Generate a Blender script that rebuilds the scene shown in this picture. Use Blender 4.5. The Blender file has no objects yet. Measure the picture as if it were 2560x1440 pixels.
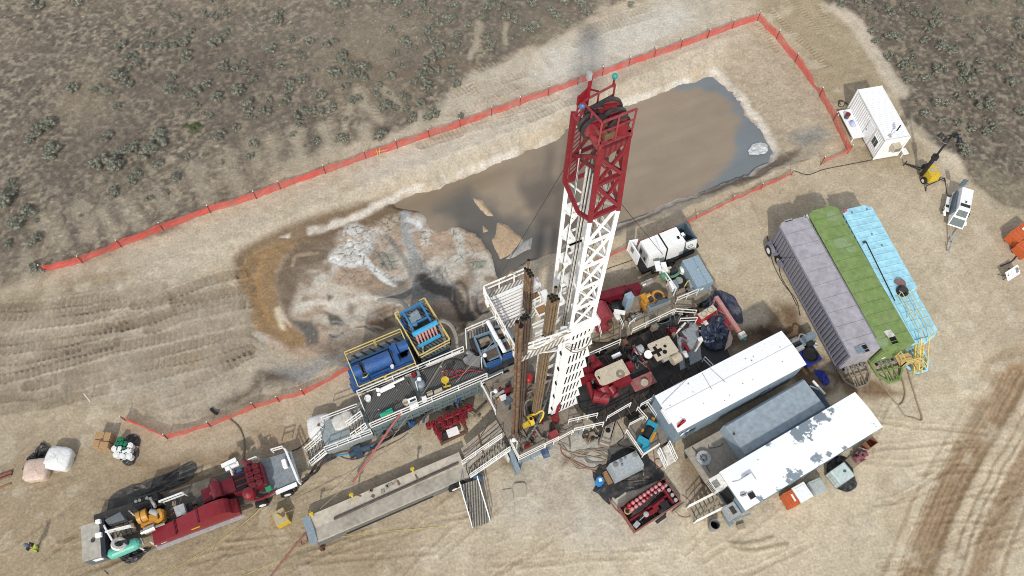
import bpy, math, random
import numpy as np
from mathutils import Vector, Matrix
R = math.radians
random.seed(7)
S = bpy.context.scene
COL = S.collection
# ------------------------------------------------------------------ camera (drone, looking steeply down)
CAM_H, CAM_F, CAM_P, CAM_R = 59.387, 1980.4, R(62.2813), R(1.1243)
_cp, _sp, _c, _s = math.cos(CAM_P), math.sin(CAM_P), math.cos(CAM_R), math.sin(CAM_R)
FW = np.array([0, _cp, -_sp]); _rt = np.array([1., 0, 0]); _up = np.array([0, _sp, _cp])
RT = _c*_rt + _s*_up; UP = -_s*_rt + _c*_up
def P(px, py, z=0.0):
    """survey point: the place at height z that the drone saw at (px, py)"""
    d = FW + RT*((px-1280)/CAM_F) - UP*((py-720)/CAM_F)
    t = (z-CAM_H)/d[2]
    return Vector((d[0]*t, d[1]*t, z))
def PA(pts, z=0.0):
    return np.array([P(x, y, z)[:2] for x, y in pts])
cd = bpy.data.cameras.new('drone_camera'); cam = bpy.data.objects.new('drone_camera', cd); COL.objects.link(cam)
cam.location = (0, 0, CAM_H)
m3 = Matrix((RT, UP, -FW)).transposed(); cam.rotation_euler = m3.to_euler()
cd.sensor_width = 36; cd.lens = 36*CAM_F/2560; cd.clip_end = 9000; cd.clip_start = 1
S.camera = cam
# ------------------------------------------------------------------ light
SUN_AZ, SUN_EL = R(185.6), R(41)      # compass angle of the sun measured from +y towards +x
w = bpy.data.worlds.new('World'); S.world = w; w.use_nodes = True
nt = w.node_tree; bg = nt.nodes['Background']
sk = nt.nodes.new('ShaderNodeTexSky'); sk.sky_type = 'NISHITA'; sk.sun_disc = False
sk.sun_elevation = SUN_EL; sk.sun_rotation = SUN_AZ; sk.dust_density = 1.5; sk.altitude = 1500
hz = nt.nodes.new('ShaderNodeHueSaturation'); hz.inputs['Saturation'].default_value = .30; nt.links.new(sk.outputs[0], hz.inputs['Color']); nt.links.new(hz.outputs[0], bg.inputs[0]); bg.inputs[1].default_value = 0.15
ld = bpy.data.lights.new('sun', 'SUN'); ld.energy = 1.8; ld.angle = R(2.0); ld.color = (1, .95, .86)
lo = bpy.data.objects.new('sun', ld); COL.objects.link(lo)
sd = Vector((math.sin(SUN_AZ)*math.cos(SUN_EL), math.cos(SUN_AZ)*math.cos(SUN_EL), math.sin(SUN_EL)))
lo.rotation_euler = sd.to_track_quat('Z', 'Y').to_euler(); lo.location = (0, -40, 90)
S.view_settings.view_transform = 'Standard'; S.view_settings.look = 'None'; S.view_settings.exposure = 0.63
S.view_settings.gamma = 1
try: S.cycles.filter_width = 1.0; S.cycles.max_bounces = 6; S.cycles.transparent_max_bounces = 12
except Exception: pass
# ------------------------------------------------------------------ materials
def lin(c): 
    c = c/255.0
    return c/12.92 if c <= .04045 else ((c+.055)/1.055)**2.4
def srgb(r, g, b, k=1.0): return (lin(r)*k, lin(g)*k, lin(b)*k)
MATS = {}
def mat(key, col, rough=.55, metal=0., dirt=.35, dcol=(.26, .20, .14), scale=1.6, bump=.0, spec=.4, mott=.78):
    """painted / bare surface with soft grime and a faint mottling"""
    if key in MATS: return MATS[key]
    m = bpy.data.materials.new(key); m.use_nodes = True; t = m.node_tree; n = t.nodes; L = t.links
    b = n['Principled BSDF']; b.inputs['Roughness'].default_value = rough; b.inputs['Metallic'].default_value = metal
    b.inputs['Specular IOR Level'].default_value = spec
    tc = n.new('ShaderNodeTexCoord')
    n1 = n.new('ShaderNodeTexNoise'); n1.inputs['Scale'].default_value = scale; n1.inputs['Detail'].default_value = 8; n1.inputs['Roughness'].default_value = .68
    L.new(tc.outputs['Object'], n1.inputs['Vector'])
    r1 = n.new('ShaderNodeValToRGB'); r1.color_ramp.elements[0].position = .47; r1.color_ramp.elements[1].position = .72
    L.new(n1.outputs['Fac'], r1.inputs[0])
    mul = n.new('ShaderNodeMath'); mul.operation = 'MULTIPLY'; mul.inputs[1].default_value = dirt; L.new(r1.outputs[0], mul.inputs[0])
    mx = n.new('ShaderNodeMixRGB'); mx.inputs[1].default_value = (*col, 1); mx.inputs[2].default_value = (*dcol, 1); L.new(mul.outputs[0], mx.inputs[0])
    n2 = n.new('ShaderNodeTexNoise'); n2.inputs['Scale'].default_value = scale*4.3; n2.inputs['Detail'].default_value = 5; L.new(tc.outputs['Object'], n2.inputs['Vector'])
    r2 = n.new('ShaderNodeMapRange'); r2.inputs[1].default_value = .3; r2.inputs[2].default_value = .7; r2.inputs[3].default_value = mott; r2.inputs[4].default_value = 1.1; L.new(n2.outputs['Fac'], r2.inputs[0])
    m2 = n.new('ShaderNodeMixRGB'); m2.blend_type = 'MULTIPLY'; m2.inputs[0].default_value = 1; L.new(mx.outputs[0], m2.inputs[1]); L.new(r2.outputs[0], m2.inputs[2])
    L.new(m2.outputs[0], b.inputs['Base Color'])
    if bump:
        bp = n.new('ShaderNodeBump'); bp.inputs['Strength'].default_value = bump; bp.inputs['Distance'].default_value = .1
        L.new(n1.outputs['Fac'], bp.inputs['Height']); L.new(bp.outputs[0], b.inputs['Normal'])
    MATS[key] = m; return m
RUST = (.17, .085, .045); MUD = (.30, .24, .17)
W = mat('white_paint', (.80, .80, .78), .45, mott=.92, dirt=.12, dcol=(.42, .36, .28))
WR = mat('white_rail_paint', (.80, .79, .75), .5, dirt=.35, dcol=(.38, .28, .18), scale=3)
WROOF = mat('white_roof_paint', (.84, .85, .86), .5, mott=.93, dirt=.20, dcol=(.56, .53, .48), scale=1.7)
WS = mat('weathered_white', (.74, .72, .66), .6, dirt=.6, dcol=RUST, scale=2.2)
RED = mat('rig_red_paint', (.20, .010, .018), .5, dirt=.25, dcol=(.17, .07, .06))
REDF = mat('faded_red_paint', (.26, .034, .044), .6, dirt=.35, dcol=(.27, .15, .12))
REDP = mat('pump_maroon_paint', (.125, .008, .017), .35, dirt=.15, dcol=(.22, .10, .08))
BLUE = mat('bright_blue_paint', (.022, .09, .27), .45, dirt=.5, dcol=(.12, .13, .15))
SKY = mat('sky_blue_paint', (.035, .20, .43), .45, dirt=.55, dcol=(.10, .12, .14))
LBL = mat('pale_blue_tank_paint', (.36, .66, .77), .5, dirt=.35, dcol=(.28, .46, .52), scale=.6)
GRN = mat('green_tank_paint', (.185, .27, .085), .5, dirt=.45, dcol=(.26, .28, .15), scale=.6)
GRP = mat('purple_grey_tank_paint', (.37, .35, .38), .55, dirt=.40, dcol=(.30, .265, .25), scale=.55)
GRD = mat('dark_purple_grey_paint', (.20, .195, .23), .55, dirt=.25, dcol=(.22, .20, .19))
GB = mat('blue_grey_paint', (.20, .265, .315), .5, dirt=.35, dcol=(.30, .27, .23))
GBD = mat('deep_blue_grey_paint', (.085, .125, .16), .5, dirt=.30, dcol=(.2, .18, .15))
DK = mat('dark_oily_steel', (.030, .030, .031), .5, dirt=.45, dcol=(.11, .09, .07))
BLK = mat('black_rubber', (.014, .014, .016), .6, dirt=.25, dcol=(.09, .08, .07))
VOID = mat('black_hole', (.006, .006, .006), .9, dirt=0)
ST = mat('grey_steel', (.24, .24, .235), .5, .2, dirt=.45, dcol=(.22, .17, .12))
STL = mat('light_galvanised_steel', (.46, .47, .47), .45, .3, dirt=.4, dcol=(.30, .26, .21))
TANST = mat('dusty_tan_steel', (.36, .32, .26), .7, dirt=.5, dcol=(.22, .19, .16), scale=.8)
MUDDY = mat('mud_caked_steel', (.24, .20, .155), .8, dirt=.6, dcol=(.10, .085, .07), scale=1.2)
TAN = mat('tan_paint', (.52, .45, .34), .55, dirt=.35, dcol=(.30, .22, .15))
YEL = mat('safety_yellow_paint', (.62, .43, .03), .45, dirt=.25, dcol=(.30, .22, .08))
YELR = mat('pale_yellow_rail', (.66, .52, .17), .5, dirt=.25, dcol=(.35, .27, .12))
ENG = mat('engine_yellow', (.55, .26, .035), .45, dirt=.4, dcol=(.12, .07, .03), scale=4)
ORNG = mat('orange_plastic', (.55, .11, .03), .5, dirt=.25, dcol=(.35, .16, .08))
RUSTM = mat('brown_rust', (.15, .078, .045), .8, dirt=.6, dcol=(.26, .15, .085), scale=3)
PIPE = mat('rusty_pipe', (.135, .072, .040), .65, dirt=.7, dcol=(.34, .24, .15), scale=2.5)
PIPED = mat('dark_brown_pipe', (.075, .05, .038), .6, dirt=.5, dcol=(.2, .13, .08), scale=3)
WOOD = mat('grey_timber', (.34, .28, .20), .85, dirt=.5, dcol=(.17, .13, .09), scale=2)
WOODB = mat('brown_plywood', (.30, .17, .08), .8, dirt=.4, dcol=(.18, .10, .06), scale=2)
CARD = mat('brown_paper_sacks', (.40, .25, .125), .85, dirt=.3, dcol=(.25, .15, .08), scale=3)
PLAS = mat('white_wrapped_plastic', (.78, .78, .76), .3, dirt=.25, dcol=(.55, .5, .45), scale=2)
PINK = mat('pinkish_sacks', (.58, .43, .36), .75, dirt=.3, dcol=(.42, .30, .25), scale=2)
TARP = mat('black_tarp', (.020, .022, .024), .32, dirt=.5, dcol=(.17, .15, .12), scale=1.2, bump=.6)
TARPB = mat('dark_blue_tarp', (.022, .035, .07), .4, dirt=.4, dcol=(.13, .12, .11), scale=1.2, bump=.6)
BTUB = mat('blue_plastic', (.015, .03, .28), .4, dirt=.2, dcol=(.1, .1, .12))
DRUM = mat('blue_drum_plastic', (.03, .22, .55), .35, dirt=.15)
TEAL = mat('teal_green_paint', (.06, .33, .25), .45, dirt=.2, dcol=(.1, .15, .12))
GRP2 = mat('green_plastic', (.015, .16, .08), .4, dirt=.1)
HOSE = mat('black_hose', (.035, .033, .032), .6, dirt=.4, dcol=(.22, .18, .13))
HOSET = mat('tan_hose', (.33, .26, .18), .7, dirt=.3)
HOSEG = mat('grey_hose', (.22, .20, .175), .6, dirt=.3)
HOSEP = mat('faded_red_hose', (.30, .12, .10), .6, dirt=.3)
REDM = mat('bright_red_plastic', (.45, .018, .022), .45, dirt=.1)
CYAN = mat('cyan_motor_paint', (.03, .30, .42), .45, dirt=.3, dcol=(.08, .1, .1))
CAB = mat('white_cabinet', (.82, .83, .83), .4, mott=.92, dirt=.10, dcol=(.5, .48, .44), scale=1.2)
HIVIS = mat('hi_vis_yellow', (.5, .68, .05), .7, dirt=0)
NAVY = mat('dark_navy_cloth', (.018, .024, .045), .8, dirt=0)
GLASS = mat('dark_window_glass', (.05, .075, .075), .12, dirt=0)
CHROME = mat('bright_exhaust_metal', (.55, .52, .47), .3, .8, dirt=.4, dcol=(.25, .15, .08), scale=3)
IBC = mat('translucent_white_tote', (.60, .70, .67), .4, dirt=.15)
SIGNR = mat('sign_red', (.22, .008, .014), .5, dirt=0)
CABLE = mat('dark_wire_rope', (.035, .033, .03), .6, dirt=.2)
def grating(key, col, dark, pitch, axis='X', rot=0., width=.5):
    m = mat(key, col, .6, .1, dirt=.4, dcol=(.12, .10, .08), scale=1.2)
    if m.get('g'): return m
    m['g'] = 1; t = m.node_tree; n = t.nodes; L = t.links
    b = n['Principled BSDF']; src = b.inputs['Base Color'].links[0].from_socket
    tc = n.new('ShaderNodeTexCoord'); mp = n.new('ShaderNodeMapping'); mp.inputs['Rotation'].default_value[2] = rot; L.new(tc.outputs['Object'], mp.inputs[0])
    wv = n.new('ShaderNodeTexWave'); wv.bands_direction = axis; wv.inputs['Scale'].default_value = math.tau/20/pitch; L.new(mp.outputs[0], wv.inputs[0])
    rp = n.new('ShaderNodeValToRGB'); rp.color_ramp.elements[0].position = width-.08; rp.color_ramp.elements[1].position = width+.08; L.new(wv.outputs['Fac'], rp.inputs[0])
    mx = n.new('ShaderNodeMixRGB'); L.new(rp.outputs[0], mx.inputs[0]); mx.inputs[1].default_value = (*dark, 1); L.new(src, mx.inputs[2]); L.new(mx.outputs[0], b.inputs['Base Color'])
    return m
# ------------------------------------------------------------------ mesh kit
def V3(p): return Vector((p[0], p[1], p[2]))
class MB:
    def __init__(s): s.v = []; s.f = []
    def add(s, vs, fs):
        o = len(s.v); s.v += [tuple(q) for q in vs]; s.f += [tuple(i+o for i in f) for f in fs]; return s
    def hexa(s, b, t):       # 4 bottom corners and 4 top corners, same order
        vs = list(b)+list(t); n = len(b)
        fs = [tuple(range(n))[::-1], tuple(range(n, 2*n))]+[(i, (i+1) % n, n+(i+1) % n, n+i) for i in range(n)]
        return s.add(vs, fs)
    def prism(s, poly, z0, z1, z1b=None):
        a = sum(poly[i][0]*poly[(i+1) % len(poly)][1]-poly[(i+1) % len(poly)][0]*poly[i][1] for i in range(len(poly)))
        if a < 0: poly = poly[::-1]
        return s.hexa([(p[0], p[1], z0) for p in poly], [(p[0], p[1], z1) for p in poly])
    def box(s, c, d, yaw=0., rot=None):
        m = rot if rot is not None else Matrix.Rotation(yaw, 3, 'Z')
        x, y, z = d[0]/2, d[1]/2, d[2]/2; c = Vector(c)
        q = lambda a, b, e: c+m@Vector((a*x, b*y, e*z))
        return s.hexa([q(-1, -1, -1), q(1, -1, -1), q(1, 1, -1), q(-1, 1, -1)], [q(-1, -1, 1), q(1, -1, 1), q(1, 1, 1), q(-1, 1, 1)])
    def edge(s, a, b, wd, z0, z1):   # box: a,b = ends of one edge in plan, wd = width to the left of a->b
        a = Vector(a[:2]); b = Vector(b[:2]); d = (b-a).normalized(); n = Vector((-d.y, d.x))*wd
        return s.prism([a, b, b+n, a+n], z0, z1)
    def bar(s, a, b, w=.06, h=None):  # square bar
        a = V3(a); b = V3(b); h = h or w; d = b-a
        if d.length < 1e-5: return s
        d.normalize(); u = Vector((0, 0, 1)) if abs(d.z) < .95 else Vector((1, 0, 0))
        x = d.cross(u).normalized()*w/2; y = x.cross(d).normalized()*h/2
        return s.hexa([a-x-y, a+x-y, a+x+y, a-x+y], [b-x-y, b+x-y, b+x+y, b-x+y])
    def cyl(s, a, b, r, n=12, r2=None):
        a = V3(a); b = V3(b); d = (b-a).normalized(); r2 = r if r2 is None else r2
        u = Vector((0, 0, 1)) if abs(d.z) < .95 else Vector((1, 0, 0))
        x = d.cross(u).normalized(); y = d.cross(x)
        A = [a+(x*math.cos(math.tau*i/n)+y*math.sin(math.tau*i/n))*r for i in range(n)]
        B = [b+(x*math.cos(math.tau*i/n)+y*math.sin(math.tau*i/n))*r2 for i in range(n)]
        return s.hexa(A, B)
    def ring(s, c, ax, r0, r1, th, n=20):   # annulus with thickness along ax
        c = V3(c); d = V3(ax).normalized(); u = Vector((0, 0, 1)) if abs(d.z) < .95 else Vector((1, 0, 0))
        x = d.cross(u).normalized(); y = d.cross(x); vs = []; fs = []
        for i in range(n):
            e = x*math.cos(math.tau*i/n)+y*math.sin(math.tau*i/n)
            vs += [c+e*r0-d*th/2, c+e*r1-d*th/2, c+e*r1+d*th/2, c+e*r0+d*th/2]
        for i in range(n):
            j = (i+1) % n
            for k in range(4): fs.append((i*4+k, i*4+(k+1) % 4, j*4+(k+1) % 4, j*4+k))
        return s.add(vs, fs)
    def tube(s, pts, r, n=6, closed=False):
        pts = [V3(p) for p in pts]; vs = []; fs = []; N = len(pts)
        for i, p in enumerate(pts):
            d = (pts[(i+1) % N if closed else min(i+1, N-1)]-pts[i-1 if (closed or i) else 0]).normalized()
            u = Vector((0, 0, 1)) if abs(d.z) < .95 else Vector((1, 0, 0))
            x = d.cross(u).normalized(); y = d.cross(x)
            vs += [p+(x*math.cos(math.tau*k/n)+y*math.sin(math.tau*k/n))*r for k in range(n)]
        for i in range(N if closed else N-1):
            j = (i+1) % N
            for k in range(n): fs.append((i*n+k, i*n+(k+1) % n, j*n+(k+1) % n, j*n+k))
        if not closed: fs += [tuple(range(n)), tuple(range((N-1)*n, N*n))]
        return s.add(vs, fs)
    def ball(s, c, r, nu=10, nv=6):
        c = V3(c); r = r if hasattr(r, '__len__') else (r, r, r); vs = []; fs = []
        for j in range(nv+1):
            t = math.pi*j/nv
            for i in range(nu):
                p = math.tau*i/nu; vs.append((c.x+r[0]*math.sin(t)*math.cos(p), c.y+r[1]*math.sin(t)*math.sin(p), c.z+r[2]*math.cos(t)))
        for j in range(nv):
            for i in range(nu): fs.append((j*nu+i, (j+1)*nu+i, (j+1)*nu+(i+1) % nu, j*nu+(i+1) % nu))
        return s.add(vs, fs)
    def lathe(s, c, prof, n=16):   # prof: (r, z)
        vs = []; fs = []
        for r, z in prof: vs += [(c[0]+r*math.cos(math.tau*i/n), c[1]+r*math.sin(math.tau*i/n), c[2]+z) for i in range(n)]
        for j in range(len(prof)-1):
            for i in range(n): fs.append((j*n+i, j*n+(i+1) % n, (j+1)*n+(i+1) % n, (j+1)*n+i))
        fs += [tuple(range(n))[::-1], tuple(range((len(prof)-1)*n, len(prof)*n))]
        return s.add(vs, fs)
    def sheet(s, a, b, c, d, nx, ny, fz):   # bilinear sheet with height function fz(u,v)
        a, b, c, d = map(V3, (a, b, c, d)); vs = []
        for j in range(ny+1):
            for i in range(nx+1):
                u, v = i/nx, j/ny; p = (a*(1-u)+b*u)*(1-v)+(d*(1-u)+c*u)*v; vs.append((p.x, p.y, p.z+fz(u, v)))
        fs = [(j*(nx+1)+i, j*(nx+1)+i+1, (j+1)*(nx+1)+i+1, (j+1)*(nx+1)+i) for j in range(ny) for i in range(nx)]
        return s.add(vs, fs)
    def __call__(s, name, m, parent=None, smooth=False, **kw):
        me = bpy.data.meshes.new(name); org = ORG.get(parent.name, Vector()) if parent else Vector()
        if parent is None and s.v:
            a = np.array(s.v); org = Vector(((a[:, 0].min()+a[:, 0].max())/2, (a[:, 1].min()+a[:, 1].max())/2, a[:, 2].min()))
        me.from_pydata([(v[0]-org.x, v[1]-org.y, v[2]-org.z) for v in s.v], [], s.f)
        me.materials.append(m)
        if smooth: me.shade_smooth()
        o = bpy.data.objects.new(name, me); COL.objects.link(o)
        if parent: o.parent = parent; ORG[o.name] = org
        else: o.location = org; ORG[o.name] = org
        for k, v in kw.items(): o[k] = v
        return o
ORG = {}
def thing(name, label, cat, loc=(0, 0, 0), group=None):
    o = bpy.data.objects.new(name, None); COL.objects.link(o); o.location = V3(loc); o.empty_display_size = .3
    o['label'] = label; o['category'] = cat
    if group: o['group'] = group
    ORG[o.name] = V3(loc); return o
def tag(o, label, cat, group=None):
    o['label'] = label; o['category'] = cat
    if group: o['group'] = group
    return o
def dup(o, loc=None, rz=0., scale=1., label=None, parent=None):
    c = o.copy(); COL.objects.link(c)
    if parent: c.parent = parent
    if loc is not None: c.location = loc; c.rotation_euler = (0, 0, rz); c.scale = (scale,)*3 if not hasattr(scale, '__len__') else scale
    if label: c['label'] = label
    for ch in list(o.children): dup(ch, parent=c)
    return c
def lerp(a, b, t): return V3(a)*(1-t)+V3(b)*t
def rail(name, pts, parent, m=None, h=1.05, r=.03, n=None, mid=True, base=None, kick=False, two=None):
    """guardrail along world points (feet), one mesh"""
    b = MB(); m = m or WR
    for i in range(len(pts)-1):
        p, q = V3(pts[i]), V3(pts[i+1]); L = (q-p).length; k = max(1, round(L/1.8)) if n is None else n
        up = Vector((0, 0, h))
        b.bar(p+up, q+up, r*2)
        if mid: b.bar(p+up*.55, q+up*.55, r*1.7)
        if kick: b.bar(p+up*.08, q+up*.08, r, .16)
        for j in range(k+1):
            if i and j == 0: continue
            c = p.lerp(q, j/k); b.bar(c, c+up, r*2)
    return b(name, m, parent)
def drape(pts, n=40):   # smooth curve through points (Catmull-Rom)
    pts = [V3(p) for p in pts]; out = []; q = [pts[0]*2-pts[1]]+pts+[pts[-1]*2-pts[-2]]
    k = max(2, n//(len(pts)-1))
    for i in range(1, len(q)-2):
        for j in range(k):
            t = j/k; a, b, c, d = q[i-1:i+3]
            out.append(.5*((2*b)+(c-a)*t+(2*a-5*b+4*c-d)*t*t+(3*b-a-3*c+d)*t**3))
    return out+[pts[-1]]
# ------------------------------------------------------------------ ground: one sheet, painted and shaped from the surveyed outlines
_rng = np.random.RandomState(11)
_TAB = _rng.rand(256, 256)
def vn(X, Y, sc, seed=0):
    x = X/sc+seed*17.3; y = Y/sc+seed*31.7; xi = np.floor(x).astype(int); yi = np.floor(y).astype(int)
    fx = x-xi; fy = y-yi; fx = fx*fx*(3-2*fx); fy = fy*fy*(3-2*fy); t = _TAB
    a = t[xi & 255, yi & 255]; b = t[(xi+1) & 255, yi & 255]; c = t[xi & 255, (yi+1) & 255]; d = t[(xi+1) & 255, (yi+1) & 255]
    return (a*(1-fx)+b*fx)*(1-fy)+(c*(1-fx)+d*fx)*fy
def fbm(X, Y, sc, seed=0, o=4, g=.5):
    s = 0; a = 1; n = 0
    for k in range(o): s = s+a*vn(X, Y, sc/2**k, seed+k*3); n += a; a *= g
    return s/n
def sst(a, b, x): t = np.clip((x-a)/(b-a), 0, 1); return t*t*(3-2*t)
def segd(X, Y, a, b):
    dx, dy = b[0]-a[0], b[1]-a[1]; t = np.clip(((X-a[0])*dx+(Y-a[1])*dy)/(dx*dx+dy*dy+1e-9), 0, 1)
    return np.hypot(X-a[0]-t*dx, Y-a[1]-t*dy), t
def sdf(X, Y, poly):     # negative inside
    D = np.full(X.shape, 1e9); ins = np.zeros(X.shape, bool); n = len(poly)
    for i in range(n):
        a, b = poly[i], poly[(i+1) % n]; d, _ = segd(X, Y, a, b); D = np.minimum(D, d)
        if abs(b[1]-a[1]) > 1e-9: ins ^= ((a[1] > Y) != (b[1] > Y)) & (X < (b[0]-a[0])*(Y-a[1])/(b[1]-a[1])+a[0])
    return np.where(ins, -D, D)
def smooth_pl(pts, k=8):
    v = drape([(x, y, 0) for x, y in pts], k*(len(pts)-1)); return np.array([(q.x, q.y) for q in v])
def lined(X, Y, pl):     # distance and arc length along, and signed side
    D = np.full(X.shape, 1e9); A = np.zeros(X.shape); s = 0.
    for i in range(len(pl)-1):
        L = math.hypot(*(pl[i+1]-pl[i])); d, t = segd(X, Y, pl[i], pl[i+1]); m = d < D
        D = np.where(m, d, D); A = np.where(m, s+t*L, A); s += L
    return D, A
STEP = .105
gx = np.arange(-57, 57.01, STEP); gy = np.arange(4, 72.01, STEP)
g = []; s_ = STEP; x_ = 0
while x_ < 4000: s_ *= 1.12; x_ += s_; g.append(x_)
g = np.array(g)
ax = np.concatenate([gx[0]-g[::-1], gx, gx[-1]+g]); ay = np.concatenate([gy[0]-g[::-1], gy, gy[-1]+g])
X, Y = np.meshgrid(ax, ay)
ZW = -1.5
K_ILL = 1.14
def gc(r, g, b): return np.array(srgb(r, g, b, 1/K_ILL))
TOE = PA([(1790,185),(1640,238),(1440,322),(1340,370),(1140,448),(1010,497),(960,528),(870,572),(760,606),(640,650),(606,690),(612,740),(642,800),(640,850),(690,890),(760,905),(850,880),(900,835),(1000,790),(1180,800),(1240,722),(1300,664),(1400,622),(1560,556),(1690,503),(1810,455),(1925,402),(1938,380),(1905,330),(1880,290),(1830,225)], ZW)
RIM = PA([(1888,66),(1700,138),(1500,236),(1300,318),(1100,396),(900,462),(700,548),(520,610),(250,690),(-60,780),(-60,1010),(300,1035),(420,1060),(560,1040),(700,985),(880,905),(1000,850),(1130,815),(1215,790),(1262,745),(1315,690),(1420,642),(1560,580),(1700,526),(1830,471),(1960,420),(2040,392),(2100,352),(2050,225),(1980,125)], 0)
WATER = PA([(1790,185),(1640,238),(1440,322),(1340,370),(1140,448),(1010,497),(965,528),(1035,540),(1050,570),(1100,572),(1160,566),(1200,600),(1225,640),(1240,700),(1300,664),(1400,622),(1560,556),(1690,503),(1810,455),(1925,402),(1938,380),(1905,330),(1880,290),(1830,225)], ZW)
nA = fbm(X, Y, 6, 1)-.5; nB = fbm(X, Y, 6, 5)-.5; nC = fbm(X, Y, 1.6, 9)-.5; nD = fbm(X, Y, 1.6, 14)-.5
XW = X+nA*1.6+nC*.9; YW = Y+nB*1.6+nD*.9
fine = fbm(X, Y, .55, 21, 3)-.5; big = fbm(X, Y, 14, 27, 3)-.5; med = fbm(X, Y, 3.5, 33, 4)-.5
dr = sdf(X+nC*.5, Y+nD*.5, RIM); dt = sdf(X+nC*.9+nA*.4, Y+nD*.9+nB*.4, TOE); dw = sdf(XW, YW, WATER)
tt = np.clip(np.where(dt <= 0, 1, np.maximum(-dr, 0)/(np.maximum(-dr, 0)+np.maximum(dt, 0)+1e-6)), 0, 1)
tt = np.where(dr > 0, 0, tt)
bank = (tt > .03) & (tt < .985)
DEP = .42+.58*sst(-19, -6, X); H = ZW*DEP*(tt**1.1)
H = H+np.where(dt < 0, np.clip(-dt*.05, 0, .22)*(med*1.6+.75), 0)
inw = sst(.3, -.5, dw)*(dt < .2)
H = H*(1-inw)+inw*(ZW-.35)
# far land rolls gently
far = np.maximum(np.hypot(X, (Y-34))-75, 0)
H = H+sst(0, 400, far)*(fbm(X, Y, 300, 41)-.5)*22
# ---- regions
SCRUB = PA([(-900,760),(0,738),(90,712),(200,655),(300,610),(410,568),(520,520),(640,470),(720,436),(820,398),(920,350),(1000,318),(1075,270),(1160,205),(1260,140),(1420,85),(1500,30),(1650,-10),(1750,-400),(-900,-400)])
SCRUB2 = PA([(2050,-10),(2120,45),(2150,100),(2195,160),(2240,205),(2265,300),(2330,360),(2400,400),(2430,455),(2500,500),(2575,520),(3600,700),(3600,-400),(2040,-400)])
ds1 = sdf(XW+nA*2.5, YW+nB*2.5, SCRUB); ds2 = sdf(XW, YW, SCRUB2)
scr = np.maximum(sst(.6, -.9, ds1+nC*1.2), sst(.35, -.35, ds2+nC*.6))
C = np.empty(X.shape+(3,)); C[:] = gc(188, 171, 144)
def paint(mask, col, amt=1.0):
    global C
    m = np.clip(mask*amt, 0, 1)[..., None]; C = C*(1-m)+np.array(col)*m
def blob(pts, col, amt=1., soft=.7, z=0., warp=1., tex=0.):
    pa = PA(pts, z); s = bbx(pa, 2.5+soft+1.5*warp); d = sdf((X+(nA*1.6+nC*.9)*warp)[s] if warp else X[s], (Y+(nB*1.6+nD*.9)*warp)[s] if warp else Y[s], pa); m = sst(soft, -soft, d)
    if tex: m = m*sst(.5-tex, .5+tex*.3, fbm(X[s], Y[s], 1.3, 51+int(tex*100))+.12)
    return psl(s, m, col, amt)
def bbx(pa, mg):
    x0, y0 = pa.min(0)-mg; x1, y1 = pa.max(0)+mg; return (slice(*np.searchsorted(ay, [y0, y1])), slice(*np.searchsorted(ax, [x0, x1])))
def psl(s, m, col, amt):
    q = np.clip(m*amt, 0, 1)[..., None]; C[s] = C[s]*(1-q)+np.array(col)*q; o = np.zeros(X.shape, np.float32); o[s] = m; return o
def stroke(pts, wd, col, amt=1., soft=.5, z=0., warp=.5, w2=None):
    pl = smooth_pl(PA(pts, z)); s = bbx(pl, 2+wd+1.5*warp); d, a = lined((X+(nA*1.6+nC*.9)*warp)[s], (Y+(nB*1.6+nD*.9)*warp)[s], pl)
    return psl(s, sst(wd/2+soft*wd/2, wd/2-soft*wd/2, d), col, amt)
paint(sst(-.1, .25, big), gc(199, 184, 157), .8)
blob([(2000,1000),(2560,930),(2700,1500),(1300,1500),(1250,1250),(1650,1330)], gc(203, 188, 160), .85, 3)
blob([(1250,1080),(1500,1050),(1700,1200),(1650,1340),(1450,1380),(1230,1300)], gc(196, 188, 172), .8, 2.5)
blob([(1400,1070),(1530,1070),(1600,1120),(1540,1230),(1440,1180)], gc(178, 176, 168), .7, 1)
blob([(-50,1080),(300,1100),(760,1230),(1000,1330),(1000,1500),(-100,1500)], gc(166, 148, 119), .9, 3)
blob([(1500,690),(1800,620),(1950,540),(2100,470),(2330,480),(2420,700),(2380,960),(2150,980),(2000,700),(1850,800)], gc(196, 180, 152), .7, 2)
# left ramp of the pit
blob([(-80,760),(110,705),(330,660),(620,655),(640,760),(650,860),(600,960),(300,1010),(-80,1040)], gc(160, 145, 121), .95, 1.2)
# bench and banks around the pit
blob([(130,690),(700,485),(1100,345),(1480,190),(1880,55),(1860,110),(1500,250),(1100,420),(900,490),(700,570),(640,640),(330,690)], gc(188, 175, 153), .9, .8)
blob([(900,400),(1100,345),(1450,205),(1450,270),(1100,405),(900,470)], gc(196, 186, 168), .9, .8)
blob([(1150,170),(1300,120),(1450,70),(1650,0),(1780,-60),(1860,60),(1500,195),(1250,270),(900,385),(830,330),(980,270)], gc(186, 176, 158), .75, 2, tex=.25)
blob([(1320,150),(1520,60),(1700,10),(1760,60),(1500,180),(1330,220)], gc(206, 200, 186), .8, 1.5)
blob([(500,520),(900,400),(900,320),(780,320),(640,390),(350,480),(320,560),(130,660),(150,700)], gc(158, 146, 126), .7, 1.5, tex=.35)
paint(sst(.02, .15, tt)*sst(1, .9, tt), gc(188, 175, 154), .75)
paint(sst(.3, .6, tt)*sst(1., .97, tt)*sst(.02, .2, med), gc(188, 170, 142), .6)
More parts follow.
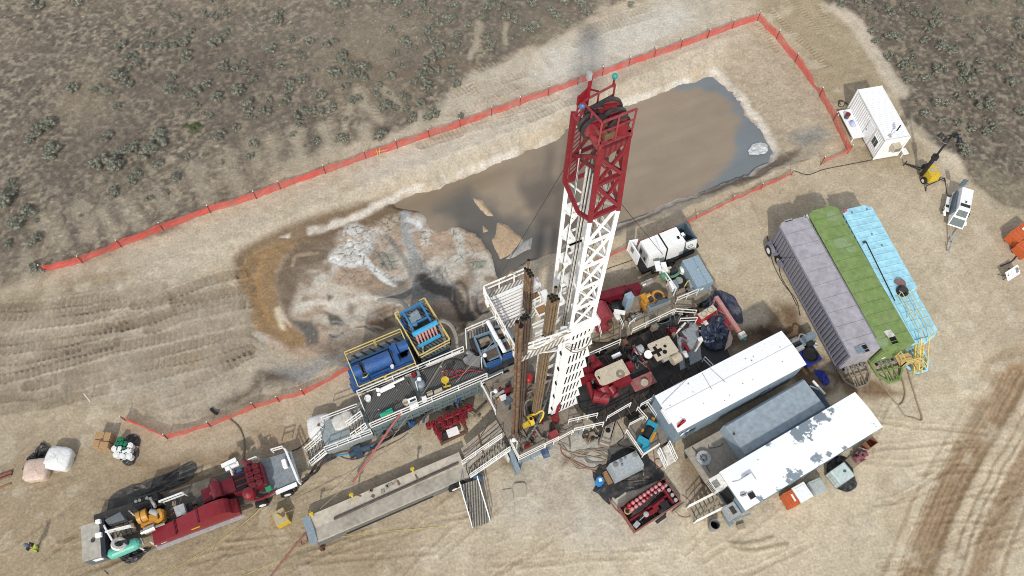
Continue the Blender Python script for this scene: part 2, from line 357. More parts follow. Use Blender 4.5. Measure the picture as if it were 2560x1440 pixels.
# right bank: gravelly
gr = blob([(1890,70),(1975,125),(2050,225),(2110,355),(1960,400),(1935,380),(1880,290),(1800,190),(1830,110)], gc(176, 160, 136), .9, .8)
blob([(1985,330),(2050,320),(2090,345),(2030,375)], gc(128, 132, 130), .6, .6, z=-.3)
blob([(1880,395),(2010,378),(1975,412),(1830,466),(1570,575),(1430,635),(1420,615),(1560,550),(1700,497),(1820,448)], gc(122, 105, 87), .85, .35, z=-.8)  # shade of the near bank painted as a darker soil strip
# haul road to the top right
blob([(1860,-40),(2060,-40),(2170,90),(2260,300),(2330,400),(2230,420),(2130,400),(2050,225),(1990,110),(1905,25)], gc(166, 150, 121), .95, 1.2)
# scrubland
sc_c = C.copy(); n3 = fbm(X, Y, .8, 61, 4); n4 = fbm(X, Y, 9, 65, 4)
sc_c[:] = gc(114, 104, 91)
n5 = fbm(X, Y, .33, 63, 3); t_ = sst(.50, .75, n5*.75+n3*.3)[..., None]; sc_c = sc_c*(1-t_)+gc(150, 139, 119)*t_; t_ = sst(.46, .25, n5)[..., None]; sc_c = sc_c*(1-t_)+gc(96, 88, 78)*t_
t_ = (sst(.4, .75, n4)*.6)[..., None]; sc_c = sc_c*(1-t_)+gc(136, 124, 104)*t_
t_ = (sst(.52, .75, fbm(X, Y, 5, 71, 4))*.5)[..., None]; sc_c = sc_c*(1-t_)+gc(100, 90, 82)*t_
right = sst(20, 40, X)[..., None]*.5; sc_c = sc_c*(1-right)+sc_c*.8*right
m_ = scr[..., None]; sc_c = sc_c*1.10; C = C*(1-m_)+sc_c*m_
blob([(440,60),(880,20),(1500,-10),(1500,60),(1000,140),(860,160),(600,120)], gc(132, 123, 108), .35, 4)
stroke([(850,125),(900,155),(1000,185),(1090,160),(1180,160)], .8, gc(128, 112, 94), .8)
for q in ([(1010,50),(1195,55),(1195,80),(1175,140),(1190,150)],): pass
for pts, wd in (([(1192,50),(1190,95),(1180,140)], .6), ([(1256,52),(1252,105)], .5), ([(890,220),(905,265),(940,300)], 1.0), ([(960,225),(985,245),(1000,268)], .7), ([(875,255),(862,330),(850,370)], .6),
    ([(908,320),(910,372)], 1.1), ([(490,415),(505,470),(520,510)], 1.6), ([(560,385),(575,440),(600,475)], 1.4), ([(620,360),(650,420)], 1.3), ([(390,470),(420,520)], 1.3), ([(310,500),(345,560)], 1.4), ([(190,520),(215,590)], 1.6), ([(110,560),(140,620)], 1.5), ([(250,530),(280,590)], 1.2), ([(680,350),(690,420)], 1.3), ([(740,330),(760,400)], 1.4), ([(815,320),(830,385)], 1.2), ([(60,640),(70,690)], 1.)):
    stroke(pts, wd, gc(176, 164, 141), .5 if pts[0][1] > 330 else .75, .8, warp=.9)
# pale rim along the right scrub
stroke([(2095,20),(2140,60),(2185,130),(2225,190),(2250,230)], 1.6, gc(204, 190, 168), .85, .5)
stroke([(2280,310),(2330,365),(2400,415)], 1.2, gc(196, 182, 158), .6, .6)
blob([(2360,380),(2400,390),(2402,425),(2375,430)], gc(206, 192, 168), .8, .5)
blob([(2440,400),(2520,440),(2600,470),(2600,560),(2500,520),(2430,470)], gc(150, 140, 114), .5, 1.5)
# mud delta
inside = sst(.25, -.25, dt)*(1-inw)
delta = C.copy(); delta[:] = gc(180, 157, 134)
for cc, sc0, sd0, lo, hi in (((196,188,174), 2.4, 81, .46, .66), ((150,132,112), 1.7, 85, .52, .70)):
    t_ = sst(lo, hi, fbm(X, Y, sc0, sd0, 4))[..., None]; delta = delta*(1-t_)+gc(*cc)*t_
m_ = inside[..., None]; C = C*(1-m_)+delta*m_
zz = -1.35
def crackle(x0, y0, cell):     # distance to the nearest cell border, drying cracks
    jx = lambda i, j: _TAB[(i*7+j*3) & 255, (j*5+i) & 255]; jy = lambda i, j: _TAB[(i*3+j*11+40) & 255, (j*7+i*2+90) & 255]
    x, y = x0/cell, y0/cell; xi, yi = np.floor(x).astype(int), np.floor(y).astype(int); f1 = np.full(x.shape, 9.); f2 = f1.copy()
    for di in (-1, 0, 1):
        for dj in (-1, 0, 1):
            i, j = xi+di, yi+dj; d = np.hypot(i+jx(i, j)-x, j+jy(i, j)-y); f2 = np.minimum(f2, np.maximum(f1, d)); f1 = np.minimum(f1, d)
    return (f2-f1)*cell
_j = slice(np.searchsorted(ay, 24), np.searchsorted(ay, 48)); _i = slice(np.searchsorted(ax, -32), np.searchsorted(ax, 12)); ck = np.full(X.shape, 9.)
ck[_j, _i] = np.minimum(crackle((X+nC*.5)[_j, _i], (Y+nD*.5)[_j, _i], .75), crackle((X+nD*.3)[_j, _i], (Y+nC*.3)[_j, _i], .38)+.05)
Zm = lambda l: [(600+x*.4885, 500+y*.4885) for x, y in l]
def zb_(l, col, amt=.9, soft=.28, warp=.45, tex=0.): return blob(Zm(l), col, amt, soft, z=zz, warp=warp, tex=tex)
def zs_(l, wd, col, amt=.85, soft=.4, warp=.4): return stroke(Zm(l), wd, col, amt, soft, z=zz, warp=warp)
zs_([(60,330),(200,255),(400,180),(560,130),(720,80),(850,40)], 2.4, gc(124, 104, 80), .95, .4)
zb_([(80,290),(180,255),(250,238),(330,245),(250,300),(205,400),(215,520),(230,620),(290,680),(360,740),(340,780),(270,790),(170,740),(80,690),(75,560),(20,470),(5,390)], gc(152, 124, 88), .95, .3)
zs_([(150,300),(110,420),(150,600),(250,720)], .6, gc(170, 134, 88), .6, .8); zs_([(60,400),(110,560),(140,680)], .5, gc(140, 108, 72), .5, .8)
zb_([(330,240),(480,200),(500,250),(440,330),(350,360),(310,450),(300,550),(270,640),(220,560),(205,430),(250,310)], gc(120, 104, 86), .92, .35)
zs_([(290,360),(310,310),(400,290)], .35, gc(170, 148, 122), .8)
cA = zb_([(510,170),(600,140),(680,180),(690,240),(650,300),(680,340),(860,400),(780,430),(700,380),(600,340),(480,320),(520,240)], gc(212, 210, 202), .85, .4, tex=.12)
cB = zb_([(690,260),(800,270),(810,350),(720,350)], gc(148, 148, 136), .85, .3); cC = zb_([(915,150),(985,150),(975,235),(925,235)], gc(208, 202, 188), .9, .3, tex=.1); cD = zb_([(1060,140),(1145,165),(1145,340),(1095,330),(1105,230)], gc(198, 197, 186), .85, .35, tex=.12); cE = zb_([(1160,320),(1255,310),(1255,350),(1180,365)], gc(146, 150, 136), .9, .25); cF = zb_([(700,130),(800,70),(830,100),(760,190)], gc(184, 172, 152), .7, .3, tex=.1)
zs_([(480,320),(560,345),(640,335),(690,360),(730,400),(790,425)], .55, gc(222, 223, 219), .95); zs_([(560,230),(620,290),(680,345)], .45, gc(222, 221, 215), .95); zs_([(690,200),(670,260),(650,300)], .3, gc(188, 190, 186), .8)
zs_([(760,190),(820,270),(870,350),(890,390)], .45, gc(140, 136, 128), .8); zs_([(840,80),(850,170),(880,260),(900,320),(940,360)], .9, gc(164, 165, 162), .95); zs_([(850,110),(900,130),(910,150)], .5, gc(216, 217, 214), .95); zs_([(870,170),(905,150)], .35, gc(190, 190, 186), .9)
zb_([(880,290),(930,300),(970,360),(1000,420),(1060,460),(1000,500),(900,470),(880,400)], gc(142, 141, 136), .9, .4)
zb_([(690,480),(830,440),(950,440),(1040,500),(900,515),(720,505)], gc(134, 132, 126), .85, .5); zb_([(770,410),(860,405),(830,435)], gc(96, 92, 88), .8, .25)
zb_([(330,470),(480,440),(640,480),(720,540),(640,620),(560,700),(420,650),(280,600),(290,540)], gc(206, 197, 180), .85, .6, tex=.2); zs_([(320,560),(420,540),(520,560),(600,520),(700,510),(830,530)], .5, gc(218, 210, 196), .8, .6)
zb_([(460,500),(495,515),(470,540)], gc(88, 82, 76), .9, .2); zb_([(440,590),(520,610),(560,660),(470,660)], gc(84, 78, 72), .9, .22); zb_([(555,540),(600,560),(590,610),(560,600)], gc(124, 110, 96), .8, .3); zb_([(650,640),(730,590),(800,620),(820,660),(720,705)], gc(100, 79, 60), .9, .3); zb_([(280,640),(370,640),(410,700),(410,760),(360,770),(330,720)], gc(108, 104, 98), .95, .22); zb_([(450,720),(490,715),(500,760),(470,770)], gc(120, 112, 102), .8, .25)
zb_([(190,580),(215,570),(265,650),(270,670),(235,640),(245,690),(215,690)], gc(214, 200, 172), .9, .2)
zb_([(380,770),(560,700),(700,700),(800,680),(840,560),(1000,530),(1110,600),(1120,700),(900,860),(500,860)], gc(132, 117, 101), .8, .6); zb_([(1020,560),(1090,570),(1110,640),(1080,650)], gc(142, 126, 110), .8, .3)
for k in range(16): x_, y_ = 400+random.random()*620, 600+random.random()*200; zs_([(x_, y_), (x_+40, y_+random.uniform(-22, 12)), (x_+90, y_+random.uniform(-20, 30))], .22, gc(*random.choice(((88,78,68), (176,166,150), (160,156,150)))), .7, .6, 1.)
zs_([(940,400),(1000,440),(1080,480),(1130,540),(1170,620)], 1.1, gc(88, 83, 78), .9); zb_([(1105,570),(1170,625),(1170,700),(1110,700)], gc(66, 54, 46), .85, .4); zs_([(1190,500),(1200,560),(1260,600)], .4, gc(58, 52, 48), .85); zb_([(1180,380),(1230,380),(1215,560),(1170,540)], gc(150, 146, 140), .6, .5)
zb_([(1240,450),(1330,380),(1440,340),(1440,480),(1280,560)], gc(146, 132, 118), .85, .5)
crk = np.clip(np.maximum.reduce([cA, cB, cC, cD, cE, cF, .55*inside*sst(.55, .65, fbm(X, Y, 3.2, 171, 3))*(X > -15)]), 0, 1); paint(sst(.075, .02, ck)*crk, gc(74, 66, 58), .75); H = H-sst(.10, .0, ck)*crk*.07+sst(.05, .3, ck)*crk*.05
isl = np.zeros(X.shape)
for pts, cc in (([(1178,490),(1205,498),(1232,530),(1234,543),(1215,540),(1190,510)], (188,164,134)), ([(1195,550),(1218,580),(1206,586)], (178,156,130)), ([(1240,556),(1262,560),(1300,585),(1308,596),(1290,615),(1270,640),(1255,650),(1238,630),(1226,600),(1232,590)], (184,158,128)), ([(1300,600),(1335,590),(1332,620),(1290,640),(1265,650)], (160,160,158))):
    d = sdf(X+nC*.6, Y+nD*.6, PA(pts, ZW)); isl = np.maximum(isl, sst(.15, -.45, d)); paint(sst(.1, -.2, d), gc(*cc), 1)
H = np.maximum(H, np.where(isl > 0, ZW-.12+isl*.3, -99))
# crust line at the water's edge
paint(sst(.55, .1, np.abs(dt-.25))*sst(.35, .55, fbm(X, Y, 2.2, 95, 3))*(Y > 36), gc(214, 206, 192), .85)
# brown-edged wet pits south of the delta
blob([(640,935),(700,930),(760,950),(720,960),(660,965),(600,1010),(560,1010),(620,975)], gc(70, 58, 48), .8, .5, z=-.5, tex=.3)
blob([(690,930),(780,910),(860,890),(860,910),(740,955)], gc(150, 154, 156), .7, .6, z=-.8, tex=.3)
blob([(480,1020),(640,990),(640,1005),(480,1050)], gc(120, 108, 92), .6, 1.)
# ---- ruts and crawler tracks
Hc = np.zeros(X.shape)
def track(pts, wd=.62, pitch=.36, amp=.045, col=None, amt=.35, z=0.):
    pl = smooth_pl(PA(pts, z)); x0, y0 = pl.min(0)-2; x1, y1 = pl.max(0)+2
    i0, i1 = np.searchsorted(ax, [x0, x1]); j0, j1 = np.searchsorted(ay, [y0, y1]); sl = (slice(j0, j1), slice(i0, i1))
    d, a = lined(X[sl]+nC[sl]*.25, Y[sl]+nD[sl]*.25, pl); fade = .55+.45*sst(.38, .6, fbm(X[sl], Y[sl], 4, 101+len(pts)))
    m = sst(wd/2+.08, wd/2-.06, d)*fade
    Hc[sl] += m*1.5*amp*(np.sin(a*math.tau/pitch))-m*.02+sst(.16, 0, np.abs(d-wd/2-.1))*.035*fade
    if col is not None:
        q = (m*amt*(.12+.88*sst(-.25, .35, np.sin(a*math.tau/pitch+1.6))))[..., None]; C[sl] = C[sl]*(1-q)+np.array(col)*q  # tints one flank of each cleat, painting its shade into the colour
T = lambda off, s, l: [(off[0]+x*s, off[1]+y*s) for x, y in l]
dk = gc(126, 108, 84); zf = .3359
for l in ([(0,925),(500,880),(900,820),(1250,760)], [(640,1110),(850,965),(1100,830),(1350,720),(1600,620),(1850,560)], [(0,1110),(500,1040),(900,985),(1300,900)], [(900,985),(1200,900),(1450,830),(1800,740)], [(1100,1010),(1400,900),(1850,800)],
          [(0,1390),(300,1310),(600,1230),(900,1140),(1200,1070),(1500,990),(1880,900)], [(500,1440),(850,1350),(1100,1280),(1400,1220),(1850,1080)], [(1400,1420),(1650,1290),(1850,1190)], [(0,1250),(300,1215),(600,1140)], [(1300,800),(1850,690)], [(0,1000),(400,960),(800,890)], [(0,860),(300,840),(800,770),(1200,690)], [(0,1170),(350,1130),(700,1060),(1100,930),(1500,800)], [(0,1320),(250,1270),(500,1200),(850,1120)], [(200,1440),(500,1360),(900,1250),(1300,1150),(1850,1010)], [(900,1420),(1200,1340),(1500,1260),(1850,1150)], [(1000,830),(1400,760),(1700,700)]):
    track(T((0, 480), zf, l), .95, .44, .06, dk, .6)
for l in ([(0,110),(300,80),(560,40)], [(0,200),(400,140),(700,60),(900,0)], [(880,170),(1250,60),(1500,10)], [(1250,150),(1500,70)]):
    track(T((0, 960), zf, l), .8, .37, .04, dk, .3)
for l in ([(690,80),(850,260),(1000,390),(1090,500)], [(850,0),(960,140),(1040,260)], [(985,0),(1060,100),(1130,190)], [(540,150),(650,250),(720,360)]):
    track(T((1700, 0), zf, l), .7, .35, .035, gc(150, 130, 98), .4)
for l in ([(1010,530),(1130,470),(1280,410)], [(950,620),(1050,700),(1180,690)], [(760,840),(900,830),(1050,770),(1300,640)], [(850,700),(1000,640),(1200,600),(1400,540)], [(1420,880),(1650,780),(1900,690)], [(700,1010),(900,960),(1200,900),(1500,800)], [(1800,220),(2000,150),(2300,60)], [(1750,330),(2000,200),(2350,110)], [(600,1080),(900,980)], [(1000,900),(1300,820),(1600,720)]):
    track(T((850, 0), zf, l), .9, .40, .045, gc(152, 136, 112), .35)
for i in range(13):     # dozer passes running down to the fence
    x0 = 120+i*70+random.uniform(-30, 30); y0 = 640-(x0-100)*.40; track([(x0-28+random.uniform(-8, 8), y0-75-random.uniform(0, 30)), (x0-10+random.uniform(-14, 14), y0-40), (x0+random.uniform(-8, 8), y0)], random.uniform(.7, 1.5), .45, .02, gc(168, 155, 132), .40)
for i in range(46):     # faint wheel marks over the pad
    x0, y0 = random.uniform(1250, 2560), random.uniform(1000, 1440)
    if x0 < 1750 and y0 < 1330: continue
    a = random.gauss(-.35, .35); l = random.uniform(120, 420)
    track([(x0-math.cos(a)*l/2, y0-math.sin(a)*l/2), (x0+random.uniform(-15, 15), y0+random.uniform(-12, 12)), (x0+math.cos(a)*l/2, y0+math.sin(a)*l/2)], .35, .2, .012, gc(150, 128, 98), .3)
for i in range(30):
    x0, y0 = random.uniform(1850, 2540), random.uniform(480, 1000)
    if x0 < 2360 and y0 > 500: continue
    track([(x0-60, y0-110), (x0+random.uniform(-12, 12), y0), (x0+50, y0+120)], .35, .2, .012, gc(150, 128, 98), .3)
for i in range(40):
    x0, y0 = random.uniform(-20, 1250), random.uniform(1140, 1440); a = random.gauss(-.5, .25); l = random.uniform(100, 400)
    track([(x0-math.cos(a)*l/2, y0-math.sin(a)*l/2), (x0+random.uniform(-12, 12), y0), (x0+math.cos(a)*l/2, y0+math.sin(a)*l/2)], .35, .2, .012, gc(146, 122, 92), .3)
for pts, wd, am in (([(2545,930),(2470,1060),(2400,1180),(2330,1330),(2280,1460)], 1.9, .8), ([(2480,930),(2420,1060),(2350,1250),(2310,1330)], .9, .5), ([(2600,1130),(2530,1270),(2480,1380),(2440,1460)], 1.6, .6), ([(2580,880),(2520,960),(2440,1010)], .8, .45), ([(2420,960),(2480,900),(2560,870)], .7, .4)):
    m = stroke(pts, wd, gc(146, 116, 82), am, .7, warp=.7); Hc -= m*.05
for k in range(34):
    o = random.gauss(0, 34); w = random.uniform(.12, .4); q = [(2545+o, 930), (2470+o, 1060), (2400+o, 1180), (2330+o, 1330), (2280+o, 1460)]
    if k % 3 == 2: q = [(x+150, y) for x, y in q]
    Hc -= .02*stroke(q, w, gc(*random.choice(((132,104,72), (138,112,80), (196,176,146)))), random.uniform(.25, .6), .6, warp=.35)
stroke([(2330,560),(2390,700),(2430,860),(2400,1000),(2250,1160),(2000,1300),(1700,1420)], 3.0, gc(206, 190, 162), .45, .9)
for pts, wd in (([(1820,1365),(1880,1355),(1930,1340)], .3), ([(1830,1375),(1900,1372),(1960,1360)], .3)): Hc += stroke(pts, wd, gc(150, 128, 100), .4)*.08
# spills, wet ground, and a house shadow painted as dark ground
blob([(1930,760),(1985,770),(2030,850),(2030,900),(1960,860),(1900,830)], gc(110, 82, 54), .85, .6, tex=.25)
blob([(1770,860),(1900,800),(2020,850),(2040,930),(1990,930),(1900,870)], gc(70, 56, 42), .9, .5)  # shadow behind the plain white house, painted into the ground colour
blob([(1960,870),(2060,900),(2120,950),(2050,1010),(1980,940)], gc(96, 74, 52), .85, .5)
blob([(2100,940),(2200,955),(2250,990),(2180,1000),(2110,985)], gc(118, 90, 62), .85, .5, tex=.3)
blob([(1395,1130),(1412,1128),(1405,1150),(1385,1162)], gc(110, 100, 86), .8, .3)
blob([(1380,1177),(1394,1176),(1392,1190),(1380,1188)], gc(110, 100, 86), .8, .2)
blob([(1235,1130),(1290,1130),(1270,1165),(1245,1160)], gc(118, 98, 76), .7, .4)
blob([(1170,900),(1250,890),(1240,1000),(1150,1060),(1090,1010)], gc(70, 62, 52), .6, .6)
blob([(330,1150),(385,1150),(370,1170),(325,1165)], gc(148, 120, 86), .7, .3)
blob([(380,1160),(560,1130),(640,1120),(560,1190),(420,1260),(280,1260)], gc(140, 116, 86), .6, .7)
blob([(1680,1130),(1760,1110),(1800,1200),(1760,1270),(1720,1250)], gc(120, 96, 70), .6, .7, tex=.2)
blob([(640,1080),(720,1040),(790,1060),(780,1100),(650,1150)], gc(160, 134, 104), .6, .8)
blob([(1500,690),(1640,680),(1740,740),(1800,800),(1400,900)], gc(150, 130, 104), .5, .8)
# roughness of the soil
rough = .035*fine+.03*(fbm(X, Y, .3, 111, 2)-.5)
rough = rough+bank*(.22*(fbm(X*1.0+Y*.35, Y*.35, 1.2, 121, 4)-.5)+.12*med)+gr*(.12*(fbm(X, Y, .5, 127, 3)-.5)+.10*nC)
rough = rough+scr*(.05*(n3-.5)+.06*(n5-.5)+.20*med)+inside*.10*fine
H = H+Hc+rough*(far <= 0)
wx_ = X+nA*5; wy_ = Y+nB*5
scf = fbm(wx_*.9+wy_*.45, wy_*2.6-wx_*1.3, 1.1, 181, 3)-.5; scf2 = fbm(wx_*2.4+wy_*1.4, wy_*.8-wx_*.5, 1.3, 187, 3)-.5; pad = (1-scr)*(1-inside)*(1-inw)*sst(.5, .0, tt)
C = C*(1+pad[..., None]*(.20*scf+.15*scf2)[..., None]); H = H+pad*(.03*scf+.02*scf2)
st_ = sst(.60, .72, fbm(X, Y, 2.6, 193, 5)); paint(st_*pad, gc(166, 146, 116), .30); st_ = sst(.62, .72, fbm(X, Y, 1.9, 197, 5)); paint(st_*pad, gc(214, 202, 178), .32)
# pebbles and clods
peb = vn(X, Y, .22, 131); pm = sst(.86, .93, peb)*(1-inw)
H = H+pm*.05*(.3+.7*(scr+bank+gr).clip(0, 1)); paint(pm*(.15+.45*sst(.5, .7, fbm(X, Y, 6, 141))), gc(206, 196, 178), .7)
C = np.clip(C*(1+.26*fine[..., None]+.12*med[..., None]), .01, .95); _l = (C@np.array([.3, .6, .1]))[..., None]; C = C*.92+_l*.08; left = (sst(10, -30, X)*(1-scr)*(Y < 34))[..., None]; C = C*(1-.07*left)
_gi = lambda a, v: np.clip(np.searchsorted(a, v), 1, len(a)-1)
def terr(x, y): return float(H[_gi(ay, y), _gi(ax, x)])
def G(px, py, dz=0.):     # ground point seen at a pixel
    p = P(px, py, 0); h = terr(p.x, p.y)
    for _ in range(4): p = P(px, py, h); h = terr(p.x, p.y)
    return Vector((p.x, p.y, h+dz))
def grid_obj(name, X, Y, Z, C, m, keep=None):
    ny, nx = X.shape; me = bpy.data.meshes.new(name)
    q = np.arange(ny*nx).reshape(ny, nx); f = np.stack([q[:-1, :-1], q[:-1, 1:], q[1:, 1:], q[1:, :-1]], -1).reshape(-1, 4)
    if keep is not None: f = f[keep.reshape(-1)]
    me.vertices.add(nx*ny); me.vertices.foreach_set('co', np.stack([X, Y, Z], -1).astype(np.float32).ravel())
    me.loops.add(f.size); me.loops.foreach_set('vertex_index', f.astype(np.int32).ravel())
    me.polygons.add(len(f)); me.polygons.foreach_set('loop_start', np.arange(0, f.size, 4, dtype=np.int32)); me.polygons.foreach_set('loop_total', np.full(len(f), 4, np.int32))
    at = me.color_attributes.new('soil', 'FLOAT_COLOR', 'POINT'); at.data.foreach_set('color', np.concatenate([C, np.ones(C.shape[:2]+(1,))], -1).astype(np.float32).ravel())
    me.polygons.foreach_set('use_smooth', np.ones(len(f), bool)); me.update(); me.validate(); me.materials.append(m)
    o = bpy.data.objects.new(name, me); COL.objects.link(o); o['kind'] = 'structure'; return o
def soil_mat(key, rough, bump, spec, var):
    m = bpy.data.materials.new(key); m.use_nodes = True; t = m.node_tree; n = t.nodes; L = t.links; b = n['Principled BSDF']
    b.inputs['Roughness'].default_value = rough; b.inputs['Specular IOR Level'].default_value = spec
    a = n.new('ShaderNodeAttribute'); a.attribute_name = 'soil'; tc = n.new('ShaderNodeTexCoord')
    n1 = n.new('ShaderNodeTexNoise'); n1.inputs['Scale'].default_value = 5; n1.inputs['Detail'].default_value = 8; n1.inputs['Roughness'].default_value = .75; L.new(tc.outputs['Object'], n1.inputs['Vector'])
    r = n.new('ShaderNodeMapRange'); r.inputs[1].default_value = .25; r.inputs[2].default_value = .75; r.inputs[3].default_value = 1-var; r.inputs[4].default_value = 1+var; L.new(n1.outputs['Fac'], r.inputs[0])
    mx = n.new('ShaderNodeMixRGB'); mx.blend_type = 'MULTIPLY'; mx.inputs[0].default_value = 1; L.new(a.outputs['Color'], mx.inputs[1]); L.new(r.outputs[0], mx.inputs[2]); L.new(mx.outputs[0], b.inputs['Base Color'])
    if bump:
        bp = n.new('ShaderNodeBump'); bp.inputs['Strength'].default_value = bump; bp.inputs['Distance'].default_value = .08; L.new(n1.outputs['Fac'], bp.inputs['Height']); L.new(bp.outputs[0], b.inputs['Normal'])
    return m
ground = grid_obj('ground', X, Y, H, C, soil_mat('soil', .95, .6, .1, .42))
# ---- the pit water
wx = np.arange(RIM[:, 0].min()-1, RIM[:, 0].max()+1, .3); wy = np.arange(RIM[:, 1].min()-1, RIM[:, 1].max()+1, .3); WX, WY = np.meshgrid(wx, wy)
wd = sdf(WX, WY, TOE); wn = fbm(WX, WY, 5, 151)-.5; wn2 = fbm(WX, WY, 1.5, 155)-.5
WC = np.empty(WX.shape+(3,)); WC[:] = gc(153, 138, 119)
def wblob(pts, col, soft, amt):
    global WC
    m = (sst(soft, -soft, sdf(WX+wn*3+wn2*1.5, WY+wn*2+wn2*1.5, PA(pts, ZW)))*amt)[..., None]; WC = WC*(1-m)+gc(*col)*m
wblob([(1640,190),(1790,150),(1850,215),(1920,290),(1980,390),(1940,430),(1720,512),(1760,470),(1815,420),(1840,370),(1825,310),(1790,255),(1740,218),(1680,225)], (124,131,134), .55, 1.)
wblob([(900,540),(1010,490),(1200,420),(1300,420),(1180,500),(1050,540)], (134,118,97), 1.5, .8)
wblob([(1080,520),(1180,460),(1260,520),(1340,560),(1400,600),(1330,660),(1230,720),(1180,640),(1150,580)], (102,99,94), 1.3, .95)
wblob([(1160,560),(1220,600),(1240,700),(1200,760),(1190,640)], (84,82,79), .6, .95)
wblob([(1300,360),(1420,310),(1420,380),(1370,420)], (130,120,106), 1.5, .5)  # shadow of mast and racking board painted into the water colour
wst = fbm(WX*.5+WY*.25, WY*1.9-WX*.9, 1.6, 211, 4)-.5; WC = np.clip(WC*(1+.10*wn[..., None]+.08*wn2[..., None]+.22*wst[..., None]), .01, 1)
kp = (sdf(WX, WY, RIM) < 0); kp = kp[:-1, :-1] & kp[1:, 1:] & kp[:-1, 1:] & kp[1:, :-1]
wm = soil_mat('muddy_water', .22, .03, .4, .06)
grid_obj('pit_water', WX, WY, np.full(WX.shape, ZW-.04), WC, wm, kp)
# ------------------------------------------------------------------ sagebrush: every bush its own object
def leaf_mat(key, c1, c2):
    m = bpy.data.materials.new(key); m.use_nodes = True; t = m.node_tree; n = t.nodes; L = t.links; b = n['Principled BSDF']; b.inputs['Roughness'].default_value = .8; b.inputs['Specular IOR Level'].default_value = .15
    tc = n.new('ShaderNodeTexCoord'); q = n.new('ShaderNodeTexNoise'); q.inputs['Scale'].default_value = 4.5; q.inputs['Detail'].default_value = 6; L.new(tc.outputs['Object'], q.inputs['Vector'])
    r = n.new('ShaderNodeValToRGB'); r.color_ramp.elements[0].position = .38; r.color_ramp.elements[1].position = .64; r.color_ramp.elements[0].color = (*c1, 1); r.color_ramp.elements[1].color = (*c2, 1); L.new(q.outputs['Fac'], r.inputs[0]); L.new(r.outputs[0], b.inputs['Base Color']); return m
SAGE = leaf_mat('sage_leaves', (.135, .14, .108), (.34, .34, .27)); GREENB = leaf_mat('green_leaves', (.07, .09, .04), (.16, .19, .08))
def bush_mesh(name, seed, n_l, flat, m):
    r = random.Random(seed); b = MB(); lobes = []
    for i in range(n_l):
        a = r.uniform(0, math.tau); q = math.sqrt(r.random())*.52; lobes.append((q*math.cos(a)*(1+flat), q*math.sin(a), .13+.30*(1-q*q*2.4)*r.uniform(.6, 1.1), r.uniform(.10, .18)))
    for x, y, z, s in lobes:
        for k in range(52):
            d = Vector((r.gauss(0, 1), r.gauss(0, 1), r.gauss(.35, .8))).normalized(); c = Vector((x, y, z))+d*s*r.uniform(.55, 1.12)
            if c.z < .01: continue
            u = d.cross(Vector((r.gauss(0, 1), r.gauss(0, 1), r.gauss(0, 1)))).normalized(); v = (d+u*r.uniform(-.4, .4)).cross(u).normalized(); w_ = r.uniform(.022, .042); l = w_*r.uniform(1.2, 2.2)
            b.add([c-u*w_-v*l*.4, c+u*w_-v*l*.4, c+d*.03+v*l+u*w_*.3, c+d*.03+v*l-u*w_*.5], [(0, 1, 2, 3)])
        b.tube([(x*.3, y*.3, -.03), (x*.7, y*.7, z*.6), (x, y, z)], .014, 4)
    o = b(name, m); me = o.data; o.location = (0, 0, 0); return o
_bp = []
for i in range(6):
    o = bush_mesh('sagebrush', 100+i, 13+i*2, [0, .1, .25, .5, .15, .35][i], SAGE); _bp.append(o)
_used = set()
def bush(px, py, d, label, group, k=None, name=None):
    k = random.randrange(6) if k is None else k; p = G(px, py)
    o = _bp[k] if k not in _used else _bp[k].copy()
    if k in _used: COL.objects.link(o)
    _used.add(k); h_ = random.uniform(.8, 1.15)
    o.location = p; o.rotation_euler = (0, 0, random.uniform(0, 6.28)); o.scale = (d*random.uniform(.9, 1.15), d, d*h_); o['label'] = label; o['category'] = 'sagebrush'; o['group'] = group; return o
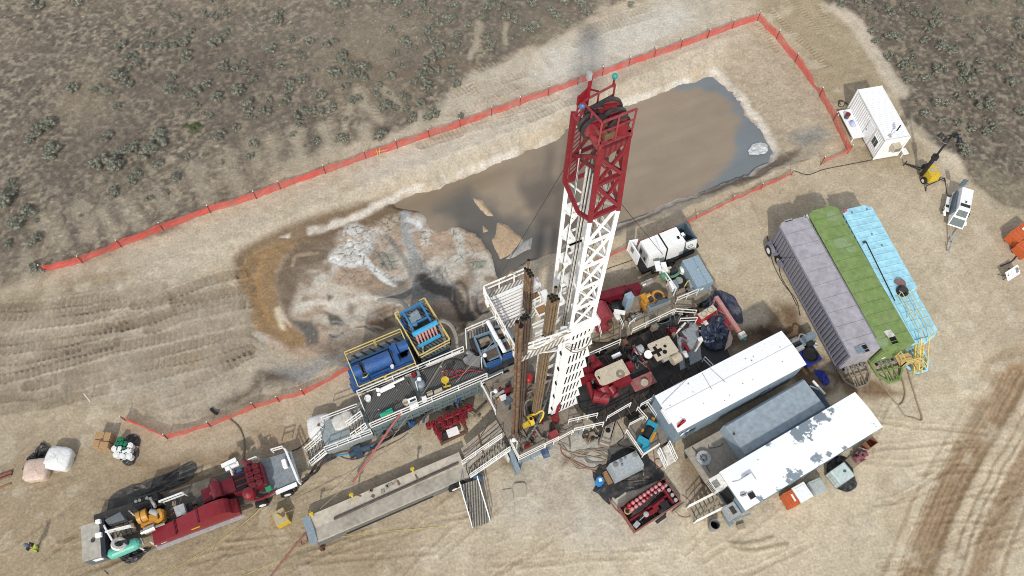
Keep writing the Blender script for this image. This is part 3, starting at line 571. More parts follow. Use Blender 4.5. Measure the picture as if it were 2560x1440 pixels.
BZ = [((0,0),[(275,40,36),(580,25,40),(1600,5,30),(1530,115),(1590,130,24),(1685,95,30),(2075,140,36),(2530,45,34),(2530,185,16),(1310,135,22),(1120,258,26),(1425,245,22),(1680,255,26),(1605,325,36),(905,345,34),(1100,355,30),(1215,340,30),(1280,355),(1330,330,24),(1390,318,26),(975,420,32),(1010,470,28),(1035,455,22),(1390,435,38),(2160,300,24),(2300,320,28),(2475,330),(2020,380,34),(2225,410,20),(2265,430,18),(2090,490,26),(2535,450,32),(1675,490,30),(1820,475,18),(1750,515,18),(1830,535,22),(1885,600,22),(1945,485,16),(2490,555,36),(890,570,38),(950,630,32),(965,515,16),(1090,500,18),(540,670,40),(715,675,28),(812,690,26),(1285,595,22),(1270,680,42),(1440,715,36),(1545,640,30),(1620,735,34),(1775,690,36),(2255,600,32),(2150,655,36),(2390,720,30),(2005,755,22),(2120,775,26),(1850,800,36),(1980,840,30),(1860,870,16),(1905,890,14),(2250,850,34),(2360,840,34),(2460,815,34),(875,805,20),(1405,860,16),(1510,850,10),(1560,865,20),(370,935,42),(280,990,36),(220,1050,26),(410,1120,36),(385,1165,36),(400,1065,14),(800,1035,30),(1180,1020,40),(1165,1105,40),(1090,1160,36),(1000,1105,28),(940,1125,28),(890,1150,32),(745,1220,42),(860,1240,42),(1175,1235,24),(1755,960,22),(1640,1020,30),(1890,1085,28),(1860,1170,20),(2225,930,28),(2540,1045,30),(1390,1170,18),(985,1355,30),(1035,1300,22),(1305,1330,24),(85,1360,26),(105,1415,30),(2180,1010,20),(2360,1060,22)]),
 ((0,480),[(60,70,46),(180,205,50),(275,365,30),(290,580,30),(1120,50,18),(850,10,26),(60,400,20)]),
 ((850,0),[(20,45,30),(290,10,24),(415,25,38),(605,45,30),(670,100,30),(490,120,26),(845,55,30),(1060,130,26),(880,122,16),(785,165,42),(650,235,36),(380,225,24),(880,265,22),(945,190,26),(660,305,30),(495,325,32),(410,265,14),(735,375,34),(750,425,30),(865,345,26),(415,400,18),(660,460,34),(630,555,38),(700,535,30),(830,515,24),(835,545,20),(380,580,30),(640,650,34),(285,650,26),(550,620,22),(60,490,28),(15,430,34),(160,510,30),(85,565,26),(165,590,32),(40,650,22),(120,755,32),(270,720,22),(335,810,32),(480,730,26),(600,775,24),(410,820,20),(490,815,18),(680,880,34),(870,640,26),(900,870,18),(300,1020,30),(20,1040,28),(540,890,26),(1085,280,24),(1130,330,26),(1120,370,24),(1270,150,36),(1425,225,38),(1325,270,14),(1425,20,34),(1570,85,30),(1610,130,28),(1680,15,30),(1690,190,26),(1790,30,30),(1830,100,24),(2165,45,26),(1220,10,30),(1105,55,34),(1160,55,24),(1300,55,18),(10,185,20),(450,490,14)]),
 ((1700,0),[(1200,45,24),(1400,15,24),(1320,20,16),(1370,80,16),(1405,135,14),(1450,150,16),(1550,90,28),(1670,45,20),(1690,80,14),(1750,115,20),(1770,75,16),(1910,80,18),(1910,115,24),(1950,125,16),(1820,125,14),(2070,150,20),(2240,140,16),(2300,140,16),(2510,185,30),(1890,190,30),(1840,240,22),(1430,240,22),(1570,290,34),(1450,320,22),(1700,215,16),(1820,310,24),(2270,225,20),(2170,280,18),(1950,355,34),(2010,385,30),(2050,380,24),(1740,410,24),(1690,470,34),(1645,505,22),(1560,430,28),(1930,525,36),(2100,500,24),(2120,570,36),(2110,610,32),(2220,545,24),(2230,460,22),(2380,510,24),(2460,440,20),(2480,355,18),(1820,590,26),(2460,620,30),(1680,600,22),(2180,720,30),(2070,730,24),(1910,780,34),(1990,790,22),(2260,810,34),(2300,770,28),(2530,850,26),(1820,860,30),(1950,900,22),(2070,930,26),(2160,960,28),(2270,990,28),(2330,950,24),(2100,1130,34),(2550,290,22),(2150,20,22),(2340,20,20),(1180,10,20)])]
_cnt = 0; _B0 = (0, 0)
for off, lst in BZ:
    for e in lst:
        x, y = off[0]+e[0]*.3359, off[1]+e[1]*.3359; d = (e[2] if len(e) > 2 else 28)*.045*.72
        rt = x > 2000; big_ = d > 1.02
        lab = ('large' if big_ else 'small') + (' grey-green sagebrush clump on the dark scrubland behind the white office container' if rt else ' grey-green sagebrush clump on the scrubland beyond the long red fence')
        bush(x, y, d, lab, ('large' if big_ else 'small')+(' sagebrush right of the haul road' if rt else ' sagebrush beyond the fence')); _cnt += 1
while _cnt < 292:
    rt = random.random() < .3
    x, y = (random.uniform(2090, 2560), random.uniform(0, 420)) if rt else (random.uniform(0, 1600), random.uniform(0, 620))
    p = P(x, y); pt = np.array([[p.x]]), np.array([[p.y]])
    if sdf(pt[0], pt[1], SCRUB2 if rt else SCRUB)[0, 0] > -1.5: continue
    bush(x, y, random.uniform(.3, .55), 'small'+(' grey-green sagebrush clump on the dark scrubland behind the white office container' if rt else ' grey-green sagebrush clump on the scrubland beyond the long red fence'), 'small'+(' sagebrush right of the haul road' if rt else ' sagebrush beyond the fence')); _cnt += 1
gb = bush_mesh('green_shrub', 77, 16, .3, GREENB); gb.location = G(481, 322); gb.scale = (1.2, 1.1, .7); tag(gb, 'single low shrub with bright green leaves among grey sagebrush', 'shrub')
# ------------------------------------------------------------------ orange-red safety fences
fm = bpy.data.materials.new('red_plastic_netting'); fm.use_nodes = True; t = fm.node_tree; n_ = t.nodes; L_ = t.links; b_ = n_['Principled BSDF']; b_.inputs['Base Color'].default_value = (.74, .11, .085, 1); b_.inputs['Roughness'].default_value = .5
tr = n_.new('ShaderNodeBsdfTransparent'); mxs = n_.new('ShaderNodeMixShader'); tl = n_.new('ShaderNodeBsdfTranslucent'); tl.inputs[0].default_value = (.74, .10, .08, 1); ad = n_.new('ShaderNodeMixShader'); ad.inputs[0].default_value = .3
tc_ = n_.new('ShaderNodeTexCoord'); nz = n_.new('ShaderNodeTexNoise'); nz.inputs['Scale'].default_value = .9; nz.inputs['Detail'].default_value = 4; L_.new(tc_.outputs['Object'], nz.inputs[0]); mr = n_.new('ShaderNodeMapRange'); mr.inputs[1].default_value = .35; mr.inputs[2].default_value = .65; mr.inputs[3].default_value = .46; mr.inputs[4].default_value = .82
L_.new(nz.outputs['Fac'], mr.inputs[0]); L_.new(b_.outputs[0], ad.inputs[1]); L_.new(tl.outputs[0], ad.inputs[2]); L_.new(mr.outputs[0], mxs.inputs[0]); L_.new(tr.outputs[0], mxs.inputs[1]); L_.new(ad.outputs[0], mxs.inputs[2]); L_.new(mxs.outputs[0], n_['Material Output'].inputs[0])
PST = mat('dark_steel_post', (.10, .055, .04), .7, dirt=.3); TIP = mat('white_post_tip', (.8, .78, .72), .5, dirt=0)
def fence(label, tops, hgt, sag, low=.05, lean=None, bunch=()):
    base = []
    for i, (x, y) in enumerate(tops):
        p = P(x, y, hgt); h = terr(p.x, p.y); p = P(x, y, h+hgt); base.append(Vector((p.x, p.y, h)))
    t = thing('safety_fence', label, 'fence', base[len(base)//2]); b = MB(); N = 7; vs = []; rows = 4
    for i in range(len(base)-1):
        p, q = base[i], base[i+1]
        for k in range(N+(i == len(base)-2)):
            f = k/N; c = p.lerp(q, f); s = sag*math.sin(math.pi*f)*random.uniform(.85, 1.1); g_ = terr(c.x, c.y); nrm = Vector((-(q-p).y, (q-p).x, 0)).normalized()
            hh = hgt*(.9+random.uniform(-.03, .03))-s; lo_ = low+random.uniform(-.03, .04)
            if (i, k) in bunch: hh *= .55; lo_ += .2
            for j in range(rows+1):
                w = j/rows; vs.append(c+nrm*(random.uniform(-.05, .05)+.06*math.sin(w*3.1))+Vector((0, 0, g_-c.z+lo_+(hh-lo_)*w)))
    nc = len(vs)//(rows+1); fs = [(i*(rows+1)+j, (i+1)*(rows+1)+j, (i+1)*(rows+1)+j+1, i*(rows+1)+j+1) for i in range(nc-1) for j in range(rows)]
    b.add(vs, fs); b('netting', fm, t)
    for i, p in enumerate(base):
        d = Vector((random.uniform(-.06, .06), random.uniform(-.05, .05), 0)); q = MB(); q.bar(p-Vector((0, 0, .2)), p+d+Vector((0, 0, hgt)), .055); o = q('fence_post', PST, t)
        MB().bar(p+d+Vector((0, 0, hgt)), p+d*1.1+Vector((0, 0, hgt+.13)), .06)('post_tip', TIP, o)
    return t
F1 = [(94,663),(191,640),(290,600),(396,558),(516,514),(633,478),(694,454),(808,415),(910,378),(990,351),(1071,324),(1149,298),(1228,269),(1300,244),(1372,218),(1447,190),(1510,168),(1576,144),(1641,122),(1708,99),(1774,74),(1838,50),(1902,29),(1949,76),(1997,134),(2059,220),(2094,282),(2131,364),(2063,393)]
fence('long red plastic netting fence running round the far side of the mud pit', F1, 1.2, .12, bunch=((24, 5), (24, 6), (27, 1), (27, 2), (27, 3), (27, 4), (27, 5)))
fence('low sagging red netting fence behind the white generator, near bank of the pit', [(1985,425),(1908,460),(1838,490),(1745,536),(1660,575),(1576,608),(1505,641),(1438,675)], .8, .22)
fence('short red netting fence with a bend beside the pallets at lower left', [(299,1040),(406,1087),(516,1056),(630,1009),(690,992),(753,975),(868,913)], 1.1, .18)
# ------------------------------------------------------------------ right side: tank trailers, houses, office
def frame(A, B):   # plan axes from A to B: along, right-hand
    u = Vector(((B-A).x, (B-A).y, 0)).normalized(); return u, Vector((u.y, -u.x, 0))
def wheel(parent, c, ax, r=.5, w=.32, rim=W):
    ax = V3(ax).normalized(); b = MB(); b.cyl(c-ax*w/2, c+ax*w/2, r, 18); o = b('tyre', BLK, parent)
    b = MB(); b.cyl(c-ax*(w/2+.01), c+ax*(w/2+.015), r*.52, 14); b('rim', rim, o); return o
UP3 = Vector((0, 0, 1))
def tank(label, A, B, w_, zt, m, mside, ribs, nc, zb=.55, chamf=.32, hatch=None, lid=None, ln=None):
    A = P(*A, zt); B = P(*B, zt); u, v = frame(A, B); v = -v; L = (B-A).length if ln is None else ln
    Q = lambda a, b, z: A*1+u*a+v*b+UP3*(z-zt)
    t = thing('storage_tank_trailer', label, 'tank', Q(L/2, w_/2, 0)); b = MB(); c = chamf; s_ = .06
    side = [(0, c), (c*.8, 0), (L-.02, 0), (L, .02), (L, w_-.02), (L-.02, w_), (c*.8, w_), (0, w_-c)]
    b.hexa([Q(a, q, zb) for a, q in side], [Q(a, q, zt) for a, q in side])
    for k in range(1, ribs):      # roof joints
        a = L*k/ribs; b.bar(Q(a, .04, zt+.012), Q(a, w_-.04, zt+.012), .07, .05)
    b('tank_body', m, t)
    for sgn, base in ((-1, 0.), (1, w_)):
        b = MB(); pr = []; a = c*.8+.05; st = (L-c*.8-.1)/nc
        for k in range(nc):
            a0 = c*.8+.05+k*st; d = .085
            pr += [(a0, .004), (a0+st*.28, .004), (a0+st*.42, d), (a0+st*.86, d)]
        pr.append((L-.05, .004)); vs = []; fs = []
        for a, d in pr: vs += [Q(a, base+sgn*d, zb+.12), Q(a, base+sgn*d, zt-.10)]
        for k in range(len(pr)-1): fs.append((2*k, 2*k+2, 2*k+3, 2*k+1))
        b.add(vs, fs); b.bar(Q(.3, base+sgn*.06, zt-.05), Q(L, base+sgn*.06, zt-.05), .12, .09); b.bar(Q(.3, base+sgn*.06, zb+.05), Q(L, base+sgn*.06, zb+.05), .14, .16)
        b('side_panel', mside, t)
    b = MB()
    for q in (.5, w_-.5): b.bar(Q(-.1, q, zb-.15), Q(L+.2, q, zb-.15), .14, .28)
    for a in (L-.4, L*.6, L*.3): b.bar(Q(a, .4, zb-.15), Q(a, w_-.4, zb-.15), .12, .2)
    b('chassis', DK, t)
    for a in (1.0, 2.15):
        for q in (-.02, w_+.02): wheel(t, Q(a, q, .5), v)
    b = MB()     # front skid/gooseneck frame, an open hexagon of beams on the ground
    pts = [Q(L-.1, .05, .35), Q(L+1.0, .15, .3), Q(L+1.75, .75, .28), Q(L+1.75, w_-.75, .28), Q(L+1.0, w_-.15, .3), Q(L-.1, w_-.05, .35)]
    for i in range(5): b.bar(pts[i], pts[i+1], .14, .16)
    for q in (.8, 1.2, w_-.8): b.bar(Q(L, q, .35), Q(L+1.6, q, .3), .09, .12)
    b.bar(Q(L+.8, .2, .32), Q(L+.8, w_-.2, .32), .1)
    for k in range(5): b.bar(Q(L+1.4, .75+k*.25, .33), Q(L+1.72, .7+k*.25, .3), .06, .16)
    b('front_frame', m if ribs > 13 or m is GRN else MUDDY, t)
    b = MB()
    for k in range(3): b.cyl(Q(L+.05, .5+k*.7, .75), Q(L+.42, .5+k*.7, .75), .11, 10); b.ring(Q(L+.3, .5+k*.7, .98), v, .10, .14, .03, 10)
    b.tube([Q(L+.3, .3, .75), Q(L+.3, w_-.3, .75)], .07, 8); b('outlet_valves', ST, t)
    if hatch:
        h = P(*hatch, zt); b = MB(); b.box(h+UP3*.01, (.62, .56, .05), math.atan2(u.y, u.x)); b('hatch_opening', VOID, t)
        b = MB(); e = .33
        yw = Matrix.Rotation(math.atan2(u.y, u.x), 3, 'Z')
        for dx, dy, sx, sy in ((e, 0, .05, .66), (-e, 0, .05, .66), (0, .30, .66, .05), (0, -.30, .66, .05), (.08, 0, .03, .56)): b.box(h+yw@Vector((dx, dy, .04)), (sx, sy, .1), rot=yw)
        b('hatch_rim', m, t)
        b = MB(); b.box(P(*lid, zt)+UP3*.1, (.66, .58, .05), rot=yw@Matrix.Rotation(-.25, 3, 'Y')); b('hatch_lid', GB if m is GRP else WS, t)
    return t, Q, L, u, v
tg, Qg, Lg, ug, vg = tank('grey-purple corrugated tank trailer, leftmost of the row of three', (1946.7,557.8), (2127.8,891.9), 2.53, 3.2, GRP, GRD, 10, 34, hatch=(2161,872), lid=(2148,875))
b = MB(); b.bar(Qg(-.02, .6, 3.12), Qg(-.02, 1.3, 3.12), .2, .16); b.cyl(Qg(.05, 2.3, 3.2), Qg(.05, 2.3, 3.42), .05); b('lifting_bracket', GRP, tg)
b = MB(); b.ring(Qg(1.0, -.42, .55), vg, .52, .62, .3, 20); b.bar(Qg(.35, -.30, .9), Qg(1.8, -.30, .9), .34, .05); b('mudguard', GRD, tg); wheel(tg, Qg(1.0, -.42, .52), vg, .52, .3)
b = MB(); b.bar(Qg(2.3, -.3, .7), Qg(2.9, -.3, .8), .25, .5); b.tube([Qg(2.4, -.25, 1.2), Qg(3.0, -.2, 2.2), Qg(3.3, -.12, 2.9)], .035); b('side_ladder', GRD, tg)
tn, Qn, Ln, un, vn_ = tank('green corrugated tank trailer between the grey-purple and pale blue ones', (2020.5,529.0), (2214.0,878.0), 2.45, 3.2, GRN, GRN, 13, 30, hatch=(2233,851), lid=(2222,835))
b = MB(); b.tube([Qn(-.05, 1.5, 3.2), Qn(-.05, 1.5, 3.35), Qn(-.05, 1.75, 3.35), Qn(-.05, 1.75, 3.2)], .03); b.cyl(Qn(.15, .25, 3.2), Qn(.15, .25, 3.35), .06); b('lifting_bracket', GRN, tn)
for cx, cy, r in ((2081,540,.5), (2102,607,.6), (2126,619,.42), (2205,852,.5)):
    b = MB(); b.lathe(P(cx, cy, 3.2)+UP3*.002, [(r, 0), (r*.8, .006), (.02, .008)], 14)
    b('dust_patch', mat('dusty_green', (.24, .31, .16), .7, dirt=.5, dcol=(.145, .27, .075), scale=2.5), tn)
b = MB(); b.box(Qn(.35, -.07, 2.8), (.5, .05, .35), math.atan2(un.y, un.x)); b.box(Qn(Ln+.03, .6, 1.5), (.02, .3, .25), math.atan2(un.y, un.x)); b('white_placard', W, tn)
tb, Qb, Lb, ub, vb = tank('pale blue tank trailer with yellow stair rails, rightmost of the row of three', (2107.0,525.0), (2222.0,738.0), 2.45, 3.2, LBL, LBL, 14, 15, chamf=.4)
# lower nose of the blue trailer with walkway and rails
b = MB(); zl = 2.75; b.hexa([Qb(Lb+.02, .45, .6), Qb(Lb+4.0, .45, .6), Qb(Lb+4.0, 2.2, .6), Qb(Lb+3.6, 2.6, .6), Qb(Lb+.02, 2.6, .6)], [Qb(Lb+.02, .45, zl), Qb(Lb+4.0, .45, zl), Qb(Lb+4.0, 2.2, zl), Qb(Lb+3.6, 2.6, zl), Qb(Lb+.02, 2.6, zl)])
for k in range(1, 5): b.bar(Qb(Lb+.8*k, .5, zl+.01), Qb(Lb+.8*k, 2.55, zl+.01), .06, .05)
b.bar(Qb(Lb-.4, .1, zl+.2), Qb(Lb+4.1, .1, zl+.2), .18, .3); b.bar(Qb(Lb+4.15, 0, zl), Qb(Lb+4.15, 1.5, zl), .25, .3); b('nose_deck', LBL, tb)
b = MB(); pts = [Qb(Lb+3.9, .3, .35), Qb(Lb+5.2, .3, .3), Qb(Lb+5.9, .8, .28), Qb(Lb+5.9, 1.7, .28), Qb(Lb+5.2, 2.2, .3), Qb(Lb+3.9, 2.2, .35)]
for i in range(5): b.bar(pts[i], pts[i+1], .14, .16)
for q in (.8, 1.25, 1.7): b.bar(Qb(Lb+4, q, .4), Qb(Lb+5.8, q, .3), .1, .12)
b('front_frame', LBL, tb)
b = MB(); r0 = Qb(5.2, .75, 3.28); r1 = P(2237,752,3.28); b.tube([P(2165,604,3.28), r1], .045, 8); b.tube([P(2165,604,3.28), P(2165,604,3.28)+Vector((-.25, -.1, 0)), P(2165,604,3.1)+Vector((-.3, -.15, 0))], .08, 8); b('roof_pipe', BLK, tb)
b = MB(); b.ring(P(2256,728,3.3), UP3, .30, .48, .14, 20); b.cyl(P(2256,728,3.21), P(2256,728,3.25), .42, 18); b('manhole', BLK, tb); b = MB(); b.cyl(P(2249,711,3.24), P(2249,711,3.3), .47, 22); b.cyl(P(2249,711,3.3), P(2249,711,3.33), .05, 8); b('manhole_lid', mat('brown_lid', (.15, .085, .075), .6, dirt=.2), tb)
b = MB(); b.cyl(P(2115,526,3.2), P(2115,526,3.36), .11, 10); b('red_cap', mat('cap_red', (.5, .03, .05), .5), tb)
for k, (x, y) in enumerate(((2130,531), (2168,523), (2205,613), (2180,585))): b = MB(); b.cyl(P(x, y, 3.2), P(x, y, 3.29), .07, 8); b('vent_fitting', GBD, tb)
pts = [P(2252,773,zl), P(2300,868,zl)]; rail('walkway_rail', [Qb(Lb+.2, .75, zl), Qb(Lb+2, .75, zl), Qb(Lb+4.1, .75, zl)], tb, YELR, 1.05, .021); rail('walkway_rail', [Qb(Lb+.2, 1.5, zl), Qb(Lb+2, 1.5, zl), Qb(Lb+4.1, 1.5, zl)], tb, YELR, 1.05, .021)
b = MB()
for k in range(8): f = k/8; b.box(Qb(Lb+4.35+f*1.6, .75, zl-.25-f*2.1), (.22, .7, .04), math.atan2(ub.y, ub.x))
for q in (.4, 1.1): b.bar(Qb(Lb+4.2, q, zl-.1), Qb(Lb+6., q, .4), .06, .18); b.bar(Qb(Lb+4.2, q, zl+.9), Qb(Lb+6., q, 1.4), .06); b.bar(Qb(Lb+5.2, q, 1.6), Qb(Lb+5.2, q, 2.5), .05)
b('yellow_stair', YELR, tb)
b = MB(); b.box(Qn(Ln+.8, 1.7, 2.2), (.9, 1.2, .06), math.atan2(un.y, un.x))
for k in range(7): f = k/7; b.box(Qn(Ln+1.2, 2.4+f*1.0, 2.1-f*1.6), (.8, .2, .04), math.atan2(un.y, un.x))
b('stair_landing', mat('yellow_grating', (.55, .38, .14), .6, dirt=.4), tn); rail('landing_rail', [Qn(Ln+1.25, 1.1, 2.2), Qn(Ln+1.25, 2.3, 2.2), Qn(Ln+1.5, 3.5, .7)], tn, YELR); rail('landing_rail', [Qn(Ln+.35, 1.1, 2.2), Qn(Ln+1.25, 1.1, 2.2)], tn, YELR)
# --- houses -----------------------------------------------------------------
peel = bpy.data.materials.new('peeling_white_roof'); peel.use_nodes = True; t_ = peel.node_tree; n = t_.nodes; L = t_.links; bb = n['Principled BSDF']; bb.inputs['Roughness'].default_value = .5
tc = n.new('ShaderNodeTexCoord'); mp = n.new('ShaderNodeMapping'); L.new(tc.outputs['Object'], mp.inputs[0])
acc = None; _c0 = (P(1798.8,1180,3.6)+P(2137.5,980,3.6)+P(1863.8,1277.5,3.6)+P(2207.5,1066,3.6))/4
for px_, py_, rr_, am_ in ((1995,1085,1.3,.40), (2015,1066,1.2,.40), (2050,1042,1.2,.34), (2082,1027,.9,.30), (1987,1192,1.2,.38), (1970,1200,.8,.3), (2042,1147,.9,.36), (2072,1135,.5,.28), (1907,1247,.8,.30), (2112,1124,.7,.26), (1920,1112,.6,.26), (1940,1225,.7,.26), (2185,1060,.6,.2), (1895,1150,.5,.2)):
    l_ = P(px_, py_, 3.6)-_c0; vd = n.new('ShaderNodeVectorMath'); vd.operation = 'DISTANCE'; L.new(tc.outputs['Object'], vd.inputs[0]); vd.inputs[1].default_value = (l_.x, l_.y, 3.6); mm_ = n.new('ShaderNodeMapRange'); mm_.inputs[1].default_value = 0; mm_.inputs[2].default_value = rr_; mm_.inputs[3].default_value = am_; mm_.inputs[4].default_value = 0; L.new(vd.outputs['Value'], mm_.inputs[0])
    if acc is None: acc = mm_.outputs[0]
    else: mxm = n.new('ShaderNodeMath'); mxm.operation = 'MAXIMUM'; L.new(acc, mxm.inputs[0]); L.new(mm_.outputs[0], mxm.inputs[1]); acc = mxm.outputs[0]; q2 = n.new('ShaderNodeTexNoise'); q2.inputs['Scale'].default_value = 1.9; q2.inputs['Detail'].default_value = 9; q2.inputs['Roughness'].default_value = .72; L.new(mp.outputs[0], q2.inputs[0])
ad = n.new('ShaderNodeMath'); ad.operation = 'ADD'; L.new(acc, ad.inputs[0]); L.new(q2.outputs['Fac'], ad.inputs[1])
r = n.new('ShaderNodeValToRGB'); r.color_ramp.elements[0].position = .705; r.color_ramp.elements[1].position = .715; r.color_ramp.elements[0].color = (.86, .87, .88, 1); r.color_ramp.elements[1].color = (.20, .245, .28, 1); r.color_ramp.interpolation = 'LINEAR'
L.new(ad.outputs[0], r.inputs[0]); L.new(r.outputs[0], bb.inputs['Base Color'])
def house(name, label, c1, c2, w_, zt, zb, roof, wall, ridge=.12, over=.06, seam=True):
    A = P(*c1, zt); B = P(*c2, zt); u, v = frame(A, B); L = (B-A).length; Q = lambda a, q, z: A+u*a+v*q+UP3*(z-zt)
    t = thing(name, label, 'trailer', Q(L/2, w_/2, 0)); b = MB(); b.hexa([Q(over, over, zb), Q(L-over, over, zb), Q(L-over, w_-over, zb), Q(over, w_-over, zb)], [Q(over, over, zt-.09), Q(L-over, over, zt-.09), Q(L-over, w_-over, zt-.09), Q(over, w_-over, zt-.09)])
    k = 0
    while k*1.2 < L-.3:
        for q in (over-.02, w_-over+.02): b.bar(Q(.15+k*1.2, q, zb+.05), Q(.15+k*1.2, q, zt-.12), .05)
        k += 1
    b('wall', wall, t); b = MB()
    K = 8; vs = []
    for i, a in enumerate((0, L)):
        vs += [Q(a, w_*j/K, zt+ridge*(1-abs(2*j/K-1)**1.6)) for j in range(K+1)]+[Q(a, w_*j/K, zt-.09) for j in range(K+1)]
    M_ = 2*(K+1); fs = [(j, j+M_, j+1+M_, j+1) for j in range(K)]+[(K+1+j, K+2+j, K+2+j+M_, K+1+j+M_) for j in range(K)]
    fs += [tuple(range(K+1))+tuple(range(2*K+1, K, -1)), tuple(M_+i for i in range(K, -1, -1))+tuple(M_+i for i in range(K+1, 2*K+2)), (0, K+1, K+1+M_, M_), (K, K+M_, 2*K+1+M_, 2*K+1)]
    b.add(vs, fs); rf = b('roof', roof, t)
    if seam:
        b = MB(); b.bar(Q(.02, w_*.42, zt+ridge*.97), Q(L-.02, w_*.42, zt+ridge*.97), .035, .03); b('roof_seam', mat('grey_seam', (.5, .5, .5), .6, dirt=.2), rf)
    b = MB()
    for q in (.35, w_-.35): b.bar(Q(-.2, q, zb-.18), Q(L+.2, q, zb-.18), .2, .34)
    b('skid', DK, t); return t, Q, L, u, v
h1, Q1, L1, u1, v1 = house('utility_house', 'long house with a plain white roof, blue-grey walls and a red rag on top', (1637.1,989.6), (1953.8,826.7), 3.12, 4.2, .7, WROOF, GB)
b = MB()
for i in range(26):
    b.box(Q1(random.uniform(.5, L1-.5), random.uniform(.3, 2.8), 4.30), (random.uniform(.04, .1), random.uniform(.03, .08), .02), random.random()*3)
b('roof_marks', RUSTM, h1)
b = MB(); b.tube([P(1637+46,800+185,4.33), P(1717,948,4.33), P(1655,1009,4.3)][1:], .012, 4); b.tube([P(1755,932,4.33), P(1779,973,4.35), ], .012, 4); b.tube([P(1776,921,4.33), P(1813,955,4.35)], .012, 4); b('roof_wire', CABLE, h1)
for (x, y), a, h_, nm in (((1640,1010), 2.3, 2.2, 'door'), ((1680,1062), 2.3, 2.2, 'door')):
    c = P(x, y, 2.2); b = MB(); b.box(c, (1.0, .06, 2.1), a); o = b(nm, GB, h1); b = MB(); b.box(c+Vector((.3, -.06, 0)), (.05, .1, .2), a); b('handle', ST, o)
b = MB(); b.edge(Q1(-.06, 1.05, 0), Q1(-.06, 2.2, 0), .12, 3.6, 4.05); b('door_canopy', WROOF, h1)
b = MB(); b.edge(Q1(1.2, 3.14, 0), Q1(2.0, 3.14, 0), -.02, 1.6, 2.4); b.edge(Q1(8., 3.14, 0), Q1(9., 3.14, 0), -.02, 1.5, 2.3); b('side_hatch', GBD, h1)
b = MB(); b.edge(Q1(.5, 3.15, 0), Q1(.75, 3.15, 0), -.015, 2.6, 3.2); b.edge(Q1(1.0, 3.15, 0), Q1(1.2, 3.15, 0), -.015, 2.9, 3.3); b('wall_sticker', W, h1)
b = MB(); c = P(1703,1058,4.32); vs = []
random.seed(5)
b.sheet(P(1691,1066,4.26), P(1694,1072,4.26), P(1716,1053,4.3), P(1707,1049,4.3), 8, 4, lambda u, v: .12*math.sin(u*9)*math.sin(v*5+1)+.12); rr = b('red_rag', REDM); tag(rr, 'crumpled bright red rag lying on the plain white house roof', 'rag')
h2, Q2, L2, u2, v2 = house('crew_trailer', 'long trailer house with a peeling white painted roof and a stair at its end', (1798.8,1180), (2137.5,980), 3.08, 3.6, .8, peel, GB, seam=False)
b = MB(); b.edge(Q2(1.0, 1.2, 0), Q2(1.75, 1.2, 0), -.75, 3.66, 4.05); b('roof_vent_box', CAB, h2)
b = MB(); b.box(P(1879,1239,3.7), (.42, .42, .22), .5); b('roof_hatch', BLK, h2)
b = MB(); b.tube(drape([P(1860,1195,3.75), P(1868,1185,3.75), P(1880,1198,3.75), P(1866,1204,3.75), P(1858,1196,3.75), P(1845,1202,3.75), P(1830,1205,3.75)], 30), .02, 5); b('cable_coil', STL, h2)
b = MB(); b.box(P(1858,1236,3.72), (.35, .3, .12), .3); b.bar(P(1850,1240,3.75), P(1868,1232,3.75), .06); b('antenna_base', STL, h2)
b = MB(); b.edge(Q2(-.95, .05, 0), Q2(-.02, .05, 0), -1.0, 2.5, 3.5)
ac = b('air_conditioner', WS, h2); b = MB()
for k in range(8): b.edge(Q2(-.97, .1+k*.11, 0), Q2(-.95, .1+k*.11, 0), -.05, 2.6, 3.4); b.edge(Q2(-.9+k*.06, .3, 0), Q2(-.87+k*.06, .3, 0), -.5, 3.49, 3.515)
b('grille', DK, ac)
b = MB(); b.edge(Q2(-.85, 2.1, 0), Q2(-.02, 2.1, 0), -.95, 1.7, 2.65); ac = b('air_conditioner', STL, h2); b = MB(); b.edge(Q2(-.6, 2.3, 0), Q2(-.25, 2.3, 0), -.55, 2.64, 2.67); b('grille', DK, ac)
b = MB(); b.edge(Q2(-.05, 1.1, 0), Q2(-.05, 2.0, 0), .02, 1.2, 3.2); b('doorway', VOID, h2)
b = MB(); b.edge(Q2(-.15, -.1, 0), Q2(-.15, 3.2, 0), .12, .9, 1.15); b.bar(Q2(-.4, 3.0, .7), Q2(1.2, 3.3, .7), .12); b.bar(Q2(-.4, 2.4, .5), Q2(-.4, 3.3, .5), .3, .5); b('hitch_frame', GB, h2)
def stair(name, label, Pt, Pb, w_, m_rail, m_step, parent=None, nstep=8, rails=(True, True), group=None):
    """Pt top centre, Pb bottom centre"""
    u = Vector(((Pb-Pt).x, (Pb-Pt).y, 0)).normalized(); v = Vector((-u.y, u.x, 0))
    t = parent or thing(name, label, 'stair', Vector((Pb.x, Pb.y, terr(Pb.x, Pb.y))), group)
    b = MB()
    for k in range(nstep): c = Pt.lerp(Pb, (k+.5)/nstep); b.box(c, (.26, w_, .035), math.atan2(u.y, u.x))
    b('treads', m_step, t); b = MB()
    for s in (-1, 1): b.bar(Pt+v*s*w_/2, Pb+v*s*w_/2, .06, .2)
    b('stringer', ST if m_rail is not WR else W, t)
    for s, on in zip((-1, 1), rails):
        if on:
            b = MB(); b.bar(Pt+v*s*w_/2+UP3, Pb+v*s*w_/2+UP3, .06); b.bar(Pt+v*s*w_/2+UP3*.5, Pb+v*s*w_/2+UP3*.5, .05)
            for k in range(4): c = Pt.lerp(Pb, k/3)+v*s*w_/2; b.bar(c, c+UP3, .055)
            b('handrail', m_rail, t)
    return t
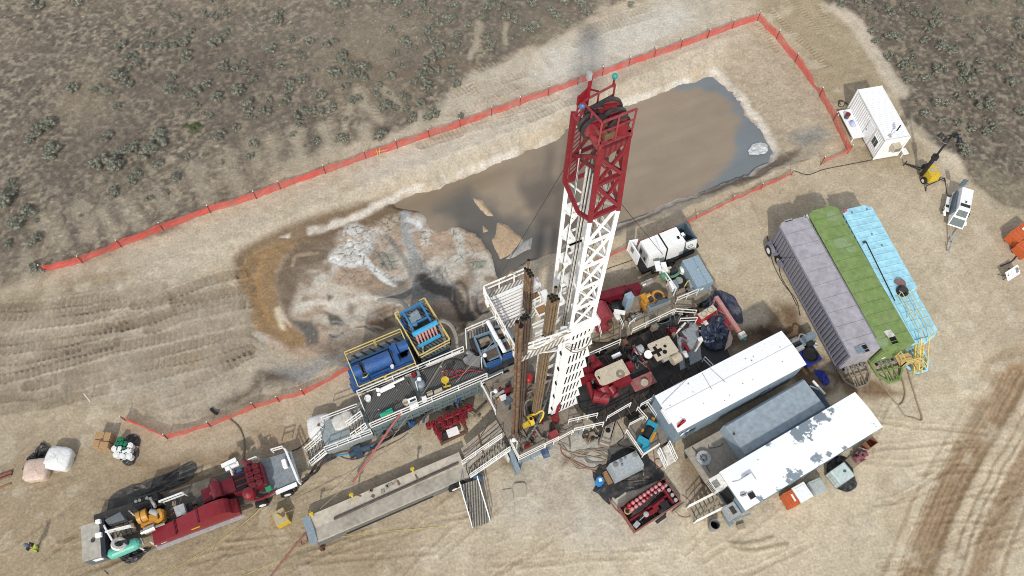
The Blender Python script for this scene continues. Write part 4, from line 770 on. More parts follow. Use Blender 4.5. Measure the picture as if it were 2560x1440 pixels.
STEP_M = mat('tan_tread', (.36, .31, .23), .7, dirt=.5, dcol=(.2, .16, .12)); GRATE = grating('step_grating', (.40, .37, .31), (.05, .045, .04), .12)
stair('access_stair', 'open steel stair with tan treads at the door of the peeling-roof trailer', Q2(-.4, 1.5, 1.35), Q2(-2.55, 1.25, .1), 1.15, WR, STEP_M, nstep=7)
# deck trailer with water tank between the two houses
A = P(1712,1124,1.15); B = P(2030,950,1.15); u3, v3 = frame(A, B); Q3 = lambda a, q, z: A+u3*a+v3*q+UP3*(z-1.15)
wt = thing('water_tank_skid', 'blue-grey box tank on a flat deck between the two white-roofed houses', 'tank', Q3(5, 1.4, 0)); b = MB(); b.edge(Q3(0, 0, 0), Q3(11.2, 0, 0), -2.85, .85, 1.15); dk_ = b('deck', TANST, wt); b = MB()
for q in (.3, 2.5): b.edge(Q3(0, q, 0), Q3(11.2, q, 0), -.2, .15, .85)
b('skid', DK, wt)
c0, c1_ = P(1810,1062,2.75), P(2008,946,2.75); Lw = (c1_-c0).length; uw, vw = frame(c0, c1_); Qw = lambda a, q, z: c0+uw*a+vw*q+UP3*(z-2.75); b = MB(); ch = .16; ww = 2.75
prof = [(0, 1.16), (0, 2.75-ch), (ch, 2.75), (ww-ch, 2.75), (ww, 2.75-ch), (ww, 1.16)]
b.hexa([Qw(0, q, z) for q, z in prof], [Qw(Lw, q, z) for q, z in prof]); b('tank_shell', mat('tank_blue_grey', (.30, .36, .41), .42, dirt=.3, dcol=(.36, .31, .24), scale=.7), wt)
b = MB(); b.cyl(P(1835,1085,2.75), P(1835,1085,2.83), .1, 10); b('filler_cap', DK, wt)
b = MB(); c = P(1757,1147,1.18); b.ring(c+UP3*.05, UP3, .10, .36, .08, 20); b.ring(c+UP3*.28, UP3, .30, .55, .05, 22); b.cyl(c, c+UP3*.35, .1, 12); b.ring(c+UP3*.02, UP3, .5, .58, .05, 22); b('pump_reel', STL, wt)
b = MB(); b.tube([P(1730,1118,1.2), P(1757,1147,1.4), P(1775,1182,1.2)], .03, 5); b.tube(drape([P(1770,1110,1.18), P(1775,1120,1.18), P(1800,1115,1.18), P(1808,1108,1.18)]), .02, 5); b('deck_cable', HOSE, wt)
b = MB(); b.box(P(1757,1188,.6), (.4, .3, .5), .6); b.cyl(P(1750,1180,.5), P(1760,1195,.9), .12); b('valve_cluster', DK, wt)
b = MB(); b.edge(Q3(11.25, .2, 0), Q3(12.2, .2, 0), -2.2, .5, .62)
for q in (.4, .9, 1.4): b.bar(Q3(11.3, q, 1.0), Q3(12.3, q+.1, .9), .12)
b('end_frame', GBD, wt); b = MB(); b.bar(P(2032,952,1.6), P(2062,985,1.3), .16, .12); b.bar(P(2025,965,1.2), P(2050,975,1.1), .1); b('white_beam', W, wt)
# ------------------------------------------------------------------ helpers for boxes drawn from roof corners
def yaw_of(u): return math.atan2(u.y, u.x)
def quad(pts, z): return [P(x, y, z) for x, y in pts]
def rect(a, b, c, z):    # a->b one edge, c gives the width; returns origin, u, v (towards c), L, W
    A, B, Cc = P(*a, z), P(*b, z), P(*c, z); u = Vector(((B-A).x, (B-A).y, 0)); L = u.length; u.normalize(); v = Vector((-u.y, u.x, 0)); w = (Cc-A).dot(v)
    if w < 0: v = -v; w = -w
    return A, u, v, L, w
def rbox(b, R_, z0, z1, a0=0., a1=1., q0=0., q1=1.):   # box in fractions of a rect
    A, u, v, L, w = R_; f = lambda a, q: A+u*L*a+v*w*q
    return b.prism([f(a0, q0), f(a1, q0), f(a1, q1), f(a0, q1)], z0, z1)
def rp(R_, a, q, z): A, u, v, L, w = R_; p = A+u*L*a+v*w*q; return Vector((p.x, p.y, z))
def tarp(name, label, pts, m, h=.12, group=None, z=0., n=16):
    cx = sum(p[0] for p in pts)/len(pts); cy = sum(p[1] for p in pts)/len(pts); ring = drape([(*p, 0) for p in pts+[pts[0]]], 40)[:-1]; vs = []; fs = []; N = len(ring); K = 6
    for k in range(K+1):
        f = k/K
        for i, p in enumerate(ring):
            x, y = cx+(p.x-cx)*f, cy+(p.y-cy)*f; q = P(x, y, z); j = vn(np.array([q.x*3.1]), np.array([q.y*3.1]), 1., 7)[0]; edge = 1-f**4
            vs.append(Vector((q.x+(j-.5)*.2*f, q.y, terr(q.x, q.y)*(z == 0)+z+.03+h*edge*abs(j-.35)*2+h*.6*(1-abs((j*7) % 2-1))*f)))
    for k in range(K):
        for i in range(N): fs.append((k*N+i, k*N+(i+1) % N, (k+1)*N+(i+1) % N, (k+1)*N+i))
    b = MB(); b.add(vs, fs); o = b(name, m); tag(o, label, 'tarp', group); return o
def hose(name, label, pts, r, m, cat='hose', z=None, group=None, n=40, px=True):
    q = [(G(x[0], x[1], r*.9) if len(x) == 2 else P(*x)) if px else V3(x) for x in pts]; b = MB(); b.tube(drape(q, n), r, 6); o = b(name, m); tag(o, label, cat, group); return o
def lamp(parent, foot, h, arm=(0, 0, 0), m=W, r=.17):
    b = MB(); b.tube([foot, foot+UP3*h, foot+UP3*h+V3(arm)], .04, 6); b('lamp_post', m, parent)
    b = MB(); c = foot+UP3*h+V3(arm); b.lathe(c-UP3*.08, [(.06, .25), (r*.7, .2), (r, .05), (r*.95, 0)], 12); b('floodlight', m, parent)
def person(label, feet, yaw, top, legs, head, pose=None, hat=None, scale=1.):
    """standing figure grown from a jointed skeleton; clothes are children"""
    t = bpy.data.objects.new('person', bpy.data.meshes.new('person')); COL.objects.link(t); me = t.data
    J = dict(pel=(0,0,.95), chest=(.02,0,1.25), neck=(.03,0,1.46), head=(.05,0,1.62), top=(.05,0,1.74), ls=(.02,.19,1.41), le=(-.03,.25,1.13), lw=(.10,.24,.90), lh=(.14,.23,.80), rs=(.02,-.19,1.41), re=(-.03,-.25,1.13), rw=(.10,-.24,.90), rh=(.14,-.23,.80), lhip=(0,.10,.90), lk=(.05,.12,.50), la=(-.02,.13,.09), lt=(.14,.15,.05), rhip=(0,-.10,.90), rk=(.10,-.11,.50), ra=(.16,-.12,.09), rt=(.32,-.13,.05))
    J.update(pose or {})
    rad = dict(pel=.14, chest=.155, neck=.06, head=.10, top=.07, ls=.075, le=.05, lw=.036, lh=.04, rs=.075, re=.05, rw=.036, rh=.04, lhip=.10, lk=.065, la=.045, lt=.04, rhip=.10, rk=.065, ra=.045, rt=.04)
    E = [('pel','chest'),('chest','neck'),('neck','head'),('head','top'),('chest','ls'),('ls','le'),('le','lw'),('lw','lh'),('chest','rs'),('rs','re'),('re','rw'),('rw','rh'),('pel','lhip'),('lhip','lk'),('lk','la'),('la','lt'),('pel','rhip'),('rhip','rk'),('rk','ra'),('ra','rt')]
    def grow(keys, infl, nm, m, parent, sub=2):
        ob = t if nm == 'person' else bpy.data.objects.new(nm, bpy.data.meshes.new(nm))
        if nm != 'person': COL.objects.link(ob); ob.parent = parent
        ks = [k for k in J if k in keys]; ix = {k: i for i, k in enumerate(ks)}; ob.data.from_pydata([Vector(J[k])*scale for k in ks], [(ix[a], ix[b]) for a, b in E if a in ix and b in ix], [])
        md = ob.modifiers.new('skin', 'SKIN'); sv = ob.data.skin_vertices[0].data
        for k in ks: sv[ix[k]].radius = (rad[k]*infl*scale,)*2; sv[ix[k]].use_root = k in ('pel', 'chest' if 'pel' not in ks else 'pel', 'neck' if 'chest' not in ks else 'pel')
        s_ = ob.modifiers.new('sub', 'SUBSURF'); s_.levels = sub; s_.render_levels = sub; ob.data.materials.append(m); return ob
    SKIN = mat('skin', (.42, .26, .19), .6, dirt=0)
    grow(set(J), 1.0, 'person', SKIN, None)
    grow({'pel','chest','ls','le','lw','rs','re','rw'}, 1.16, 'jacket', top, t); grow({'pel','lhip','lk','la','rhip','rk','ra'}, 1.15, 'trousers', legs, t)
    for s in ('l', 'r'):
        b = MB(); a = Vector(J[s+'a'])*scale; q = Vector(J[s+'t'])*scale; b.hexa([a+Vector((-.07, -.05, -.09)), q+Vector((.05, -.05, -.05)), q+Vector((.05, .05, -.05)), a+Vector((-.07, .05, -.09))], [a+Vector((-.06, -.045, .06)), q+Vector((.03, -.04, .03)), q+Vector((.03, .04, .03)), a+Vector((-.06, .045, .06))]); o = b('boot', mat('boot_leather', (.05, .035, .025), .7)); o.location = (0, 0, 0); o.data.transform(Matrix.Translation(ORG[o.name])); o.parent = t
        hb = MB(); w_ = Vector(J[s+'h'])*scale
        for k in range(4): hb.tube([w_+Vector((.0, (k-1.5)*.02, -.02)), w_+Vector((.02, (k-1.5)*.022, -.07)), w_+Vector((.05, (k-1.5)*.02, -.10+abs(k-1.4)*.012))], .0095, 5)
        hb.tube([w_+Vector((.02, 0, 0)), w_+Vector((.06, 0, -.03)), w_+Vector((.07, 0, -.06))], .011, 5); o = hb('fingers', SKIN); o.location = (0, 0, 0); o.data.transform(Matrix.Translation(ORG[o.name])); o.parent = t
    hp = Vector(J['head'])*scale; fb = MB(); fb.ball(hp+Vector((.10, 0, -.01)), (.025, .016, .03), 6, 4)
    for s in (-1, 1): fb.ball(hp+Vector((.02, s*.105, 0)), (.02, .012, .035), 6, 4)
    o = fb('face', SKIN); o.location = (0, 0, 0); o.data.transform(Matrix.Translation(ORG[o.name])); o.parent = t
    eb = MB()
    for s in (-1, 1): eb.ball(hp+Vector((.092, s*.035, .025)), .012, 6, 4)
    eb.box(hp+Vector((.098, 0, -.055)), (.01, .045, .01)); o = eb('eyes_and_mouth', mat('dark_eye', (.02, .015, .012), .4, dirt=0)); o.location = (0, 0, 0); o.data.transform(Matrix.Translation(ORG[o.name])); o.parent = t
    if hat:
        b = MB(); b.lathe(hp+Vector((0, 0, .04)), [(.15, 0), (.155, .015), (.13, .02), (.125, .07), (.09, .115), (.03, .13)], 14); b.box(hp+Vector((.13, 0, .05)), (.1, .16, .015)); o = b('hard_hat', hat); o.location = (0, 0, 0); o.data.transform(Matrix.Translation(ORG[o.name])); o.parent = t
    t.location = feet; t.rotation_euler = (0, 0, yaw); tag(t, label, 'person'); return t
# ------------------------------------------------------------------ white site office container
RO = rect((2144.9, 225.7), (2213.4, 352.6), (2204.7, 216.2), 2.8); A, u, v, L, w_ = RO
t = thing('site_office', 'white corrugated office container with a window, standing beside the haul road', 'container', rp(RO, .5, .5, 0)); b = MB(); rbox(b, RO, .2, 2.8, .004, .996, .01, .99); b('body', W, t)
def corr(p0, p1, n, out, z0, z1, d=.05):
    b = MB(); pr = []; d_ = (p1-p0); 
    for k in range(n): f = k/n; s = 1/n; pr += [(f, .012), (f+s*.35, .012), (f+s*.5, d), (f+s*.85, d)]
    pr.append((1, .012)); vs = []; fs = []
    for f, o in pr: q = p0+d_*f+out*o; vs += [Vector((q.x, q.y, z0)), Vector((q.x, q.y, z1))]
    for k in range(len(pr)-1): fs.append((2*k, 2*k+2, 2*k+3, 2*k+1))
    b.add(vs, fs); return b
corr(rp(RO, .03, 0, 0), rp(RO, .52, 0, 0), 11, -v, .35, 2.65)('side_panel', W, t); corr(rp(RO, .74, 0, 0), rp(RO, .98, 0, 0), 6, -v, .35, 2.65)('side_panel', W, t)
b = MB(); n = 26; vs = []; fs = []
for k in range(n):
    for f, z in ((k/n, 2.81), ((k+.4)/n, 2.81), ((k+.55)/n, 2.84), ((k+.85)/n, 2.84)): vs += [rp(RO, .02+.96*f, .03, z), rp(RO, .02+.96*f, .97, z)]
for k in range(len(vs)//2-1): fs.append((2*k, 2*k+1, 2*k+3, 2*k+2))
b.add(vs, fs); b('roof', CAB, t)
b = MB()
for q in (0.01, .99):
    b.bar(rp(RO, 0, q, 2.82), rp(RO, 1, q, 2.82), .09)
    for a in (0, 1): b.bar(rp(RO, a, q, .1), rp(RO, a, q, 2.86), .14)
for a in (0, 1): b.bar(rp(RO, a, 0, 2.82), rp(RO, a, 1, 2.82), .09); b.bar(rp(RO, a, 0, .22), rp(RO, a, 1, .22), .12, .2)
b('corner_frame', W, t)
b = MB(); c = rp(RO, .63, 0, 1.35)-v*.03; b.box(c, (1.0, .05, 2.1), yaw_of(u)); d = b('door', CAB, t); b = MB(); b.box(c-v*.05+u*(-.35), (.06, .06, .12), yaw_of(u)); b('handle', DK, d)
b = MB(); c = rp(RO, .85, 0, 1.6)-v*.06; b.box(c, (.95, .05, .95), yaw_of(u)); wn = b('window', CAB, t)
for s in (-.2, .2): b = MB(); b.box(c-v*.03+u*s, (.34, .02, .8), yaw_of(u)); b('pane', GLASS, wn)
b = MB(); rbox(b, RO, .55, .62, .06, .62, -.5, -.01)
for a in (.08, .6): b.bar(rp(RO, a, -.45, 0), rp(RO, a, -.45, .58), .08)
b('entry_deck', W, t)
b = MB(); c = rp(RO, .93, .25, 2.85); b.box(c, (.25, .3, .06), .5); b.bar(c, c+Vector((.45, .25, .55)), .05); b('lamp_bracket', STL, t); b = MB(); b.box(c+Vector((.55, .32, .72)), (.35, .12, .5), .9, ); b('floodlight', BLK, t)
b = MB(); b.box(rp(RO, 1., .55, 1.9)+u*.3, (.6, .75, .6), yaw_of(u)); ac = b('air_conditioner', TAN, t); b = MB(); b.box(rp(RO, 1., .55, 1.9)+u*.61, (.02, .6, .45), yaw_of(u)); b('grille', ST, ac)
b = MB(); b.tube(drape([rp(RO, 1.02, .5, 1.5), rp(RO, 1.03, .6, 1.0), rp(RO, 1.02, .8, 1.4), rp(RO, 1.03, .9, 1.0)]), .03, 5); b('conduit', ST, t)
b = MB(); c = rp(RO, 1.04, 1.12, .9); b.box(c, (.7, .5, .06), yaw_of(u)); b.bar(c, c-UP3*.9, .08); b('step_shelf', W, t)
fx = rp(RO, .18, -.35, .62)
b = MB(); b.cyl(fx+u*.2, fx+u*.2+UP3*.42, .22, 14); c_ = b('water_cooler', mat('cooler_dark', (.06, .09, .11), .5)); tag(c_, 'dark round drink cooler with a red lid on the office container deck', 'cooler'); b = MB(); b.cyl(fx+u*.2+UP3*.43, fx+u*.2+UP3*.53, .24, 14); o = b('lid', RED, None); o.data.transform(Matrix.Translation(ORG[o.name]-ORG[c_.name])); o.location = (0, 0, 0); o.parent = c_
b = MB(); b.sheet(fx+u*.7, fx+u*1.35, fx+u*1.4+v*.5, fx+u*.6+v*.5, 6, 6, lambda p, q: .28*math.sin(p*3.1)*math.sin(q*3.1)+.05*math.sin(p*19)*math.sin(q*15)+.05); o = b('cloth_bundle', mat('lilac_cloth', (.42, .45, .68), .8, dirt=.3, dcol=(.7, .7, .72))); tag(o, 'lilac and white cloth bundle lying on the office container deck', 'bag')
hose('cable_coil', 'black cable coil lying at the far corner of the office container', [(2102, 262), (2095, 255), (2103, 251), (2112, 258), (2106, 268), (2096, 264), (2100, 254), (2112, 256), (2120, 262)], .04, HOSE, 'cable')
person('person in a lime jacket and dark trousers by the end wall of the office container', G(2209, 390), 1.0, mat('lime_jacket', (.42, .55, .10), .8, dirt=.2, dcol=(.2, .3, .05)), mat('dark_trousers', (.05, .05, .045), .9), None, hat=mat('lime_hat', (.35, .5, .08), .5))
# ------------------------------------------------------------------ yellow light tower
b0 = G(2328, 440); u = Vector((math.cos(-.05), math.sin(-.05), 0)); Rl = rect((2311, 419), (2333, 413), (2318, 448), 1.1)
t = thing('light_tower', 'yellow trailer light tower with four black lamps raised on a thin mast', 'light tower', rp(Rl, .5, .5, 0)); A, u, v, L, w_ = Rl
b = MB(); b.hexa([rp(Rl, 0, -.1, .35), rp(Rl, 1.15, -.1, .35), rp(Rl, 1.15, 1.05, .35), rp(Rl, 0, 1.05, .35)], [rp(Rl, .08, 0, 1.15), rp(Rl, 1.05, 0, 1.15), rp(Rl, 1.05, .95, 1.15), rp(Rl, .08, .95, 1.15)]); hd = b('body', YEL, t)
b = MB(); rbox(b, Rl, 1.151, 1.17, .35, .8, .25, .55); b('vent_panel', STL, t); b = MB(); rbox(b, Rl, .5, 1.0, .2, .95, -.35, -.06); b('radiator_end', BLK, t)
b = MB(); b.bar(rp(Rl, -.3, 1.2, .3), rp(Rl, 2.0, .95, .3), .08); b.bar(rp(Rl, -.3, 1.2, .3), rp(Rl, -.4, 1.5, .02), .08); b.bar(rp(Rl, 2, .95, .3), rp(Rl, 2.1, 1.2, .02), .08); b.bar(rp(Rl, .2, -.2, .3), rp(Rl, -.9, -1.1, .3), .08); b.bar(rp(Rl, .7, -.2, .3), rp(Rl, -.9, -1.1, .3), .08); b.bar(rp(Rl, -.9, -1.1, 0), rp(Rl, -.9, -1.1, .7), .07); b('chassis', DK, t)
for q in (-.18, 1.2): wheel(t, rp(Rl, q, .72, .32), u, .32, .22, WS)
mb = P(2318, 418, 1.6); mt_ = P(2396, 330, 5.6); mt_ = Vector((mb.x, mb.y, 6.4)); b = MB(); b.bar(mb-UP3*1.2, mb+UP3*1.6, .26); b.bar(mb+UP3*1.6, mt_, .13); b.bar(mb+UP3*1.2, mb+UP3*1.75, .42); b('mast', BLK, t)
b = MB(); b.bar(mt_+Vector((-.75, -.1, -.3)), mt_+Vector((.75, .1, -.3)), .07); b('lamp_bar', BLK, t)
for dx, dy in ((-.75, .25), (-.45, -.25), (.45, .3), (.6, -.25)):
    c = mt_+Vector((dx, dy, -.35)); b = MB(); b.cyl(c, c+Vector((dx*.2, -.15, -.32)), .15, 12, .25); l_ = b('lamp_head', BLK, t); b = MB(); e = c+Vector((dx*.2, -.15, -.33)); b.cyl(e, e+Vector((dx*.01, -.005, -.02)), .22, 12); b('lens', STL, l_)
# ------------------------------------------------------------------ white generator trailer by the scrub
Rg = rect((2407, 467), (2398, 517), (2434.7, 476), 1.7); A, u, v, L, w_ = Rg
t = thing('generator_trailer', 'small white generator trailer with dark grilles and a drawbar, below the yellow light tower', 'generator', rp(Rg, .5, .5, 0))
b = MB(); b.hexa([rp(Rg, 0, -.35, .5), rp(Rg, 1.55, -.25, .5), rp(Rg, 1.55, 1.1, .5), rp(Rg, 0, 1.1, .5)], [rp(Rg, 0, 0, 1.7), rp(Rg, 1, 0, 1.7), rp(Rg, 1, 1, 1.7), rp(Rg, 0, 1, 1.7)]); b('body', CAB, t)
b = MB(); s = lambda a, q: rp(Rg, 1+.55*a, lerp((0-.0, 0, 0), (-.25, 0, 0), a)[0]*(1-q)+(1+.1*a)*q, 1.7-1.2*a+.012)
b.add([s(.12, .1), s(.12, .9), s(.45, .9), s(.45, .1)], [(0, 1, 2, 3)]); b.add([s(.55, .05), s(.55, .95), s(.95, .95), s(.95, .05)], [(0, 1, 2, 3)]); b('front_grille', mat('dark_green_grille', (.07, .10, .10), .5), t)
b = MB(); rbox(b, Rg, .6, 1.4, .1, 1.1, -.32, -.22); b('side_door', GBD, t); b = MB(); rbox(b, Rg, 1.701, 1.72, .78, .92, .08, .95); b('roof_vent', DK, t); b = MB(); b.cyl(rp(Rg, .7, .5, 1.7), rp(Rg, .7, .5, 1.85), .06); b('exhaust', BLK, t); b = MB(); rbox(b, Rg, 1.7, 2.6, -.04, .0, -.35, .05); b('raised_panel', GBD, t)
b = MB(); rbox(b, Rg, .62, .68, .3, 1.0, -.8, -.4); b.bar(rp(Rg, 1.0, -.8, .64), rp(Rg, 1.15, -.6, .4), .2, .08); rbox(b, Rg, .62, .68, 1.2, 1.4, 1.08, 1.3); b('mudguard', W, t)
for q in (-.62, 1.3): wheel(t, rp(Rg, .75, q, .36), v, .36, .24)
b = MB(); b.bar(rp(Rg, 1.5, 0, .45), rp(Rg, 2.3, .35, .45), .09); b.bar(rp(Rg, 1.5, 1, .45), rp(Rg, 2.3, .35, .45), .09); b.bar(rp(Rg, 2.3, .35, .45), rp(Rg, 2.75, .35, .4), .09); b.bar(rp(Rg, 2.6, .3, 0), rp(Rg, 2.6, .3, .75), .08); b('drawbar', STL, t)
hose('power_cable', 'dark cable running from the yellow light tower to the small generator trailer', [(2345, 448), (2362, 455), (2366, 480), (2372, 490), (2390, 486)], .03, HOSE, 'cable')
# ------------------------------------------------------------------ orange bins and the sign at the right edge
def bin_(label, a, bq, c, z, m, lidm=None):
    R_ = rect(a, bq, c, z); t = thing('plastic_bin', label, 'bin', rp(R_, .5, .5, 0)); b = MB(); rbox(b, R_, .1, z-.12); rbox(b, R_, z-.12, z, -.02, 1.02, -.02, 1.02)
    for k in range(4): rbox(b, R_, z, z+.03, .1+.22*k, .24+.22*k, .12, .88)
    b('bin_body', m, t); b = MB()
    for q in (.1, .8): rbox(b, R_, 0, .1, 0, 1, q, q+.12)
    b('bin_foot', DK, t); return t, R_
t, R_ = bin_('orange plastic bin at the right edge, upper of two', (2524, 583), (2565, 552), (2545, 608), 1.1, ORNG); b = MB(); rbox(b, R_, 1.131, 1.145, .55, .8, .3, .7); b('white_sticker', W, t)
bin_('orange plastic bin at the right edge, lower of two', (2543, 611), (2590, 580), (2563, 640), 1.1, ORNG)
c = G(2520, 692); t = thing('notice_board', 'white notice board on a low stand in the dirt below the orange bins', 'sign', c); d = Vector((.83, .52, 0)).normalized(); nn = Vector((.35, -.5, .8)).normalized(); up_ = nn.cross(d).normalized()*-1; up_ = up_ if up_.z > 0 else -up_
b = MB(); cc = c+UP3*.7; b.hexa([cc-d*.75-up_*.42, cc+d*.75-up_*.42, cc+d*.75+up_*.42, cc-d*.75+up_*.42], [cc-d*.75-up_*.42+nn*.03, cc+d*.75-up_*.42+nn*.03, cc+d*.75+up_*.42+nn*.03, cc-d*.75+up_*.42+nn*.03]); b('board', W, t)
b = MB()
for k in range(7):
    for s in (-.4, .02): b.box(cc+d*(s-.12)+up_*(.28-.09*k)+nn*.034, (.34, .022, .004), rot=Matrix((d, up_, nn)).transposed())
b.box(cc+d*.5+up_*.02+nn*.034, (.3, .5, .004), rot=Matrix((d, up_, nn)).transposed()); b('print', ST, t)
b = MB()
for s in (-.6, .6): b.bar(c+d*s, cc+d*s+UP3*.2, .05); b.bar(c+d*s+Vector((-.3, .5, 0)), cc+d*s, .05)
b('stand', DK, t)
o = hose('steel_bar', 'dark steel bar lying on the dirt above the white notice board', [(2500, 666), (2528, 655), (2540, 642)], .05, DK, 'bar', n=4)
# ------------------------------------------------------------------ lower right: crates, tote, pallets, barrel
R_ = rect((2075, 1180), (2110, 1156), (2102, 1213), 1.1); t = thing('water_tote', 'translucent white cube tote with a caged frame standing on black sheeting', 'tote', rp(R_, .5, .5, 0)); b = MB(); rbox(b, R_, .16, 1.08)
for k in range(5): rbox(b, R_, 1.08, 1.115, .08, .92, .06+.19*k, .17+.19*k)
b('bottle', IBC, t); b = MB(); b.cyl(rp(R_, .7, .45, 1.1), rp(R_, .7, .45, 1.17), .11, 12); b('cap', GBD, t); b = MB()
for a in (0, .25, .5, .75, 1):
    for q in (-.015, 1.015): b.bar(rp(R_, a, q, .1), rp(R_, a, q, 1.1), .025); b.bar(rp(R_, q, a, .1), rp(R_, q, a, 1.1), .025)
for z in (.1, .6, 1.1):
    pr = [rp(R_, a, q, z) for a, q in ((-.015, -.015), (1.015, -.015), (1.015, 1.015), (-.015, 1.015))]
    for i in range(4): b.bar(pr[i], pr[(i+1) % 4], .03)
b('cage', STL, t); b = MB(); rbox(b, R_, 0.02, .14); b('pallet_base', DK, t)
tarp('plastic_sheet', 'crumpled black plastic sheet under the white cube tote', [(2064, 1180), (2068, 1150), (2090, 1140), (2120, 1150), (2140, 1200), (2134, 1222), (2114, 1230), (2084, 1216)], TARP, .16)
bt, R_ = bin_('orange plastic bin beside the peeling-roof trailer, next to a white lidded crate', (1957, 1235), (1979, 1224), (1980, 1269), .95, ORNG); b = MB(); rbox(b, R_, .96, .985, .62, .8, .25, .75); b('white_strip', W, bt)
bin_('white plastic crate with a ribbed lid between the orange bin and a grey one', (1980, 1221), (2009, 1205), (2004, 1256), 1.0, CAB)
bin_('grey lidded crate between the white crate and the cube tote', (2022, 1206), (2050, 1194), (2042, 1236), .95, mat('grey_lid', (.42, .46, .45), .6, dirt=.35))
def pallet(name, label, a, bq, c, m=WOOD, group=None):
    R_ = rect(a, bq, c, .14); t = thing(name, label, 'pallet', rp(R_, .5, .5, 0), group); b = MB()
    for k in range(7): rbox(b, R_, .11, .135, 0, 1, k/7+.02, (k+1)/7-.02)
    for a_ in (0, .44, .88): rbox(b, R_, .0, .108, a_, a_+.12, 0.01, .99)
    b('slats', m, t); return t, R_
pt, Rv = pallet('wooden_pallet', 'wooden pallet under the purple-red valve assembly', (2113, 1150), (2140, 1128), (2132, 1174))
def flange_valve(name, label, c, m, s=1., yaw=0.):
    t = thing(name, label, 'valve', c); b = MB(); d = Vector((math.cos(yaw), math.sin(yaw), 0)); e = Vector((-d.y, d.x, 0)); b.cyl(c+UP3*.3*s-d*.5*s, c+UP3*.3*s+d*.5*s, .16*s, 12); b.cyl(c+UP3*.3*s-e*.35*s, c+UP3*.3*s+e*.35*s, .14*s, 12); b.cyl(c+UP3*.02, c+UP3*.7*s, .17*s, 12); b('valve_body', m, t)
    b = MB()
    for k in (-1, 1): b.cyl(c+UP3*.3*s+d*k*.48*s, c+UP3*.3*s+d*k*.56*s, .25*s, 14); b.cyl(c+UP3*.3*s+e*k*.33*s, c+UP3*.3*s+e*k*.40*s, .22*s, 14)
    b.cyl(c+UP3*.62*s, c+UP3*.72*s, .26*s, 14)
    for k in range(8): a = k*.785; b.cyl(c+UP3*.7*s+Vector((math.cos(a), math.sin(a), 0))*.2*s, c+UP3*.8*s+Vector((math.cos(a), math.sin(a), 0))*.2*s, .03*s, 6)
    b('flange', m, t); b = MB(); b.cyl(c+UP3*.7*s, c+UP3*.735*s, .09*s, 10); b('bore', VOID, t); return t
flange_valve('valve_assembly', 'dusty purple-red flanged valve lying on a wooden pallet near the cube tote', rp(Rv, .85, .55, .14), mat('dusty_purple_red', (.26, .09, .11), .7, dirt=.4, dcol=(.3, .2, .17)), 1., .5)
R_ = rect((2162, 1105), (2182, 1090), (2175, 1122), .9); t = thing('rusty_box', 'rusty open steel box at the far corner of the peeling-roof trailer', 'box', rp(R_, .5, .5, 0)); b = MB()
for a0, a1, q0, q1 in ((0, 1, 0, .07), (0, 1, .93, 1), (0, .07, .07, .93), (.93, 1, .07, .93)): rbox(b, R_, .1, .9, a0, a1, q0, q1)
rbox(b, R_, .1, .16, .05, .95, .05, .95); b('box_shell', mat('orange_rust', (.30, .13, .07), .8, dirt=.6, dcol=(.12, .06, .04)), t); b = MB(); b.bar(rp(R_, -.7, .2, .2), rp(R_, -.2, 1.1, .2), .25); b.bar(rp(R_, -.6, .1, .5), rp(R_, -.1, 1.0, .5), .1); b('support_leg', TANST, t)
c = G(1781, 1317); t = thing('open_barrel', 'open empty grey steel barrel below the stair of the peeling-roof trailer', 'barrel', c); b = MB(); b.lathe(c, [(.36, 0), (.37, .3), (.38, .32), (.37, .34), (.37, .62), (.38, .64), (.37, .66), (.37, .9), (.33, .9), (.33, .06), (.02, .05)], 20); b('shell', ST, t); b = MB(); b.cyl(c+UP3*.09, c+UP3*.1, .325, 16); b('residue', VOID, t)
b = MB(); b.box(G(1851, 1317)+UP3*.12, (.55, .35, .24), .3); tag(b('timber_block', WOOD), 'pale timber block under the hitch end of the peeling-roof trailer', 'block')
# small equipment frame between tanks and the plain white house
R_ = rect((1965, 858), (2032, 826), (1975, 878), 1.0); t = thing('pump_unit', 'small blue-grey pump unit between the grey tank trailer and the plain white house', 'pump', rp(R_, .5, .5, 0)); b = MB(); rbox(b, R_, .3, .5); rbox(b, R_, .5, 1.1, .62, .98, .05, .8); b('base_frame', GB, t)
b = MB(); b.cyl(rp(R_, .0, .1, 1.2), rp(R_, .36, .12, 1.2), .2, 12); b.tube(drape([rp(R_, .35, .3, 1.2), rp(R_, .5, -.1, 1.4), rp(R_, .7, .4, 1.2)]), .07); b('motor', ST, t); b = MB(); rbox(b, R_, .5, .95, .1, .45, .9, 1.35); b('pump_box', STL, t); b = MB(); rbox(b, R_, .45, .7, -.05, .5, .3, .75); rbox(b, R_, .5, .8, .62, .85, 1.0, 1.4); b('dark_parts', DK, t)
c = G(2021, 894); t = thing('blue_tub', 'square blue tub holding a wide black bowl beside the plain white house end', 'tub', c); b = MB(); b.box(c+UP3*.2, (1.45, 1.35, .4), .5); b('tub_shell', BTUB, t); b = MB(); b.lathe(c+UP3*.41, [(.62, 0), (.66, .2), (.58, .2), (.5, .03), (.05, .02)], 18); b('black_bowl', BLK, t)
t2 = tarp('plastic_sheet', 'torn dark blue plastic sheet near the blue tub behind the houses', [(2035, 925), (2060, 930), (2075, 955), (2060, 965), (2045, 945)], BTUB, .12)
c = G(2036, 866); b = MB(); b.lathe(c, [(.16, 0), (.19, .36), (.17, .37), (.15, .05), (.02, .04)], 12); tag(b('white_bucket', PLAS), 'white bucket beside the blue tub at the tank trailer', 'bucket')
hose('suction_hose', 'dark hose from the green tank stair curving down to the dirt', [(2262, 900), (2275, 950), (2290, 1000), (2304, 1050), (2280, 1046)], .07, HOSET, group=None)
